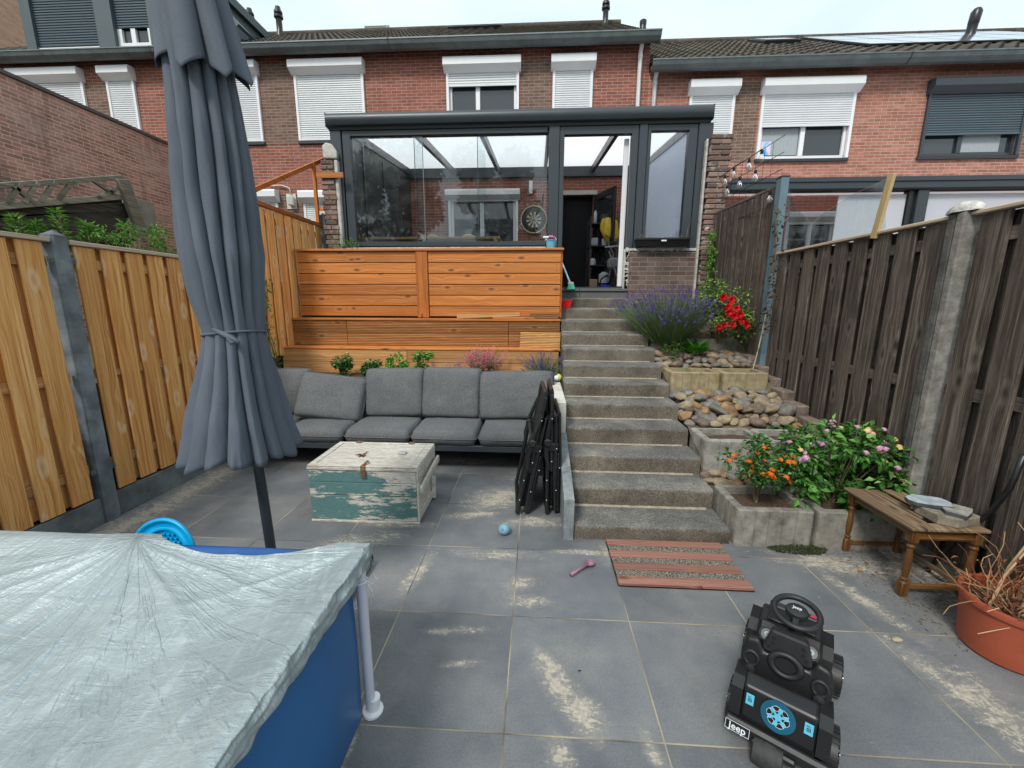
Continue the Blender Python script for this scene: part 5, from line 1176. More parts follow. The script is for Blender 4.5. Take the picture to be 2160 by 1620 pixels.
# ================================================================ KIDS CHAIR
M_CYAN = plain('cyan_plastic', (.0, .37, .72), .35, 0, .05, 5)
KY = 1.64; kx0, kx1 = Yp(288, 1140, KY).x, Yp(419, 1140, KY).x; kz = Yp(355, 1102, KY).z; kc = (kx0+kx1)/2; kw = (kx1-kx0)/2*1.04; kz += .015
kd = thing('childrens_chair', 'bright cyan plastic childs chair peeping over the pool edge', 'chair', (kc, KY-.1, 0))
g = MB()
def kback(u, v):
    a = PI*u; r_ = (v); x = kc+kw*math.cos(a)*(.72+.28*v); z = kz-.2+ (.2*math.sin(a)**.75)*(.72+.28*v); return (x, KY+.03*math.cos(a)**2*-1+.014*math.sin(v*PI), z)
g.grid(30, 7, kback)
g.grid(2, 8, lambda u, v: (kc-kw*(1-.28*u) , KY-.03+.0*u, kz-.2-.18*v)); g.grid(2, 8, lambda u, v: (kc+kw*(1-.28*u), KY-.03, kz-.2-.18*v))
g.build('backrest_rim', M_CYAN, kd, smooth=True, solid=.016)
g = MB(); g.grid(20, 12, lambda u, v: (kc+kw*.74*(2*u-1)*(1-.12*v*0)*math.cos(.0), KY+.002, kz-.2+(v*.168*max(.0, 1-abs(2*u-1)**2.6)**.55)-.1*(1-v)))
for i in range(8):
    for j in range(7):
        x = kc-kw*.5+kw*i*.145+(j % 2)*kw*.07; z = kz-.19+j*.019
        if ((x-kc)/(kw*.62))**2+max(0, (z-kz+.2)/.15)**2 < .95: g.lathe([(.006, 0), (.004, .004), (.001, .006)], (x, KY-.002, z), 8, M=Matrix.Rotation(PI/2, 4, 'X'))
g.build('dimpled_panel', M_CYAN, kd, smooth=True)
MB().box((kc-kw*.95, KY-.3, .27), (kc+kw*.95, KY+.0, .295), ch=.012).build('seat', M_CYAN, kd)
for sx in (-1, 1):
    for yy in (KY-.27, KY-.02): MB().bar((kc+sx*kw*.82, yy, .27), (kc+sx*kw*.98, yy+(.03 if yy > KY-.1 else -.03), 0), .035, .03, ch=.006).build('leg', M_CYAN, kd)

# ================================================================ SOFA
def fabric():
    t = T('heather_grey_fabric'); p = t.gpos(); n = t.noise(p, 230, 3, .75); n3 = t.noise(t.n('ShaderNodeMapping', {'Vector': p, 'Scale': (1, 1, 3)}).outputs[0], 90, 3, .7); n2 = t.noise(p, 4, 4)
    c = t.ramp(t.math('ADD', t.math('MULTIPLY', n, .6), t.math('MULTIPLY', n3, .4)), [(.36, (.052, .055, .058)), (.5, (.125, .13, .134)), (.64, (.235, .24, .245))])
    k = t.ramp(n2, [(.3, (.9, .9, .9)), (.7, (1.1, 1.1, 1.1))]); c = t.mix(1, c, k, 'MULTIPLY')
    return t.done(c, .95, 0, t.bump(t.math('ADD', n, t.math('MULTIPLY', n2, 1.5)), .4, .003), .15)
M_FAB = fabric()
def cushion(c, size, M, parent, name, seed=0, q=.32, p=5, wrinkle=1.0, sag=0):
    w_, d_, h_ = size; n = 26; g = MB(); c = Vector(c)
    def sf(sgn):
        def fn(u, v):
            a, b = 2*u-1, 2*v-1
            # round the outline
            ra = a*math.sqrt(1-.09*b**8); rb = b*math.sqrt(1-.09*a**8)
            prof_ = max(0, (1-abs(a)**p)*(1-abs(b)**p))**q
            z = sgn*h_/2*prof_*(.82+.18*(1-a*a)*(1-b*b))
            edge = max(abs(a), abs(b))
            z += wrinkle*.006*noise.noise(Vector((a*3+seed*5, b*3, sgn)))*prof_+wrinkle*.006*edge**3*noise.noise(Vector((a*10+seed, b*10, 3)))
            z += wrinkle*.0045*math.sin(a*9+b*3+seed)*(1-abs(b))*edge*prof_
            zz = z-sag*(a*a)*.02
            return c+M @ Vector((ra*w_/2+.006*noise.noise(Vector((a*2, b*2, seed+9))), rb*d_/2+.006*noise.noise(Vector((a*2, b*2, seed+19))), zz))
        return fn
    g.grid(n, n, sf(1)); g.grid(n, n, sf(-1))
    o = g.build(name, M_FAB, parent, smooth=True, weld=True, fixn=True)
    # welt piping along the seam
    pts = []
    for k in range(81):
        t_ = k/80*4; sd_ = int(t_) % 4; f = (t_-int(t_))*2-1
        a, b = [(f, -1), (1, f), (-f, 1), (-1, -f)][sd_]
        ra = a*math.sqrt(1-.09*b**8); rb = b*math.sqrt(1-.09*a**8)
        pts.append(c+M @ Vector((ra*w_/2, rb*d_/2, 0)))
    MB().tube(pts, .0045, 6, cap=False).build('piping', M_FAB, o, smooth=True)
    return o
SFY, SBY = 3.66, 4.4
sofa = thing('garden_sofa', 'long charcoal lounge sofa with grey cushions in front of the deck', 'sofa', (-1.4, 4.0, 0))
SX0, SX1 = -3.0, .1
g = MB(); g.box((SX0, SFY+.0, .225), (SX1, SFY+.05, .285), ch=.006); g.box((SX0, SBY-.04, .225), (SX1, SBY, .3), ch=.006); g.box((SX0, SFY+.055, .24), (SX0+.05, SBY-.045, .3)); g.box((SX1-.05, SFY+.055, .24), (SX1, SBY-.045, .3)); g.box((SX0+.055, SFY+.055, .262), (SX1-.055, SBY-.045, .278)); g.build('frame', M_GREY, sofa)
g = MB(); g.box((SX0, SBY-.035, .301), (SX0+.05, SBY+.0, .8)); g.box((SX1-.05, SBY-.035, .301), (SX1, SBY, .8)); g.box((SX0+.055, SBY-.035, .74), (SX1-.055, SBY, .8), ch=.008); g.box((-1.45, SBY-.035, .301), (-1.4, SBY, .739)); g.build('back_frame', M_GREY, sofa)
for x in (SX0+.005, -1.5, SX1-.05):
    for y in (SFY+.005, SBY-.045): MB().box((x, y, 0), (x+.045, y+.04, .224), ch=.004).build('leg', M_GREY, sofa)
I4 = Matrix.Identity(3)
bx = [SX0+.02]+[Yp(u, 925, SFY).x for u in (597, 725, 865, 1007)]+[SX1+.0]
for i, (a, b) in enumerate(zip(bx, bx[1:])):
    cushion(((a+b)/2, (SFY+4.22)/2-.015, .355), (b-a-.006, 4.22-SFY+.03, .165), I4, sofa, 'seat_cushion', i, q=.13, p=9, wrinkle=.5)
def bk(x0, x1, zt, lean, yaw=0, roll=0, seed=0, h=.5, y=4.2, th=.2, zc=None):
    M = Matrix.Rotation(yaw, 3, 'Z') @ Matrix.Rotation(PI/2-lean, 3, 'X') @ Matrix.Rotation(roll, 3, 'Z')
    cushion(((x0+x1)/2, y, (zt+.42)/2 if zc is None else zc), (x1-x0, zt-.40, th), M, sofa, 'back_cushion', seed, q=.24, p=5)
q = lambda u: Yp(u, 830, 4.15).x
bk(q(888)-.0, q(1014), .935, .25, seed=1, roll=-.015); bk(q(1009), q(1170), .91, .3, seed=2, y=4.18, roll=.02); bk(q(768), q(894), .92, .24, seed=3, roll=.025)
bk(q(640), q(770)+.02, .88, .45, yaw=.12, roll=-.13, seed=4, y=4.08, zc=.635); bk(q(540), q(650), .9, .25, yaw=.1, seed=5); bk(q(420), q(540), .9, .25, seed=6)

# ================================================================ CHEST
def chest_mat(teal):
    t = T('chipped_teal' if teal else 'whitewashed_wood'); p = t.gpos(); x, y, z = t.xyz(p)
    st = t.vec(t.math('MULTIPLY', t.math('ADD', x, y), 5), t.math('MULTIPLY', y, 6), t.math('MULTIPLY', z, 26))
    if not teal: st = t.vec(t.math('MULTIPLY', x, 4), t.math('MULTIPLY', y, 22), t.math('MULTIPLY', z, 14))
    n = t.noise(st, 1.6, 8, .68); n2 = t.noise(t.vec(t.math('MULTIPLY', x, 1.2), y, t.math('MULTIPLY', z, 5)), 2.2, 3)
    n3 = t.noise(st, 6, 6, .7)
    white = t.ramp(n3, [(.3, (.3, .26, .21)), (.45, (.52, .49, .43)), (.65, (.68, .66, .6))])
    if teal:
        f = t.math('ADD', t.math('MULTIPLY', t.math('SUBTRACT', n, .5), 1.0), t.math('ADD', t.math('MULTIPLY', t.math('SUBTRACT', n2, .5), 1.3), t.math('MULTIPLY', t.math('ADD', x, 1.3), .22)))
        f = t.math('ADD', f, t.math('MULTIPLY', t.math('SUBTRACT', t.noise(st, 9, 4, .7), .5), .5)); chip = t.step(f, .07, .095)
        tl = t.ramp(n3, [(.3, (.08, .17, .17)), (.6, (.11, .225, .22)), (.8, (.2, .31, .295))])
        col = t.mix(chip, tl, white); h = t.math('SUBTRACT', n3, chip)
    else:
        chip = t.step(n, .5, .62); col = t.mix(t.math('MULTIPLY', chip, .6), white, (.36, .29, .22, 1)); h = t.math('SUBTRACT', n3, chip)
        dk_ = t.step(n2, .62, .72); col = t.mix(t.math('MULTIPLY', dk_, .5), col, (.2, .12, .07, 1))
    return t.done(col, .75, 0, t.bump(h, .6, .003), .25)
M_TEAL, M_WW = chest_mat(True), chest_mat(False)
x0, x1, y0, y1, H = -1.65, -.835, 2.735, 3.25, .44
ch = thing('wooden_chest', 'distressed chest with chipped teal front and whitewashed lid', 'chest', ((x0+x1)/2, (y0+y1)/2, 0))
MB().box((x0+.012, y0+.014, .012), (x1-.014, y1-.01, H-.03)).build('carcass', M_WW, ch)
g = MB()
for (za, zb_) in ((.02, .212), (.218, .315), (.318, H-.03)): g.box((x0, y0, za), (x1-.016, y0+.0138, zb_), rv(0, 1), ch=.003)
g.build('front_planks', M_TEAL, ch)
g = MB(); g.box((x0-.004, y0-.006, 0), (x1, y0+.012, .018), ch=.003); g.box((x0-.004, y0-.008, H-.028), (x1+.002, y1, H-.006), ch=.004); g.build('trim', M_WW, ch)
lid = MB(); lid.box((x0+.05, y0+.03, H-.0055), (x1-.06, y1-.12, H+.004), ch=.003); lid.box((x0+.05, y1-.117, H-.0055), (x1-.06, y1-.03, H+.003), ch=.003); lid = lid.build('lid', M_WW, ch)
g = MB(); g.box((x0, y0-.006, H-.0055), (x1, y0+.028, H+.008), ch=.003); g.box((x0, y1-.028, H-.0055), (x1, y1, H+.008), ch=.003); g.box((x0, y0+.03, H-.0055), (x0+.047, y1-.03, H+.008), ch=.003); g.box((x1-.057, y0+.03, H-.0055), (x1, y1-.03, H+.008), ch=.003); g.build('lid_frame', M_WW, ch)
g = MB(); g.box((x1-.0138, y0, .02), (x1, y0+.06, H-.03), ch=.003); g.box((x1-.0138, y1-.06, .02), (x1, y1, H-.03), ch=.003); g.box((x1-.0138, y0+.061, .02), (x1, y1-.061, .08), ch=.003); g.box((x1-.0138, y0+.061, H-.09), (x1, y1-.061, H-.03), ch=.003); g.build('side_frame', M_WW, ch)
g = MB(); g.bar((x1+.012, y0+.02, .26), (x1+.03, y1-.02, .33), .022, .055, .5, ch=.004); g.bar((x1+.012, y1-.12, .02), (x1+.012, y1-.12, .3), .02, .03, .5); g.build('loose_side_panel', M_WW, ch)
M_RUST = plain('rusty_brass', (.22, .14, .07), .6, .5, .4, 40, .5)
g = MB(); g.box((-1.25, y0-.016, .36), (-1.215, y0-.0085, .43), ch=.002); g.box((-1.25, y0-.016, .4305), (-1.215, y0+.03, .452), ch=.002); g.tube([(-1.232, y0+.02, .453), (-1.22, y0+.05, .465), (-1.225, y0+.07, .455)], .008, 6); g.build('latch', M_RUST, ch)
MB().box((-1.06, 2.98, H+.005), (-1.0, 3.03, H+.02), ch=.004).build('clear_block', plain('grey_clear', (.42, .44, .45), .15), ch)
g = MB()
for i in range(14):
    a = rv(0, 6.3); g.leaf((-1.33+rv(-.03, .03), 2.95+rv(-.03, .03), H+.006), (math.cos(a), math.sin(a), rv(.0, .4)), (0, 0, 1), rv(.03, .06), .012, rv(0, 1))
tag(g.build('dry_leaves', leafmat('dry_brown', ['#6b4024', '#8a5a34', '#4a2d1b'])), 'little heap of dry brown leaves on the chest lid', 'leaves', kind='stuff')
g = MB(); 
for x in (-1.05, -1.5): g.box((x, y1-.03, H+.0085), (x+.05, y1+.01, H+.013))
g.split('hinge', M_RUST, ch)

# ================================================================ FOLDED CHAIRS
M_MESH = plain('black_textile', (.012, .012, .013), .7, 0, .3, 60, .3)
M_FRM = plain('black_tube', (.014, .015, .016), .3, 0, .1, 10)
def folded(label, bx_, by, tx, lean2, rz):
    c = thing('folding_chair', label, 'folding chair', (bx_, by, 0), 'folded black recliner chairs by the steps')
    Hh = .97; W = .5
    M = Matrix.Translation((bx_, by, 0)) @ Matrix.Rotation(rz, 4, 'Z') @ Matrix.Rotation(math.atan2(tx-bx_, Hh), 4, 'Y')
    def P_(x, y, z): return M @ Vector((x, y, z))
    def fr(nm, off, z0, z1, w0, w1, rad, bow=0):
        g = MB()
        for yy0 in (w0, w1):
            g.tube([P_(off, yy0, z0), P_(off+bow, yy0, (z0+z1)/2), P_(off, yy0, z1)], rad, 8)
        g.tube([P_(off, w0, z1), P_(off, w1, z1)], rad, 8); g.tube([P_(off, w0, z0+.02), P_(off, w1, z0+.02)], rad, 8)
        return g.build(nm, M_FRM, c, smooth='auto')
    fr('back_frame', .0, .06, Hh, .03, W-.03, .016, .01); fr('seat_frame', .035, .03, .72, .0, W, .015, -.01); fr('front_legs', -.03, .016, .6, -.01, W+.01, .016); fr('rear_legs', .055, .016, .8, .02, W-.02, .015, .012)
    g = MB(); g.box((.004, .04, .4), (.012, W-.04, Hh-.03), M=M); g.build('back_textile', M_MESH, c)
    g = MB(); g.box((.038, .01, .08), (.046, W-.01, .55), M=M); g.build('seat_textile', M_MESH, c)
    for yy in (-.03, W+.03):
        g = MB(); g.tube([P_(-.02, yy, .38), P_(-.04, yy, .5), P_(-.03, yy, .66), P_(.0, yy, .82)], [.012, .02, .018, .012], 8); g.build('armrest', M_FRM, c, smooth='auto')
        g = MB(); g.lathe([(.028, 0), (.03, .01), (.02, .02)], P_(-.03, yy-.02, .6), 10, M=Matrix.Rotation(PI/2, 4, 'X')); g.build('knob', M_FRM, c)
    g = MB()
    for (a, z) in ((-.035, .14), (-.035, .3), (.0, .45), (.035, .22), (-.03, .62), (.0, .78), (.06, .4), (.035, .55)): g.lathe([(.004, 0), (.003, .002), (.001, .003)], P_(a, -.045, z), 8, M=Matrix.Rotation(PI/2, 4, 'X'))
    g.build('rivets', M_WHITE, c)
    g = MB(); g.box((-.045, -.012, .1), (-.03, .006, .6), M=M, ch=.004); g.box((.025, -.02, .2), (.042, .0, .8), M=M, ch=.004); g.box((-.012, -.01, .35), (.012, .004, .95), M=M, ch=.004); g.box((-.04, -.02, .52), (.05, -.005, .58), M=M, ch=.004); g.box((.045, -.012, .03), (.06, .006, .5), M=M, ch=.004); g.split('side_plate', M_FRM, c)
folded('folded black recliner chair leaning right, nearer the chest', -.1, 2.93, .09, 0, .06)
folded('folded black recliner chair standing against the rendered wall', .135, 2.95, .125, 0, .02)

# ================================================================ SMALL THINGS ON THE PATIO
c = Zp(1063, 1130, 0); g = MB(); ell((c.x, c.y+.02, .038), (.042, .042, .038), n=24, k=14, mb=g)
b = g.build('toy_ball', plain('pale_blue_plastic', (.2, .36, .45), .4, 0, .05, 9), smooth=True); tag(b, 'pale blue hollow toy ball on the paving in front of the chairs', 'ball')
MB().lathe([(.012, 0), (.01, -.006), (.001, -.007)], (c.x-.012, c.y-.016, .062), 10, M=Matrix.Rotation(.5, 4, 'X')).build('hollow', plain('blue_shadow', (.12, .25, .33), .5), b)
a = Zp(1204, 1216, 0); b_ = Zp(1240, 1197, 0)
g = MB(); dd = (b_-a); g.tube([a+Vector((0, 0, .012)), a+dd*.5+Vector((0, 0, .018)), b_+Vector((0, 0, .022))], [.012, .008, .009], 8)
g.grid(18, 7, lambda u, v: (b_.x+.012+(.032*math.sin(v*PI/2+.01))*math.cos(2*PI*u), b_.y+.012+(.026*math.sin(v*PI/2+.01))*math.sin(2*PI*u), .004+.026*(1-math.cos(v*PI/2))), wrapu=True)
tag(g.build('toy_scoop', plain('dusty_pink_plastic', (.27, .13, .19), .45), smooth=True, solid=.002), 'small dusty pink plastic scoop lying on the tiles near the doormat', 'scoop')
# doormat of wood slats and gravel strips
mt = thing('slatted_mat', 'wooden slat doormat with gravel strips at the foot of the steps', 'doormat', (.88, 2.37, 0))
mx0, mx1, my0, my1 = .5, 1.26, 2.142, 2.592; g = MB(); n = 7; hh = (my1-my0)/n
for i in range(0, n, 2): g.box((mx0, my0+i*hh, .004), (mx1, my0+(i+1)*hh+.004, .024), rv(0, 1), ch=.002)
g.build('slats', wood('red_slat', 'X', '#6f4a40', '#8f6557', '#ab7d70', '#5a3224', rough=.75), mt)
t = T('gravel_strip'); p = t.gpos(); nn = t.n('ShaderNodeTexVoronoi', {'Vector': p, 'Scale': 260.0}); cc = t.ramp(t.n('ShaderNodeTexWhiteNoise', {'Vector': nn.outputs['Position']}, noise_dimensions='3D').outputs['Value'], [(.1, (.03, .03, .028)), (.6, (.13, .12, .1)), (.95, (.42, .36, .27))])
M_GRAV = t.done(cc, .9, 0, t.bump(nn.outputs['Distance'], .8, .003))
g = MB()
for i in range(1, n, 2): g.box((mx0+.004, my0+i*hh+.0045, .003), (mx1-.004, my0+(i+1)*hh-.0005, .018))
g.build('gravel_strips', M_GRAV, mt); g = MB(); g.box((mx0-.003, my0-.003, .0005), (mx1+.003, my1+.003, .0028)); g.build('backing', M_BLACK, mt)
# debris
c = Zp(1892, 1353, 0); g = MB(); ell((c.x, c.y, .01), (.025, .014, .011), n=10, k=6, mb=g); tag(g.build('pebble', plain('straw_lump', (.4, .34, .22), .9, 0, .3, 60, .8)), 'crumbly straw coloured lump on the tiles right of the toy car', 'stone')
for (u, v, cl_, lb) in ((1815, 1207, '#a9703a', 'curled orange dead leaf on the tiles beside the wooden table'), (1228, 1418, '#1e1a14', 'tiny dark leaf in the middle of the paving')):
    c = Zp(u, v, 0); g = MB(); g.leaf((c.x-.02, c.y, .004), (1, .3, .05), (0, 0, 1), .045 if v < 1300 else .02, .025 if v < 1300 else .008, .5); tag(g.build('fallen_leaf', leafmat('leaf_%d' % u, [cl_, cl_], .8, .1)), lb, 'leaf')

# ================================================================ RIDE-ON TOY CAR
CO = Vector((.862, 1.235, 0)); CR = -.6
MC = Matrix.Translation(CO) @ Matrix.Rotation(CR, 4, 'Z') @ Matrix.Scale(.95, 4, (1, 0, 0))
car = thing('toy_car', 'black ride-on toy jeep seen from behind with blue spare wheel sticker', 'toy car', CO, rz=0)
M_CAR = plain('glossy_black', (.01, .01, .011), .42, 0, .2, 6, dirt='#171716'); M_CARM = plain('matt_black', (.014, .014, .015), .5, 0, .2, 30)
def C3(x, y, z): return MC @ Vector((x, y, z))
def cbox(g, a, b, ch=.006, R=None, r=.5): return g.box(a, b, r, MC if R is None else MC @ R, ch)
# tub: side profile extruded
g = MB(); pf = [(.0, .075), (.0, .13), (.022, .24), (.085, .25), (.12, .20), (.27, .195), (.30, .24), (.36, .262), (.47, .27), (.56, .235), (.60, .16), (.60, .075)]
g.prism(pf, lambda a, b, t_: C3(t_, a, b), -.118, .118); body = g.build('body', M_CAR, car, fixn=True); bv = body.modifiers.new('bev', 'BEVEL'); bv.width = .012; bv.segments = 3
for s_ in (-1, 1):
    g = MB(); pf2 = [(-.005, .12), (.018, .215), (.06, .235), (.15, .225), (.19, .15), (.185, .13), (.14, .175), (.07, .175), (.03, .12)]
    g.prism(pf2, lambda a, b, t_: C3(t_, a, b), s_*.1185, s_*.158); pf3 = [(.36, .13), (.385, .2), (.43, .23), (.53, .225), (.585, .17), (.60, .12), (.57, .12), (.53, .175), (.43, .175), (.40, .12)]
    g.prism(pf3, lambda a, b, t_: C3(t_, a, b), s_*.1185, s_*.158); g.split('fender', M_CAR, car, fixn=True)
    g = MB(); cbox(g, (s_*.119, .16, .075), (s_*.15, .40, .098)); g.build('running_board', M_CARM, car)
    for yy in (.10, .48):
        cw = C3((.176 if yy > .3 else .162) if s_ > 0 else -.146, yy, .078); RM = MC.to_3x3().to_4x4() @ Matrix.Rotation(s_*PI/2, 4, 'Y')
        w_o = MB().lathe([(.045, -.026), (.07, -.026), (.078, -.02), (.078, .02), (.07, .026), (.055, .026)], cw, 30, M=RM).build('wheel', M_CARM, car, smooth='auto')
        g = MB()
        for k in range(26):
            a = 2*PI*k/26; g.box((-.024, -.003, .077), (.024, .003, .082), M=Matrix.Translation(cw) @ MC.to_3x3().to_4x4() @ Matrix.Rotation(a, 4, 'X'))
        g.build('tread', M_CARM, w_o)
        g = MB(); g.lathe([(.012, .022), (.014, .03), (.001, .032)], cw, 12, M=RM); g.torus(cw+(RM @ Vector((0, 0, .024))), .05, .004, M=RM, n=24, k=6)
        for k in range(6):
            a = 2*PI*k/6; 
            for da in (-.17, .17):
                p0 = cw+RM @ Vector((.012*math.cos(a), .012*math.sin(a), .027)); p1 = cw+RM @ Vector((.05*math.cos(a+da), .05*math.sin(a+da), .025)); g.bar(p0, p1, .006, .005)
        g.build('rim', plain('silver_rim', (.6, .6, .62), .25, .9) if 'silver_rim' not in bpy.data.materials else bpy.data.materials['silver_rim'], w_o)
g = MB(); cbox(g, (-.165, -.03, .065), (.165, -.0015, .118), .01); cbox(g, (-.07, -.045, .06), (.07, -.0305, .09), .008); g.build('bumper', M_CARM, car)
MB().lathe([(.03, -.05), (.045, -.045), (.05, 0), (.045, .045), (.03, .05)], C3(-.015, -.03, .05), 20, M=MC.to_3x3().to_4x4() @ Matrix.Rotation(PI/2, 4, 'Y')).build('tail_roller', plain('dusty_black', (.03, .03, .028), .7, 0, .4, 60), car, smooth='auto')
# stickers on the sloped tail
TS = Matrix.Translation((0, .0105, .184)) @ Matrix.Rotation(PI/2-math.atan2(.022, .11), 4, 'X')   # sticker plane: local x right, y up
def tpt(x, y, o=.003): return MC @ (TS @ Vector((x, y, o)))
M_ST1 = plain('sticker_teal', (.01, .1, .17), .35); M_ST2 = plain('sticker_cyan', (.12, .5, .68), .35); M_ST3 = plain('sticker_white', (.75, .8, .82), .35)
def disc(r0, r1, o, mat, nm, par, n=40, c=(0, 0)):
    g = MB(); vs = [tpt(c[0]+r0*math.cos(2*PI*i/n), c[1]+r0*math.sin(2*PI*i/n), o) for i in range(n)]+[tpt(c[0]+r1*math.cos(2*PI*i/n), c[1]+r1*math.sin(2*PI*i/n), o) for i in range(n)]
    g.add(vs, [(i, (i+1) % n, n+(i+1) % n, n+i) for i in range(n)]); return g.build(nm, mat, par)
RS = .057
stk = disc(.0005, RS, .003, plain('sticker_dark', (.006, .012, .02), .35), 'spare_wheel_sticker', car)
disc(RS*.62, RS*.97, .0036, M_ST1, 'sticker_tyre', stk)
g = MB()
for k in range(6):
    a = 2*PI*k/6+.3
    for (ra, rb, w0, w1) in ((.003, RS*.6, .006, .012),):
        d_ = Vector((math.cos(a), math.sin(a))); nn_ = Vector((-d_.y, d_.x)); g.add([tpt(*(d_*ra+nn_*w0*.5), .0043), tpt(*(d_*rb+nn_*w1*.5), .0043), tpt(*(d_*rb-nn_*w1*.5), .0043), tpt(*(d_*ra-nn_*w0*.5), .0043)], [(0, 1, 2, 3)])
g.build('sticker_spokes', M_ST2, stk); disc(.0005, .012, .005, M_ST2, 'sticker_hub', stk)
g = MB()
for k in range(6):
    a = 2*PI*k/6+.3+PI/6; poly_ = []
    for (rf, da) in ((.36, -.22), (.62, -.36), (.66, 0), (.62, .36), (.36, .22)): poly_.append(tpt(RS*rf*math.cos(a+da), RS*rf*math.sin(a+da), .0052))
    g.tube(poly_+[poly_[0]], .0007, 4)
g.build('sticker_outline', M_ST3, stk)
for s_ in (-1, 1):
    g = MB(); c = (s_*.092, .012); g.add([tpt(c[0]-.013, c[1]-.02), tpt(c[0]+.013, c[1]-.02), tpt(c[0]+.013, c[1]+.02), tpt(c[0]-.013, c[1]+.02)], [(0, 1, 2, 3)]); tl = g.build('tail_light', M_ST2, car)
    g = MB()
    for (a, b, c2, d) in ((-.008, .008, .003, .0105), (-.006, -.008, -.004, .004), (.004, -.008, .006, .004), (-.004, -.008, .004, -.006), (-.004, .002, .004, .004), (-.002, -.004, .002, 0)): g.add([tpt(c[0]+a, c[1]+b, .004), tpt(c[0]+c2, c[1]+b, .004), tpt(c[0]+c2, c[1]+d, .004), tpt(c[0]+a, c[1]+d, .004)], [(0, 1, 2, 3)])
    g.build('light_pattern', M_CAR, tl)
def text(s_, size, M, mat, name, parent, ext=.0006, bold=.005, shear=0):
    cu = bpy.data.curves.new(name, 'FONT'); cu.body = s_; cu.size = size; cu.extrude = ext; cu.align_x = 'CENTER'; cu.align_y = 'CENTER'; cu.offset = size*bold; cu.shear = shear
    tmp = bpy.data.objects.new(name, cu); COL.objects.link(tmp); dg = bpy.context.evaluated_depsgraph_get(); me = bpy.data.meshes.new_from_object(tmp.evaluated_get(dg)); bpy.data.objects.remove(tmp)
    q = parent; off = Vector((0, 0, 0))
    while q: off += q.location; q = q.parent
    me.transform(Matrix.Translation(-off) @ M); me.materials.clear(); me.materials.append(mat); o = bpy.data.objects.new(name, me); COL.objects.link(o); o.parent = parent; return o
# number plate with the letters of the photo
PLM = MC @ Matrix.Translation((-.118, -.032, .094)) @ Matrix.Rotation(PI/2-.25, 4, 'X')
np_ = MB().box((-.043, -.019, 0), (.043, .019, .003), M=PLM, ch=.001).build('number_plate', M_CAR, car)
g = MB()
for (a, b, c2, d) in ((-.041, .0155, .041, .017), (-.041, -.017, .041, -.0155), (-.041, -.0155, -.0395, .0155), (.0395, -.0155, .041, .0155)): g.box((a, b, .003), (c2, d, .0038), M=PLM)
g.build('plate_border', M_ST3, np_); text('Jeep', .034, PLM @ Matrix.Translation((0, -.001, .0035)), M_ST3, 'plate_lettering', np_, bold=.012)
SDM = MC @ Matrix.Translation((.1725, .1, .2)) @ Matrix.Rotation(PI/2, 4, 'Z') @ Matrix.Rotation(PI/2, 4, 'X')
g = MB()
for k in range(6): g.tube([C3(.1185, .17+k*.014, .15), C3(.1205, .175+k*.014, .168), C3(.1205, .18+k*.014, .15)], .0016, 5)
g.build('side_script', M_ST3, car)
# seat back / push handle (big moulded piece)
BM_ = Matrix.Translation((0, .10, .0)) @ Matrix.Rotation(-.22, 4, 'X') @ Matrix.Scale(1.06, 4, (0, 0, 1))
g = MB()
def slab(g, poly, y0_, y1_, M=BM_): g.prism(poly, lambda a, b, t_: MC @ (M @ Vector((a, t_, b))), y0_, y1_)
sp_ = [(-.15, .16), (-.152, .27), (-.14, .315), (-.095, .325), (-.075, .29), (.075, .29), (.095, .325), (.14, .315), (.152, .27), (.15, .16), (.11, .11), (-.11, .11)]
slab(g, sp_, -.02, .02); bko = g.build('seat_back', M_CAR, car, fixn=True)
bv = bko.modifiers.new('bev', 'BEVEL'); bv.width = .014; bv.segments = 4
g = MB(); slab(g, [(-.085, .30), (-.06, .375), (.06, .375), (.085, .30), (.07, .292), (-.07, .292)], -.016, .03); ho = g.build('push_handle', M_CARM, car, fixn=True); bv = ho.modifiers.new('bev', 'BEVEL'); bv.width = .01; bv.segments = 3
RB = MC @ BM_
g = MB(); g.torus(RB @ Vector((0, -.024, .275)), .036, .01, M=(RB.to_3x3().to_4x4()) @ Matrix.Rotation(PI/2, 4, 'X') @ Matrix.Scale(1.35, 4, (1, 0, 0)), n=28, k=8); g.build('grip_ring', M_CARM, ho, smooth=True)
g = MB(); g.grid(24, 2, lambda u, v: RB @ Vector((.036*math.cos(2*PI*u)*v, -.0235, .275+.024*math.sin(2*PI*u)*v)), wrapu=True); g.build('grip_recess', M_DARK, ho)
for s_ in (-1, 1):
    g = MB(); g.torus(RB @ Vector((s_*.113, -.022, .25)), .024, .007, M=(RB.to_3x3().to_4x4()) @ Matrix.Rotation(PI/2, 4, 'X'), n=20, k=8); c = RB @ Vector((s_*.113, -.024, .215)); g.lathe([(.02, 0), (.018, .012), (.002, .016)], c, 16, M=(RB.to_3x3().to_4x4()) @ Matrix.Rotation(PI/2, 4, 'X')); g.build('moulded_knob', M_CARM, bko, smooth='auto')
for k in range(3): MB().tube([RB @ Vector((-.05, -.021, .2-.022*k)), RB @ Vector((0, -.026, .185-.022*k)), RB @ Vector((.05, -.021, .2-.022*k))], .005, 8).build('moulded_ridge', M_CARM, bko, smooth=True)
g = MB()
for (a, b) in ((-.062, .315), (.062, .315), (-.048, .35), (.048, .35), (-.05, .33), (.05, .33)): g.lathe([(.007, 0), (.005, .002), (.001, .0005)], RB @ Vector((a, -.0165, b)), 10, M=(RB.to_3x3().to_4x4()) @ Matrix.Rotation(PI/2, 4, 'X'))
g.split('screw_recess', M_DARK, ho)
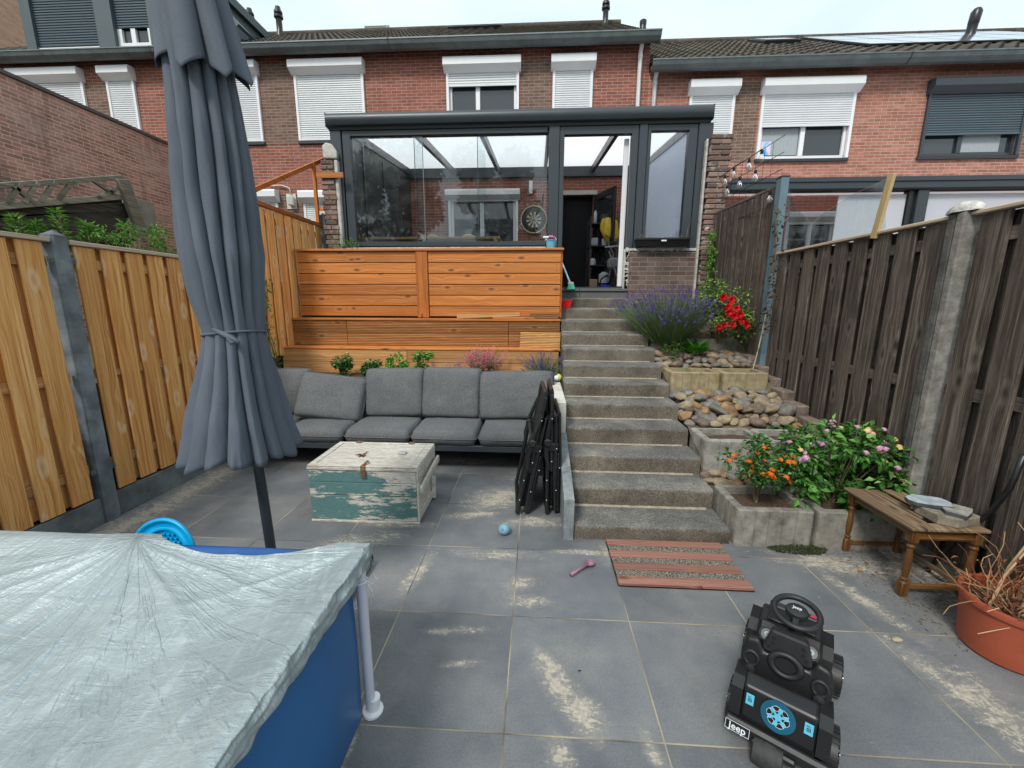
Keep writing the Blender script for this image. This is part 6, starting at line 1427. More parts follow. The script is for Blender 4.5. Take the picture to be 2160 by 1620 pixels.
# dashboard with two gauges, steering wheel
DMt = Matrix.Translation((0, .315, .265)) @ Matrix.Rotation(.62, 4, 'X')
g = MB(); g.box((-.115, -.05, -.03), (.115, .05, .018), M=MC @ DMt, ch=.012); dso = g.build('dashboard', M_CAR, car)
for s_ in (-1, 1):
    cD = MC @ (DMt @ Vector((s_*.078, -.012, .0185))); RD = (MC @ DMt).to_3x3().to_4x4()
    MB().torus(cD, .027, .0045, M=RD, n=28, k=8).build('gauge_ring', M_CARM, dso, smooth=True)
    g = MB(); g.lathe([(.026, 0), (.001, .001)], cD, 28, M=RD); ga = g.build('gauge_face', plain('gauge_grey', (.14, .15, .16), .3), dso)
    g = MB(); g.torus(cD+RD @ Vector((0, 0, .002)), .009, .0012, M=RD, n=20, k=4); g.torus(cD+RD @ Vector((0, 0, .002)), .005, .001, M=RD, n=16, k=4); g.build('gauge_marks', M_ST3, ga)
SW = MC @ Matrix.Translation((.012, .325, .4)) @ Matrix.Rotation(.16, 4, 'X'); RS_ = SW.to_3x3().to_4x4(); sc_ = SW @ Vector((0, 0, 0))
swo = MB().torus(sc_, .08, .012, M=RS_, n=48, k=12).build('steering_wheel', M_CARM, car, smooth=True)
g = MB(); g.lathe([(.034, -.014), (.038, 0), (.034, .012), (.02, .018), (.001, .02)], sc_, 28, M=RS_ @ Matrix.Scale(1.15, 4, (1, 0, 0))); g.build('horn_pad', M_CARM, swo, smooth='auto')
g = MB()
for s_ in (-1, 1): g.box((s_*.036, -.016, -.006), (s_*.074, .014, .006), M=SW, ch=.004)
g.box((-.012, -.076, -.006), (.012, -.034, .004), M=SW, ch=.003); g.build('spoke', M_CARM, swo)
MB().box((.047, -.006, .0065), (.066, .006, .0085), M=SW).build('red_button', plain('red_button', (.4, .02, .05), .4), swo)
text('Jeep', .019, SW @ Matrix.Translation((0, .002, .0195)), M_ST3, 'hub_lettering', swo)
MB().tube([sc_, C3(0, .37, .27)], .014, 10).build('steering_column', M_CARM, car)
g = MB(); cbox(g, (-.09, .40, .268), (.09, .54, .276), .003, Matrix.Translation((0, 0, .0))); g.build('hood_panel', M_CARM, car)
# ================================================================ SIDE TABLE, STONES, POT
M_OAK = wood('varnished_oak', 'Z', '#3f2814', '#6b4826', '#8d6539', '#3a2310', rough=.45); M_OAKY = wood('weathered_oak_top', 'Y', '#43362a', '#75604a', '#a08a70', '#2a1d12', rough=.75, bump=.6); M_OAKX = wood('oak_rail', 'X', '#4f3319', '#7d562f', '#a07544', '#3a2310', rough=.5)
TX0, TX1, TY0, TY1, TZ = 2.075, 2.40, 2.17, 2.6, .43
tbl = thing('side_table', 'old turned-leg oak side table with a broken top by the right fence', 'table', ((TX0+TX1)/2, (TY0+TY1)/2, 0))
for (x, y) in ((TX0, TY0), (TX1, TY0), (TX0, TY1), (TX1, TY1)):
    g = MB(); s_ = .021
    g.box((x-s_, y-s_, 0), (x+s_, y+s_, .085), ch=.003); g.lathe([(.019, .085), (.012, .092), (.02, .1), (.02, .108), (.012, .114), (.017, .14), (.0195, .19), (.018, .24), (.013, .285), (.012, .292), (.02, .3), (.02, .308), (.013, .315), (.018, .33)], (x, y, 0), 16, capb=False, capt=False); g.box((x-s_, y-s_, .33), (x+s_, y+s_, TZ-.021), ch=.003)
    g.build('leg', M_OAK, tbl, smooth='auto')
g = MB()
for y in (TY0, TY1): g.box((TX0+.022, y-.01, .045), (TX1-.022, y+.01, .072), ch=.003); g.box((TX0+.022, y-.01, .345), (TX1-.022, y+.008, .4085), ch=.003); g.tube([(TX0+.022, y-.012, .36), (TX1-.022, y-.012, .36)], .005, 6)
g.split('cross_rail', M_OAKX, tbl)
g = MB()
g.box((TX1-.01, TY0+.022, .045), (TX1+.01, TY1-.022, .072), ch=.003)
for x in (TX0, TX1): g.box((x-.008, TY0+.022, .36), (x+.008, TY1-.022, .4085), ch=.003)
g.split('long_rail', M_OAKY, tbl)
g = MB(); g.box((TX0-.045, TY0-.04, TZ-.02), (TX0+.035, TY1+.04, TZ), .2, ch=.005); g.box((TX0+.04, TY0+.03, TZ-.02), (TX0+.1, TY1+.035, TZ-.006), .6, ch=.004); g.box((TX0+.105, TY0+.1, TZ-.022), (TX0+.16, TY1+.02, TZ-.004), .9, M=Matrix.Translation((0, 0, .0)), ch=.004)
g.box((TX0+.2, TY0+.03, TZ-.02), (TX0+.3, TY1+.03, TZ-.004), .4, ch=.004); g.box((TX0+.037, TY0-.04, TZ-.02), (TX1+.03, TY0+.027, TZ), .45, ch=.005); g.build('tabletop', M_OAKY, tbl)
def rough_slab(name, label, cat, c, s_, rz, mat, seed, tilt=(0, 0)):
    g = MB(); lr = random.Random(seed); n = 9
    poly = []
    for k in range(n):
        a = 2*PI*k/n+lr.uniform(-.2, .2); rr2 = lr.uniform(.82, 1.05); ca, sa = math.cos(a), math.sin(a); m_ = max(abs(ca), abs(sa)); poly.append((s_[0]*.5*ca/m_**.7*rr2, s_[1]*.5*sa/m_**.7*rr2))
    M = Matrix.Translation(c) @ Matrix.Rotation(rz, 4, 'Z') @ Matrix.Rotation(tilt[0], 4, 'X') @ Matrix.Rotation(tilt[1], 4, 'Y')
    g.prism(poly, lambda a, b, t_: M @ Vector((a, b, t_)), 0, s_[2], m=1 if isinstance(mat, list) else 0)
    g.mi[1] = 0; o = g.build(name, mat, fixn=True); bv = o.modifiers.new('b', 'BEVEL'); bv.width = min(.003, s_[2]*.1); bv.segments = 1
    tag(o, label, cat)
rough_slab('concrete_slab', 'thick sandy broken concrete slab on the old table', 'slab', (2.3, 2.27, TZ+.001), (.24, .27, .05), .1, plain('sandy_concrete', (.24, .21, .155), .95, 0, .35, 22, .8, dirt='#5d564a'), 3)
M_SLATE = plain('dark_slate', (.06, .065, .07), .7, 0, .3, 20, .6)
rough_slab('slate_piece', 'dark broken slate piece with sandy face, right one on the table slab', 'slate', (2.33, 2.225, TZ+.052), (.17, .13, .02), .5, [plain('sandy_slate', (.3, .29, .25), .8, 0, .4, 25, .4, dirt='#565656'), M_SLATE], 11)
rough_slab('slate_piece', 'pale blue topped broken tile piece, left one on the table slab', 'slate', (2.26, 2.32, TZ+.055), (.21, .13, .022), -.3, [plain('pale_tile', (.36, .41, .44), .5, 0, .25, 25), M_SLATE], 12, (.03, -.03))
# hose on the fence
g = MB(); pts = [Xp(u, v, 2.42) for u, v in ((1935, 1230), (1985, 1170), (2045, 1115), (2090, 1080), (2130, 1030), (2160, 960))]; g.tube(pts, .013, 8)
tag(g.build('garden_hose', M_BLACK, smooth=True), 'black hose running behind the side table up the right fence', 'hose')
g = MB(); g.tube([(2.43, 2.2, 0), (2.43, 2.2, .22)], .016, 10); tag(g.build('drain_pipe', plain('grey_pvc', (.3, .33, .36), .4), smooth='auto'), 'short grey plastic pipe stub behind the side table', 'pipe')
# terracotta-coloured pot
PCX, PCY, PR = 2.24, 1.8, .182
pot = thing('flower_pot', 'terracotta coloured plastic pot with dead plant at right edge', 'pot', (PCX, PCY, 0))
M_POT = plain('terracotta_plastic', (.34, .075, .035), .5, 0, .12, 8, .1)
g = MB(); g.lathe([(PR*.8, .0), (PR*.9, .01), (PR*1.0, .235), (PR*1.06, .237), (PR*1.08, .262), (PR*1.06, .27), (PR*.98, .268), (PR*.96, .2)], (PCX, PCY, 0), 48, capt=False); g.build('bowl', M_POT, pot, smooth='auto')
g = MB(); g.grid(24, 6, lambda u, v: (PCX+PR*.965*v*math.cos(2*PI*u), PCY+PR*.965*v*math.sin(2*PI*u), .21+.012*noise.noise(Vector((u*9, v*5, 0)))), wrapu=True); g.build('soil', M_SOIL, pot)
dp = thing('dead_plant', 'dried brown shrub with curled twigs in the terracotta pot', 'plant', (PCX, PCY, .2))
g = MB(); lr = random.Random(3)
for i in range(70):
    a = lr.uniform(0, 6.3); r0 = lr.uniform(0, PR*.8); p = Vector((PCX+r0*math.cos(a), PCY+r0*math.sin(a), .2)); d_ = Vector((math.cos(a)*.6, math.sin(a)*.6, lr.uniform(.3, 1.4))).normalized(); L_ = lr.uniform(.1, .42); pts = [p]
    for k in range(6): d_ = (d_+Vector((lr.uniform(-.5, .5), lr.uniform(-.5, .5), lr.uniform(-.42, .3)))).normalized(); pts.append(pts[-1]+d_*L_/6)
    g.tube(pts, [.003]*3+[.0018]*4, 5, lr.random())
for (x, y, h, w_) in ((.05, -.02, .62, .011), (-.03, .03, .5, .007), (.1, .05, .56, .008), (-.08, .0, .42, .005)):
    p = Vector((PCX-.05+x, PCY+y, .2)); g.tube([p, p+Vector((.06, .02, h*.4)), p+Vector((.16, .03, h*.8)), p+Vector((.26, .03, h))], [w_, w_*.9, w_*.7, w_*.4], 7, .9)
g.build('twigs', leafmat('twig', ['#5b3320', '#8a5b3c', '#a98560', '#c2a684'], .9, 0), dp)
g = MB()
for i in range(160):
    a = lr.uniform(0, 6.3); r0 = lr.uniform(0, PR*1.25); p = Vector((PCX+r0*math.cos(a), PCY+r0*math.sin(a), .22+lr.uniform(-.0, .25)*(1-r0*2))); g.leaf(p, (lr.uniform(-1, 1), lr.uniform(-1, 1), lr.uniform(-1, .6)), (lr.uniform(-1, 1), 0, 1), lr.uniform(.015, .035), lr.uniform(.006, .012), lr.random(), .6)
g.build('dry_leaves', leafmat('dry_leaf_red', ['#5f2c22', '#8a4a35', '#a06b4a', '#6b5a2c'], .8, .15), dp)

# ================================================================ THINGS ON THE STEPS AND DECK
def pail(label, c, r_, h, m, hm):
    o = thing('toy_bucket', label, 'bucket', c)
    MB().lathe([(r_*.78, 0), (r_*.98, h), (r_*1.08, h+.002), (r_*1.08, h+.01), (r_*.94, h+.01), (r_*.75, .008)], c, 24, capt=True).build('pail', m, o, smooth='auto')
    MB().torus((c[0], c[1], c[2]+h), r_*1.05, .003, M=Matrix.Rotation(PI/2*.85, 4, 'X'), a0=0, a1=PI, n=18, k=6).build('handle', hm, o)
    return o
c = Yp(1194, 650, 5.64); rp_ = thing('toy_bucket', 'bright red square toy bucket on an upper step', 'bucket', (c.x, 5.62, 1.54))
g = MB(); a, b, h = .06, .045, .1; vs = [(c.x+sx*k, 5.62+sy*k, 1.541+z) for z, k, in ((0, .045), (h, .065), (h+.004, .074), (h+.014, .074), (h+.014, .06), (.02, .045)) for sx, sy in ((-1, -.8), (1, -.8), (1, .8), (-1, .8))]
g.add(vs, [(3, 2, 1, 0)]+[(i+4*k, (i+1) % 4+4*k, (i+1) % 4+4*k+4, i+4*k+4) for k in range(5) for i in range(4)]+[(20, 21, 22, 23)]); g.build('pail', plain('bright_red', (.75, .01, .015), .35), rp_); MB().torus((c.x, 5.57, 1.65), .045, .004, M=Matrix.Rotation(PI/2, 4, 'X'), a0=0, a1=PI, n=14, k=6).build('handle', M_BLACK, rp_)
c = Yp(1162, 519, 5.42); pail('light blue toy bucket on the right end of the orange plank wall', (c.x, 5.42, 2.287), .065, .085, plain('sky_blue_plastic', (.15, .45, .62), .35), M_WHITE)
for (dx_, cl_, lb) in ((.02, (.55, .03, .22), 'magenta toy spade poking from the blue bucket'), (-.03, (.8, .8, .78), 'white toy rake poking from the blue bucket')):
    g = MB(); g.tube([(c.x+dx_, 5.42, 2.34), (c.x+dx_*1.5-.02, 5.41, 2.41)], .008, 8); g.box((c.x+dx_*1.5-.055, 5.395, 2.405), (c.x+dx_*1.5+.015, 5.425, 2.43), ch=.006); tag(g.build('toy_tool', plain('toy_%d' % (dx_*100), cl_, .4), smooth='auto'), lb, 'toy')
c = Yp(1176, 803, 4.42); g = MB(); ell((c.x+.0, 4.40, .82), (.045, .045, .042), n=24, k=14, mb=g); bo = g.build('toy_ball', plain('yellow_green_plastic', (.62, .65, .1), .4), smooth=True); tag(bo, 'small yellow and navy toy ball on top of the rendered wall', 'ball')
g = MB(); g.torus((c.x-.012, 4.375, .82), .036, .008, M=Matrix.Rotation(PI/2-.2, 4, 'X') @ Matrix.Rotation(.3, 4, 'Y'), n=24, k=8); g.build('navy_band', plain('navy_plastic', (.02, .06, .14), .4), bo, smooth=True)
MB().lathe([(.03, 0), (.02, .012), (.001, .014)], (c.x-.014, 4.362, .82), 20, M=Matrix.Rotation(PI/2, 4, 'X')).build('white_cap', M_WHITE, bo, smooth=True)
a = Yp(1183, 548, 6.16); b = Yp(1203, 598, 6.03); br = thing('hand_broom', 'green bristled broom with patterned stick standing in the doorway', 'broom', (b.x, 6.02, 1.83))
MB().tube([a, b], .012, 8).build('stick', plain('blue_white_stick', (.35, .5, .6), .4, 0, .5, 60), br); g = MB(); g.prism([(-.035, 0), (.035, 0), (.06, -.075), (-.055, -.085)], lambda x, z, t_: (b.x+x+.01, b.y+t_, b.z+z), -.02, .02); g.build('bristles', plain('mint_bristle', (.08, .5, .36), .7, 0, .3, 80, .8), br, fixn=True); MB().box((b.x-.035, b.y-.022, b.z-.01), (b.x+.045, b.y+.022, b.z+.02), ch=.005).build('head', plain('pale_head', (.5, .45, .35), .5), br)

# ================================================================ CONCRETE PLANTERS
def planter(label, x0, x1, y0, y1, z0, z1, mat, th=.05):
    o = thing('concrete_planter', label, 'planter', ((x0+x1)/2, (y0+y1)/2, z0), 'concrete planters in the stepped bed'); lr = random.Random(int(x0*100+y0*10))
    def outline(x0, x1, y0, y1, r_, groove):
        pts = []
        for (cx_, cy_, a0) in ((x1-r_, y0+r_, -PI/2), (x1-r_, y1-r_, 0), (x0+r_, y1-r_, PI/2), (x0+r_, y0+r_, PI)):
            for k in range(4): a = a0+PI/2*k/3; pts.append((cx_+r_*math.cos(a), cy_+r_*math.sin(a)))
        out = []
        for i, p in enumerate(pts):
            q_ = pts[(i+1) % len(pts)]; d_ = math.hypot(q_[0]-p[0], q_[1]-p[1]); out.append(p)
            if d_ > .12:
                n = max(1, int(d_/.085)); nx_, ny_ = (q_[1]-p[1])/d_, -(q_[0]-p[0])/d_
                for k in range(1, n):
                    for (dt, dp_) in ((-.006, 0), (0, groove), (.006, 0)):
                        t_ = k/n+dt/d_; out.append((p[0]+(q_[0]-p[0])*t_-nx_*dp_, p[1]+(q_[1]-p[1])*t_-ny_*dp_))
        return out
    A = outline(x0, x1, y0, y1, .03, .009); B = outline(x0+th, x1-th, y0+th, y1-th, .02, 0.0); n = len(A)
    # inner loop with the same count: project outer points inwards
    B = [(min(max(a, x0+th), x1-th), min(max(b, y0+th), y1-th)) for a, b in A]
    w_ = lambda p, z: (p[0], p[1], z+.004*noise.noise(Vector((p[0]*20, p[1]*20, z))))
    vs = [w_(p, z0) for p in A]+[w_(p, z1-.008) for p in A]+[w_((p[0]+(q_[0]-p[0])*.12, p[1]+(q_[1]-p[1])*.12), z1) for p, q_ in zip(A, B)]+[w_(p, z1) for p in B]+[w_(p, z1-.16) for p in B]
    fs = [(k*n+i, k*n+(i+1) % n, (k+1)*n+(i+1) % n, (k+1)*n+i) for k in range(4) for i in range(n)]
    MB().add(vs, fs).build('shell', mat, o)
    g = MB(); g.grid(12, 10, lambda u, v: (x0+th-.005+(x1-x0-2*th+.01)*u, y0+th-.005+(y1-y0-2*th+.01)*v, z1-.05+.012*noise.noise(Vector((u*7, v*7, x0))))); g.build('soil', M_SOIL, o, smooth=True)
    return o
def aged(name, c, d): return plain(name, c, .92, 0, .3, 16, 1.0, bscale=90, dirt=d)
PC1 = aged('aged_concrete', (.25, .235, .2), '#57534b'); PC2 = aged('light_concrete', (.31, .3, .27), '#6c675c'); PC3 = aged('ochre_concrete', (.33, .27, .16), '#84714b')
planter('grey grooved concrete planter at bottom holding the orange lantana', 1.36, 1.86, 2.6, 3.0, -.01, .265, PC1)
planter('grey grooved concrete planter at bottom holding the pink lantana', 1.885, 2.4, 2.6, 3.0, -.01, .265, PC1)
planter('empty light concrete planter in the middle row next to the steps', 1.37, 1.86, 3.22, 3.58, .2, .535, PC2)
planter('light concrete planter in the middle row by the fence', 1.88, 2.33, 3.22, 3.58, .2, .535, PC2)
planter('ochre concrete planter in the upper row next to the steps', 1.37, 1.86, 4.17, 4.5, .62, .93, PC3)
planter('ochre concrete planter in the upper row by the fence', 1.885, 2.33, 4.17, 4.5, .62, .93, PC3)
planter('dark concrete planter under the big lavender', 1.37, 1.88, 4.98, 5.3, .95, 1.2, PC1)
planter('dark concrete planter under the red rose', 1.9, 2.38, 4.98, 5.3, .95, 1.2, PC1)

# ================================================================ STONES
ST = []
for k, (nm, cs) in enumerate((('tan', ['#8f8069', '#a89a80', '#736654']), ('grey', ['#726e67', '#8f8a82', '#55534f']), ('brown', ['#6d5f53', '#857564', '#554a42']), ('ochre', ['#8a6f4f', '#a88d66', '#6b543e']))):
    t = T('river_stone_'+nm); p = t.gpos(); c = t.ramp(t.noise(p, 14, 6, .65), [(.3, srgb(cs[2])), (.5, srgb(cs[0])), (.7, srgb(cs[1]))]); vn = t.step(t.noise(t.n('ShaderNodeMapping', {'Vector': p, 'Scale': (1, 1, 5)}).outputs[0], 12, 5, .7, 1), .6, .68)
    c = t.mix(t.math('MULTIPLY', vn, .3), c, (.5, .47, .42, 1)); ST.append(t.done(c, .75, 0, t.bump(t.noise(p, 60, 5, .7), .5, .004), .3))
import bmesh
TPL = []
for k in range(10):
    bm = bmesh.new(); bmesh.ops.create_icosphere(bm, subdivisions=3, radius=1)
    kr = random.Random(k*13+1); pln = [(Vector((kr.gauss(0, 1), kr.gauss(0, 1), kr.gauss(0, 1))).normalized(), kr.uniform(.62, .9)) for _ in range(9 if k % 3 else 3)]
    for v in bm.verts:
        for pn, pd in pln:
            ex = v.co.dot(pn)-pd
            if ex > 0: v.co -= pn*ex*.88
        n_ = v.co.normalized(); f = v.co.length*(1+.15*noise.noise(n_*2.5+Vector((k*3, 1, 0))))*1.12; v.co = n_*f; continue
        f = 1+.28*noise.noise(n_*1.3+Vector((k*7, 0, 0)))+.1*noise.noise(n_*3+Vector((0, k*5, 0))); v.co = n_*f; v.co.x = abs(v.co.x)**.85*(1 if v.co.x > 0 else -1)
    me = bpy.data.meshes.new('river_stone'); bm.to_mesh(me); bm.free(); me.polygons.foreach_set('use_smooth', [True]*len(me.polygons)); me.materials.append(ST[0]); TPL.append(me)
TV = {}
def stone(c, s_, label, group, lr, mi=None):
    k = lr.randrange(10)
    if (k, mi) not in TV: me = TPL[k].copy(); me.name = 'river_stone'; me.materials.clear(); me.materials.append(ST[mi]); TV[k, mi] = me
    o = bpy.data.objects.new('river_stone', TV[k, mi]); COL.objects.link(o); o.location = c; o.scale = s_; o.rotation_euler = (lr.uniform(-.5, .5), lr.uniform(-.4, .4), lr.uniform(0, 6.3)); tag(o, label, 'stone', group)
def bed(label, group, x0, x1, y0, y1, zf, smin, smax, cnt, seed, lift=.6):
    lr = random.Random(seed); pl_ = []; tries = 0
    while len(pl_) < cnt and tries < cnt*60:
        tries += 1; s_ = lr.uniform(smin, smax)**1.0; x, y = lr.uniform(x0, x1), lr.uniform(y0, y1)
        if all((x-a)**2+(y-b)**2 > (.74*(s_+c))**2 for a, b, c in pl_): pl_.append((x, y, s_))
    nr = 5 if cnt > 25 else 2; cols = ['tan', 'grey', 'brown', 'ochre']; rn = ['front', 'second', 'third', 'fourth', 'rear'] if nr == 5 else ['front', 'rear']
    od = ['first', 'second', 'third', 'fourth', 'fifth', 'sixth', 'seventh', 'eighth', 'ninth', 'tenth', 'eleventh', 'twelfth', 'thirteenth', 'fourteenth', 'fifteenth', 'sixteenth']; ct = {}
    for (x, y, s_) in sorted(pl_):
        mi = lr.choice([0, 0, 1, 1, 2, 3]); r_ = min(nr-1, int((y-y0)/(y1-y0)*nr)); k = ct.get((mi, r_), 0); ct[mi, r_] = k+1
        stone((x, y, zf(x, y)+s_*.35+lr.uniform(0, .02)), (s_*lr.uniform(1.0, 1.35), s_*lr.uniform(.8, 1.05), s_*lr.uniform(.5, .75)), '%s %s stone from the steps in the %s row %s' % (od[k], cols[mi], rn[r_], label), group, lr, mi)
    return pl_
bz = lambda x, y: bedz(y)
bed('of the large bed', 'river stones in the large bed', 1.37, 2.33, 3.63, 4.14, bz, .04, .085, 80, 5)
bed('piled on the large bed', 'upper river stones in the large bed', 1.42, 2.3, 3.75, 4.12, lambda x, y: bedz(y)+.055, .04, .085, 45, 6)
bed('behind the ochre planters', 'river stones behind the ochre planters', 1.37, 2.35, 4.54, 4.95, bz, .04, .075, 55, 7)
bed('behind the lowest planters', 'river stones behind the lowest planters', 1.37, 2.35, 3.03, 3.19, lambda x, y: bedz(y), .035, .06, 30, 8)
bed('under the brick parapet', 'pebbles under the parapet', 1.36, 1.75, 5.92, 6.1, lambda x, y: 1.6, .022, .04, 22, 9)

# ================================================================ STRING LIGHTS AND WIRE PANEL
WX = 2.43
Z4 = lambda X_, Y_: Xp(1420+X_/2.919, 240+Y_/2.919, WX)
wp = thing('wire_trellis', 'thin black wire trellis panel above the upper right fence', 'trellis', (WX, 5.4, 2.8))
M_WIRE = plain('black_wire', (.015, .015, .015), .5)
g = MB(); rowsw = [((180, 455), (690, 130)), ((190, 510), (684, 235)), ((195, 590), (672, 340)), ((285, 690), (622, 560))]
for a, b in rowsw: g.tube([Z4(*a), Z4(*b)], .0035, 5)
g.build('long_wires', M_WIRE, wp)
g = MB(); A0, B0 = Z4(180, 455), Z4(690, 130); C0, D0 = Z4(195, 590), Z4(672, 340)
for k in range(12):
    y = A0.y+(B0.y-A0.y)*(k+.4)/12.6; zt_ = A0.z+(B0.z-A0.z)*(y-A0.y)/(B0.y-A0.y); g.tube([(WX, y, zt_), (WX, y, 2.83)], .0025, 4)
g.build('upright_wires', M_WIRE, wp)
M_BULB = glassmat('bulb_glass', (.97, .97, .97), 1.45, .12)
def bulb_at(X_, Y_, label, nth):
    p = Z4(X_, Y_); b = thing('light_bulb', label, 'light bulb', p, 'string light bulbs on the wire trellis')
    MB().lathe([(.012, 0), (.016, -.004), (.016, -.035), (.013, -.04)], p, 12).build('socket', M_BLACK, b, smooth='auto')
    r_ = .03; pr = [(.011, -.04), (.013, -.052)]+[(r_*math.sin(a), -.082-r_*math.cos(a)*-1*-1) for a in (.6, .9, 1.2, 1.57, 2.0, 2.4, 2.8, 3.1)]
    pr = [(.011, -.04), (.013, -.05), (.02, -.062), (.027, -.076), (.03, -.09), (.027, -.105), (.018, -.117), (.002, -.122)]
    MB().lathe(pr, p, 16).build('glass', M_BULB, b, smooth=True)
    MB().tube([(p.x, p.y, p.z-.045), (p.x+.004, p.y, p.z-.07), (p.x-.004, p.y, p.z-.09)], .0025, 5).build('filament', M_WHITE, b)
TOP = [(195, 455), (245, 420), (320, 378), (375, 330), (470, 278), (548, 222)]; SEC = [(270, 540), (335, 440), (412, 390), (508, 345)]; LOW = [(252, 640), (330, 605), (600, 475)]
for i, (a, b) in enumerate(TOP): bulb_at(a, b, 'clear bulb on the top wire of the trellis, number %s from the brick pier' % ['one', 'two', 'three', 'four', 'five', 'six'][i], i)
for i, (a, b) in enumerate(SEC): bulb_at(a, b, 'clear bulb on the second wire of the trellis, number %s from the brick pier' % ['one', 'two', 'three', 'four'][i], i)
for i, (a, b) in enumerate(LOW): bulb_at(a, b, 'clear bulb hanging before the fence boards, %s' % ['nearest the brick pier', 'second from the brick pier', 'nearest the blue steel post'][i], i)
# cable of the string follows the top wire
g = MB(); pts = []
for i, (a, b) in enumerate(TOP): pts.append(Z4(a, b)+Vector((-.006, 0, .008)))
g.tube(pts, .004, 5); tag(g.build('light_cable', M_WIRE, smooth=True), 'black cable of the string lights along the top wire', 'cable')

# ================================================================ LEFT NEIGHBOUR: OLD TRELLIS
TXL = -4.3
tr = thing('timber_trellis', 'collapsed grey wooden trellis behind the left fence', 'trellis', (TXL, 3.6, 1.0))
Q = lambda u, v, d=0: Xp(u, v, TXL)+Vector((d, 0, 0))
g = MB(); g.bar(Q(-60, 396), Q(257, 374), .05, .045, .2, ch=.004); g.bar(Q(-60, 440), Q(268, 414), .06, .05, .7, ch=.004); g.build('beam', W_OLD, tr)
g = MB()
for (u0, v0, u1, v1) in ((40, 388, 10, 430), (75, 386, 45, 428), (112, 384, 80, 426), (150, 382, 118, 422), (20, 390, 70, 432), (190, 380, 240, 412), (200, 418, 250, 395)): g.bar(Q(u0, v0, .02), Q(u1, v1, .02), .03, .028, rv(0, 1))
g.split('lattice_slat', W_OLD, tr)
MB().bar(Q(248, 378, .05), Q(292, 500, .05), .12, .05, .5, up=(1, 0, 0), ch=.006).build('post', W_OLD, tr)
g = MB()
for i in range(5):
    v = 446+i*14; g.bar(Q(-40, v+6, -.03), Q(275, v-10+i*2, -.03), .02, .075, rv(0, 1), ch=.004)
g.build('slat', wood('dark_old_slat', 'Y', '#1e1b17', '#3a352e', '#5a544a', '#15110e', rough=.9), tr)
MB().add([Q(-60, 440, -.09), Q(272, 420, -.09), Q(292, 520, -.09), Q(-60, 540, -.09)], [(0, 1, 2, 3)]).build('backing', plain('dark_backing', (.02, .018, .015), .9), tr, solid=.02)
a, b = Q(296, 395, -.3), Q(330, 470, -.3)
MB().box((TXL-.35, a.y+.1, b.z-.1), (TXL-.32, b.y+.35, a.z-.05), M=Matrix.Identity(4)).build('leaning_panel', plain('grey_panel', (.22, .2, .17), .8, 0, .3, 6), tr)
# ================================================================ PLANTS
LG = random.Random(11)
M_LF1 = leafmat('lantana_leaf', ['#24421c', '#355c27', '#4b7a36', '#6c9c50']); M_LF4 = leafmat('bright_lantana_leaf', ['#2a4a20', '#3f6f2c', '#5b9440', '#8abf62']); M_LF2 = leafmat('rose_leaf', ['#2a4420', '#3f5f2a', '#5f7f3a', '#7f9a4f']); M_LF3 = leafmat('fresh_leaf', ['#3f7a22', '#5f9a34', '#86b84f']); M_LFD = leafmat('climber_dark_leaf', ['#2b211c', '#3f2f26', '#3a3f24'])
M_LAV = leafmat('lavender_stem', ['#4f6a3f', '#66804f', '#84966a']); M_LAVF = leafmat('lavender_flower', ['#4a3a78', '#6650a0', '#7f6ab8'], .8, .2)
M_STEM = plain('stem_brown', (.16, .12, .07), .9, 0, .2, 20)
def shrub(name, label, c, r_, h, n, L_, W_, mat, stemh=.0, clumps=14, seed=0, group=None, cat='plant', droop=.2, stem=True, zmin=None):
    lr = random.Random(seed); t_ = thing(name, label, cat, c, group); c = Vector(c); g = MB(); st = MB(); pts = []
    cl = []
    for k in range(clumps):
        a = lr.uniform(0, 2*PI); q_ = lr.random()**.5; z = lr.uniform(.15, 1)
        rad = r_*q_*(1-.45*abs(z-.55)); cl.append((c+Vector((rad*math.cos(a), rad*math.sin(a), stemh+z*h)), r_*lr.uniform(.22, .42)))
        if stem: st.tube([c+Vector((0, 0, .0)), c+Vector((rad*.25*math.cos(a), rad*.25*math.sin(a), stemh+z*h*.35)), cl[-1][0]], [.005, .0035, .0015], 5, lr.random())
    for p, s_ in cl:
        for _ in range(max(1, n//clumps)):
            d_ = Vector((lr.gauss(0, 1), lr.gauss(0, 1), lr.gauss(.2, .8))).normalized(); q_ = p+d_*s_*lr.uniform(.25, 1)
            if zmin is not None and q_.z < zmin: continue
            g.leaf(q_, d_*.8+Vector((lr.uniform(-.5, .5), lr.uniform(-.5, .5), -droop)), Vector((lr.uniform(-.6, .6), lr.uniform(-.6, .6), 1)), L_*lr.uniform(.6, 1.2), W_*lr.uniform(.6, 1.2), min(1, max(0, lr.gauss(.5, .28)))); pts.append((q_, d_))
    if st.v: st.build('stem', M_STEM, t_)
    g.build('foliage', mat, t_)
    return t_, cl, pts
def flowerhead(g, p, r_, lr, d_=None, n=16, m=None, up=.4):
    """a small dome of petals"""
    d_ = Vector(d_ or (0, 0, 1)).normalized(); t1 = d_.orthogonal().normalized(); t2 = d_.cross(t1)
    for k in range(n):
        a = 2.4*k; q_ = math.sqrt((k+.5)/n); o = (t1*math.cos(a)+t2*math.sin(a))*q_*r_+d_*r_*.7*math.sqrt(max(0, 1-q_*q_)); nn = (o+d_*r_*.3).normalized(); s_ = r_*.36; b1 = nn.orthogonal().normalized(); b2 = nn.cross(b1); c = Vector(p)+o
        g.add([c+b1*s_, c+b2*s_, c-b1*s_, c-b2*s_], [(0, 1, 2, 3)], lr.random() if not callable(m) else m(q_, lr))
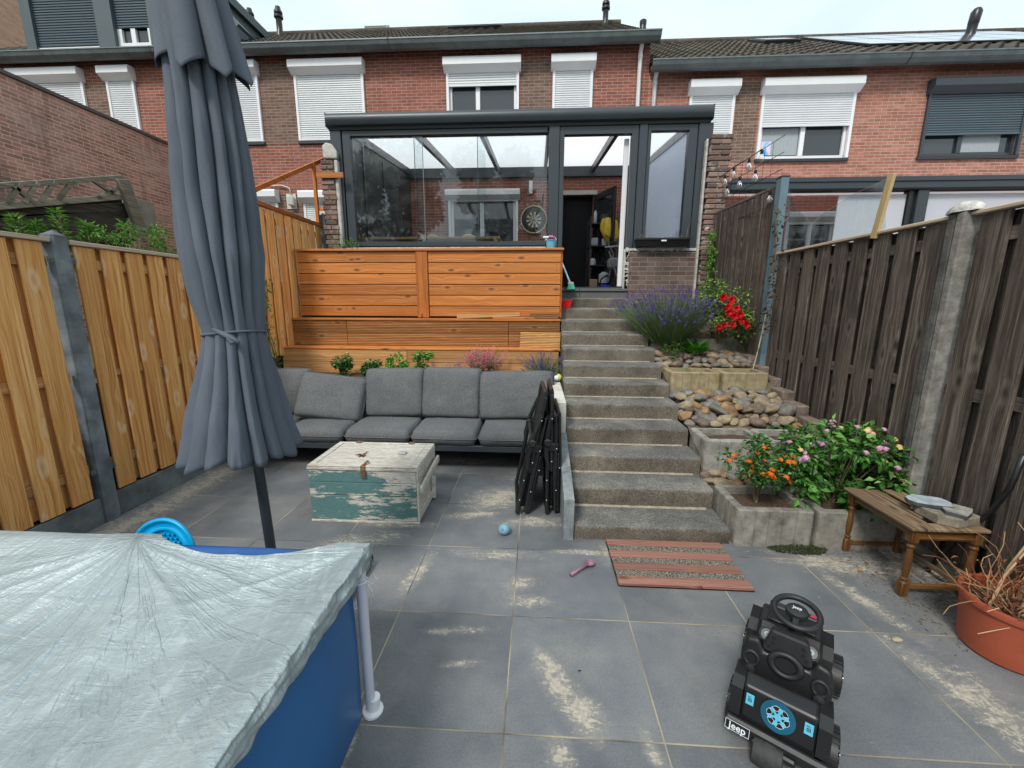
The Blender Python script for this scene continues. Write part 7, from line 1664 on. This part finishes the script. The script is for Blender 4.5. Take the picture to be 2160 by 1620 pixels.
# orange lantana on a little stem
t_, cl, pts = shrub('lantana_bush', 'small standard lantana with orange flowers in the lowest left planter', (1.58, 2.82, .22), .2, .36, 1150, .04, .024, M_LF1, stemh=.1, clumps=24, seed=2)
MB().tube([(1.59, 2.82, .2), (1.6, 2.82, .5)], .008, 8).build('cane', plain('cane', (.35, .25, .12), .7), t_)
g = MB(); mo = leafmat('orange_petals', ['#e2571c', '#f07a1e', '#f6a32c', '#f2c14a'], .6, .3); lr = random.Random(5)
for k in range(34):
    p, d_ = lr.choice([q_ for q_ in pts if q_[0].y < 2.85]); q_ = p+Vector((0, -.02, .02)); flowerhead(g, q_, lr.uniform(.014, .02), lr, (d_.x*.4, -.5, .8), m=lambda q__, l: l.random()*.6 if True else 0)
g.build('flowers', mo, t_)
t_, cl, pts = shrub('lantana_bush', 'large spreading lantana with pink and yellow flowers in the lowest right planter', (2.13, 2.86, .2), .34, .58, 2300, .06, .037, M_LF4, stemh=-.06, clumps=44, seed=4)
g = MB(); mo = leafmat('pink_yellow_petals', ['#f5df8a', '#f6cfae', '#ecb3cd', '#dfa3d0', '#cf96cc'], .6, .3); lr = random.Random(9)
cand = sorted(pts, key=lambda q_: -(q_[0].z*1.0-q_[0].y*.8+lr.uniform(0, .4)))[:700]
for k in range(48):
    p, d_ = lr.choice(cand); q_ = p+Vector((0, -.025, .03)); yel = lr.random() < .28; flowerhead(g, q_, lr.uniform(.016, .026), lr, (d_.x*.4, -.5, .9), n=20, m=(lambda q__, l: max(0, l.uniform(-.1, .3))) if yel else (lambda q__, l: .15 if q__ < .35 else l.uniform(.5, 1)))
g.build('flowers', mo, t_)
# rose with red blooms
t_, cl, pts = shrub('rose_bush', 'rose bush with bright red blooms in front of the upper fence', (2.14, 5.0, 1.12), .38, .66, 2300, .042, .028, leafmat('rose_leaf_bright', ['#34501f', '#55752f', '#7f9d4a', '#a3b865']), clumps=22, seed=6)
mr = leafmat('red_petals', ['#a80614', '#d80a1a', '#f0202e', '#ff4d58'], .5, .2); lr = random.Random(3)
RP = [(1525, 632), (1543, 636), (1552, 655), (1535, 652), (1548, 672), (1560, 668), (1537, 664), (1566, 680), (1545, 690), (1528, 690), (1515, 695), (1575, 690)]
for (u, v) in RP:
    p = Yp(u, v-4, 4.6); g = MB(); R_ = .046 if v < 685 else .038
    for ly in range(4):
        for k in range(6):
            a = 2*PI*k/6+ly*.6; rr_ = R_*(1-.22*ly); o = Vector((math.cos(a)*rr_*.55, -.25*R_*ly, math.sin(a)*rr_*.55)); tn = Vector((-math.sin(a), 0, math.cos(a))); od = Vector((math.cos(a), -.45-.25*ly, math.sin(a))).normalized(); g.leaf(p+o*.3, od, Vector((0, -1, .0)), rr_*1.0, rr_*1.0, lr.random(), .5)
    g.build('bloom', mr, t_)
# lavender
def lavender(label, c, r_, h, n, seed, purple=.8, mat=None, lean=.9, sm=None, name='lavender_bush', heads=None):
    lr = random.Random(seed); t_ = thing(name, label, 'plant', c); g = MB(); f = MB()
    for k in range(n):
        a = lr.uniform(0, 2*PI); q_ = lr.random()**.6; b = Vector(c)+Vector((math.cos(a)*r_*.3*q_, math.sin(a)*r_*.3*q_, 0)); d_ = Vector((math.cos(a)*q_*lean, math.sin(a)*q_*lean, 1)).normalized(); L_ = h*lr.uniform(.5, 1.12); d_ = (d_+Vector((lr.gauss(0, .16), lr.gauss(0, .16), 0))).normalized(); m_ = b+d_*L_*.5+Vector((lr.uniform(-.01, .01),)*3); e_ = b+d_*L_+Vector((math.cos(a)*q_*.03, math.sin(a)*q_*.03, lr.uniform(-.03, .0)))
        g.tube([b, m_, e_], [.0028, .0022, .0015], 3, lr.random(), cap=False)
        for j in range(5): p = b+(m_-b)*lr.uniform(.2, 1.5); g.leaf(p, d_+Vector((lr.uniform(-.8, .8), lr.uniform(-.8, .8), 0)), (lr.uniform(-1, 1), lr.uniform(-1, 1), .3), .04, .005, lr.random(), .1)
        if heads and lr.random() < .85:
            for j in range(3): flowerhead(f, e_+(m_-e_)*.22*j+Vector((lr.uniform(-.012, .012), -.01, lr.uniform(-.01, .01))), heads[1]*lr.uniform(.7, 1.1), lr, (0, -.5, 1), n=6)
        if lr.random() < purple:
            dd = (e_-m_).normalized()
            for j in range(9):
                p = e_+dd*(.006*j-.01); an = j*2.1; f.leaf(p, dd*.7+Vector((math.cos(an), math.sin(an), .2)), dd, .013, .009, lr.random(), .3)
    g.build('stems', sm or M_LAV, t_); f.build('flower_spikes' if not heads else 'flowers', heads[0] if heads else (mat or M_LAVF), t_); return t_
lavender('large purple flowering lavender spilling beside the upper steps', (1.54, 5.0, 1.15), .55, .6, 1200, 1, .8)
lavender('smaller sparse lavender on the flower bed beside the steps', (.1, 4.72, .74), .24, .3, 230, 2, .5, lean=1.1)
# broad-leaved plant
t_ = thing('leafy_plant', 'broad green leaved rosette at the foot of the lavender', 'plant', (1.82, 4.8, 1.02)); g = MB(); lr = random.Random(8)
for k in range(60):
    a = lr.uniform(0, 2*PI); d_ = Vector((math.cos(a), math.sin(a), lr.uniform(.3, 1.3))); g.leaf((1.82+math.cos(a)*.03, 4.8+math.sin(a)*.03, 1.03+lr.uniform(0, .08)), d_, (0, 0, 1), lr.uniform(.12, .2), .045, lr.random(), .2)
g.build('leaves', leafmat('rosette', ['#356b22', '#4f8f2f', '#6fae44']), t_)
shrub('leafy_plant', 'dark bushy foliage between the lavender and the stone bed', (1.62, 4.78, .98), .2, .2, 380, .035, .02, M_LF2, clumps=10, seed=18)
# pink flowering plant + small ones on the bed
def small_plant(label, u, v0, v1, r_, mat, n, L_, W_, seed, fl=None, fn=0, Y=4.74, name='strawberry_plant', fr=.012):
    p = Yp(u, v1, Y); z1 = p.z; z0 = .74; h = max(.06, Yp(u, v0, Y).z-z0)
    t_, cl, pts = shrub(name, label, (p.x, Y, z0), r_, h, int(n*2.0), L_*.9, W_, mat, clumps=30 if 'pink' in label[:14] else 14, seed=seed, droop=.4)
    if fl:
        g = MB(); lr = random.Random(seed+50)
        top = sorted(pts, key=lambda q_: -q_[0].z)[:max(10, int(len(pts)*.6))]
        for k in range(fn): q_, d_ = lr.choice(top); flowerhead(g, q_+Vector((0, -.015, .02)), fr*lr.uniform(.7, 1.2), lr, (0, -.4, 1), n=7)
        g.build('flowers', fl, t_)
    return t_
M_WF = leafmat('white_yellow_petals', ['#f3e27a', '#f7f3d8', '#fffdf0'], .6, .3); M_PK = leafmat('pink_petals', ['#d8407f', '#ee6a9e', '#f59abf'], .6, .35); M_HE = leafmat('heather_petals', ['#8f4f88', '#b878ad', '#c99ac4'], .6, .3)
small_plant('leftmost low green strawberry plant behind the sofa', 722, 755, 790, .13, M_LF1, 260, .045, .035, 31, M_WF, 3)
small_plant('second low green plant from the left behind the sofa', 780, 755, 790, .12, M_LF1, 260, .045, .035, 32, M_WF, 5)
small_plant('third low green plant with yellow flowers behind the sofa', 842, 748, 790, .12, M_LF3, 260, .045, .035, 33, M_WF, 9)
small_plant('fourth low green plant nearest the pink flowers behind the sofa', 898, 746, 790, .13, M_LF3, 280, .045, .035, 34, M_WF, 8)
small_plant('small mauve heather between green plants and pink flowers', 962, 766, 790, .12, M_LF2, 120, .025, .01, 35, M_HE, 60, fr=.01, name='heather_plant')
p = Yp(1020, 790, 4.74); lavender('airy bright pink flowering plant behind the sofa', (p.x, 4.74, .74), .17, .36, 330, 36, 0, lean=.62, sm=M_LF3, name='pink_diascia', heads=(M_PK, .0125))
# climbers
def climber(label, path, n, L_, W_, mat, seed, spread=.05, name='climbing_plant', fl=None):
    lr = random.Random(seed); t_ = thing(name, label, 'plant', path[0]); st = MB(); g = MB(); path = [Vector(p) for p in path]
    for k in range(3): st.tube([p+Vector((lr.uniform(-.02, .02), lr.uniform(-.03, .03), 0)) for p in path], .004, 5)
    for k in range(n):
        f = lr.uniform(0, len(path)-1.001); i = int(f); p = path[i]+(path[i+1]-path[i])*(f-i)+Vector((lr.gauss(0, spread)*.5, lr.gauss(0, spread), lr.gauss(0, spread*.5)))
        g.leaf(p, (lr.uniform(-1, 1), lr.uniform(-1, 1), lr.uniform(-1, .3)), (lr.uniform(-1, 1), -1, .5), L_*lr.uniform(.6, 1.2), W_*lr.uniform(.6, 1.2), lr.random())
    st.build('stem', M_STEM, t_); g.build('foliage', mat, t_)
    if fl: g = MB(); flowerhead(g, fl, .035, lr, (-1, -.5, .3), n=14); g.build('flower', leafmat('pale_pink', ['#d9a0b0', '#f0c6d0'], .6, .3), t_)
X1_ = lambda u, v, x=2.33: Xp(u, v, x)
climber('leafy green climber on the fence beside the brick pier', [Yp(1478, 640, 5.75), Yp(1490, 600, 5.8), Yp(1500, 540, 5.9), Yp(1503, 485, 5.9)], 330, .05, .025, M_LF3, 21, .045, fl=Yp(1491, 484, 5.8))
climber('dark brown leaved climber round the blue steel post', [Xp(1612, 700, 2.38), Xp(1625, 640, 2.38), Xp(1636, 540, 2.4), Xp(1640, 440, 2.4)], 190, .04, .02, M_LFD, 22, .045)
climber('sparse green climber at the foot of the upper left fence', [(-3.1, 4.75, .75), Xp(566, 690, -3.1), Xp(562, 640, -3.1), Xp(560, 590, -3.1)], 170, .045, .02, M_LF3, 23, .04)
shrub('weed_clump', 'wispy green weeds growing on the ledge left of the glass', Yp(725, 524, 5.95), .22, .14, 260, .035, .012, M_LF3, clumps=12, seed=41)
shrub('weed_clump', 'little white flowering seedling in the ochre planter by the fence', (2.05, 4.32, .88), .09, .05, 90, .02, .008, M_LF3, clumps=6, seed=42)
shrub('weed_clump', 'low green tuft in the ochre planter next to the steps', (1.58, 4.32, .88), .08, .05, 110, .025, .008, M_LF3, clumps=6, seed=43)
c = Zp(1560, 1143, 0); shrub('weed_clump', 'small bright weed at the foot of the lowest left planter', (c.x, c.y, 0), .035, .07, 40, .05, .016, M_LF3, clumps=5, seed=44)
c = Zp(1685, 1162, 0); g = MB(); lr = random.Random(4)
for k in range(1500):
    a = lr.uniform(0, 6.3); q_ = lr.random()**.5; x, y = c.x+math.cos(a)*q_*.19, c.y+.02+math.sin(a)*q_*.07; g.leaf((x, y, .005+.03*(1-q_)*lr.random()), (lr.uniform(-1, 1), lr.uniform(-1, 1), lr.uniform(0, .8)), (0, 0, 1), .014, .009, lr.random())
tag(g.build('ground_cover', leafmat('creeper', ['#2b3a22', '#44552f', '#5a5238'])), 'mat of creeping stonecrop on the paving before the planters', 'ground cover', kind='stuff')
# straw litter under and beside the table
g = MB()
for k in range(900):
    x = lr.gauss(2.25, .18); y = lr.gauss(2.45, .2); a = lr.uniform(0, 6.3)
    if x > 2.48 or x < 1.9: continue
    g.leaf((x, y, .004+.01*lr.random()), (math.cos(a), math.sin(a), .1), (0, 0, 1), lr.uniform(.01, .035), .003, lr.random())
for k in range(300):
    x = lr.gauss(2.05, .12); y = lr.gauss(2.0, .12); a = lr.uniform(0, 6.3); g.leaf((x+.15, y, .004), (math.cos(a), math.sin(a), .1), (0, 0, 1), lr.uniform(.01, .03), .004, lr.random())
tag(g.build('plant_litter', leafmat('litter', ['#4b3626', '#7a6246', '#a08a66'], .9, 0)), 'dry straw and leaf litter on the paving around the oak table', 'litter', kind='stuff')
# bamboo canes by the rose
for i, (a, b) in enumerate((((1600, 735), (1616, 660)), ((1588, 780), (1612, 690)))):
    p, q_ = Yp(*a, 4.5), Yp(*b, 4.6); tag(MB().tube([p, q_], .006, 6).build('bamboo_cane', plain('bamboo%d' % i, (.45, .36, .2), .7)), ['thin bamboo cane beside the blue steel post, upper one', 'thin bamboo cane leaning from the ochre planter'][i], 'cane')
# neighbour's plants behind the left fence
M_NB = leafmat('neighbour_leaf', ['#3b6a2a', '#4f8436', '#6f9f45', '#86b356'])
def upright(label, u, vt, seed, r_=.1, x=-3.75, n=300):
    p = Xp(u, 500, x); zt = Xp(u, vt, x).z; lr = random.Random(seed); t_ = thing('garden_weed', label, 'plant', (p.x, p.y, 1.0)); st = MB(); g = MB(); st.tube([(p.x, p.y, 1.0), (p.x+.02, p.y, zt)], [.008, .002], 5)
    for k in range(n):
        f = lr.random(); z = 1.7+(zt-1.7)*f; a = lr.uniform(0, 6.3); rr_ = r_*(1.05-f)*lr.uniform(.2, 1)+.01; g.leaf((p.x+math.cos(a)*rr_, p.y+math.sin(a)*rr_, z), (math.cos(a), math.sin(a), lr.uniform(.0, 1.2)), (0, 0, 1), .05, .018, lr.random())
    st.build('stem', M_STEM, t_); g.build('foliage', M_NB, t_)
for i, (u, vt, r_, lb) in enumerate(((40, 458, .1, 'tall leafy weed left of the fence post'), (80, 468, .08, 'short pointed weed just left of the concrete post cap'), (130, 446, .13, 'tallest pointed weed just right of the concrete post cap'), (183, 468, .1, 'pointed weed between the tallest weed and the bushy shrubs'))): upright(lb+' behind the fence', u, vt, 60+i, r_)
for i, (u, v, r_, lb) in enumerate(((225, 470, .14, 'bushy green shrub at the foot of the trellis post'), (262, 480, .15, 'bushy green shrub right of the trellis post foot'), (305, 482, .16, 'yellow flecked shrub between trellis and parasol'), (350, 492, .15, 'wispy shrub nearest the parasol'))):
    p = Xp(u, 520, -3.75); zt = Xp(u, v, -3.75).z; t_, cl, pts = shrub('garden_shrub', lb+' behind the left fence', (p.x, p.y, 1.5), r_*1.3, zt-1.5, 750, .045, .015, M_NB, clumps=14, seed=70+i)
    if i > 1:
        lr = random.Random(i); ym = leafmat('yellow_petals%d' % i, ['#e6d34a', '#f2e67a'])
        for k in range(16): g = MB(); q_, d_ = lr.choice(pts); flowerhead(g, q_+Vector((0, 0, .02)), .009, lr, n=6); g.build('flower', ym, t_)
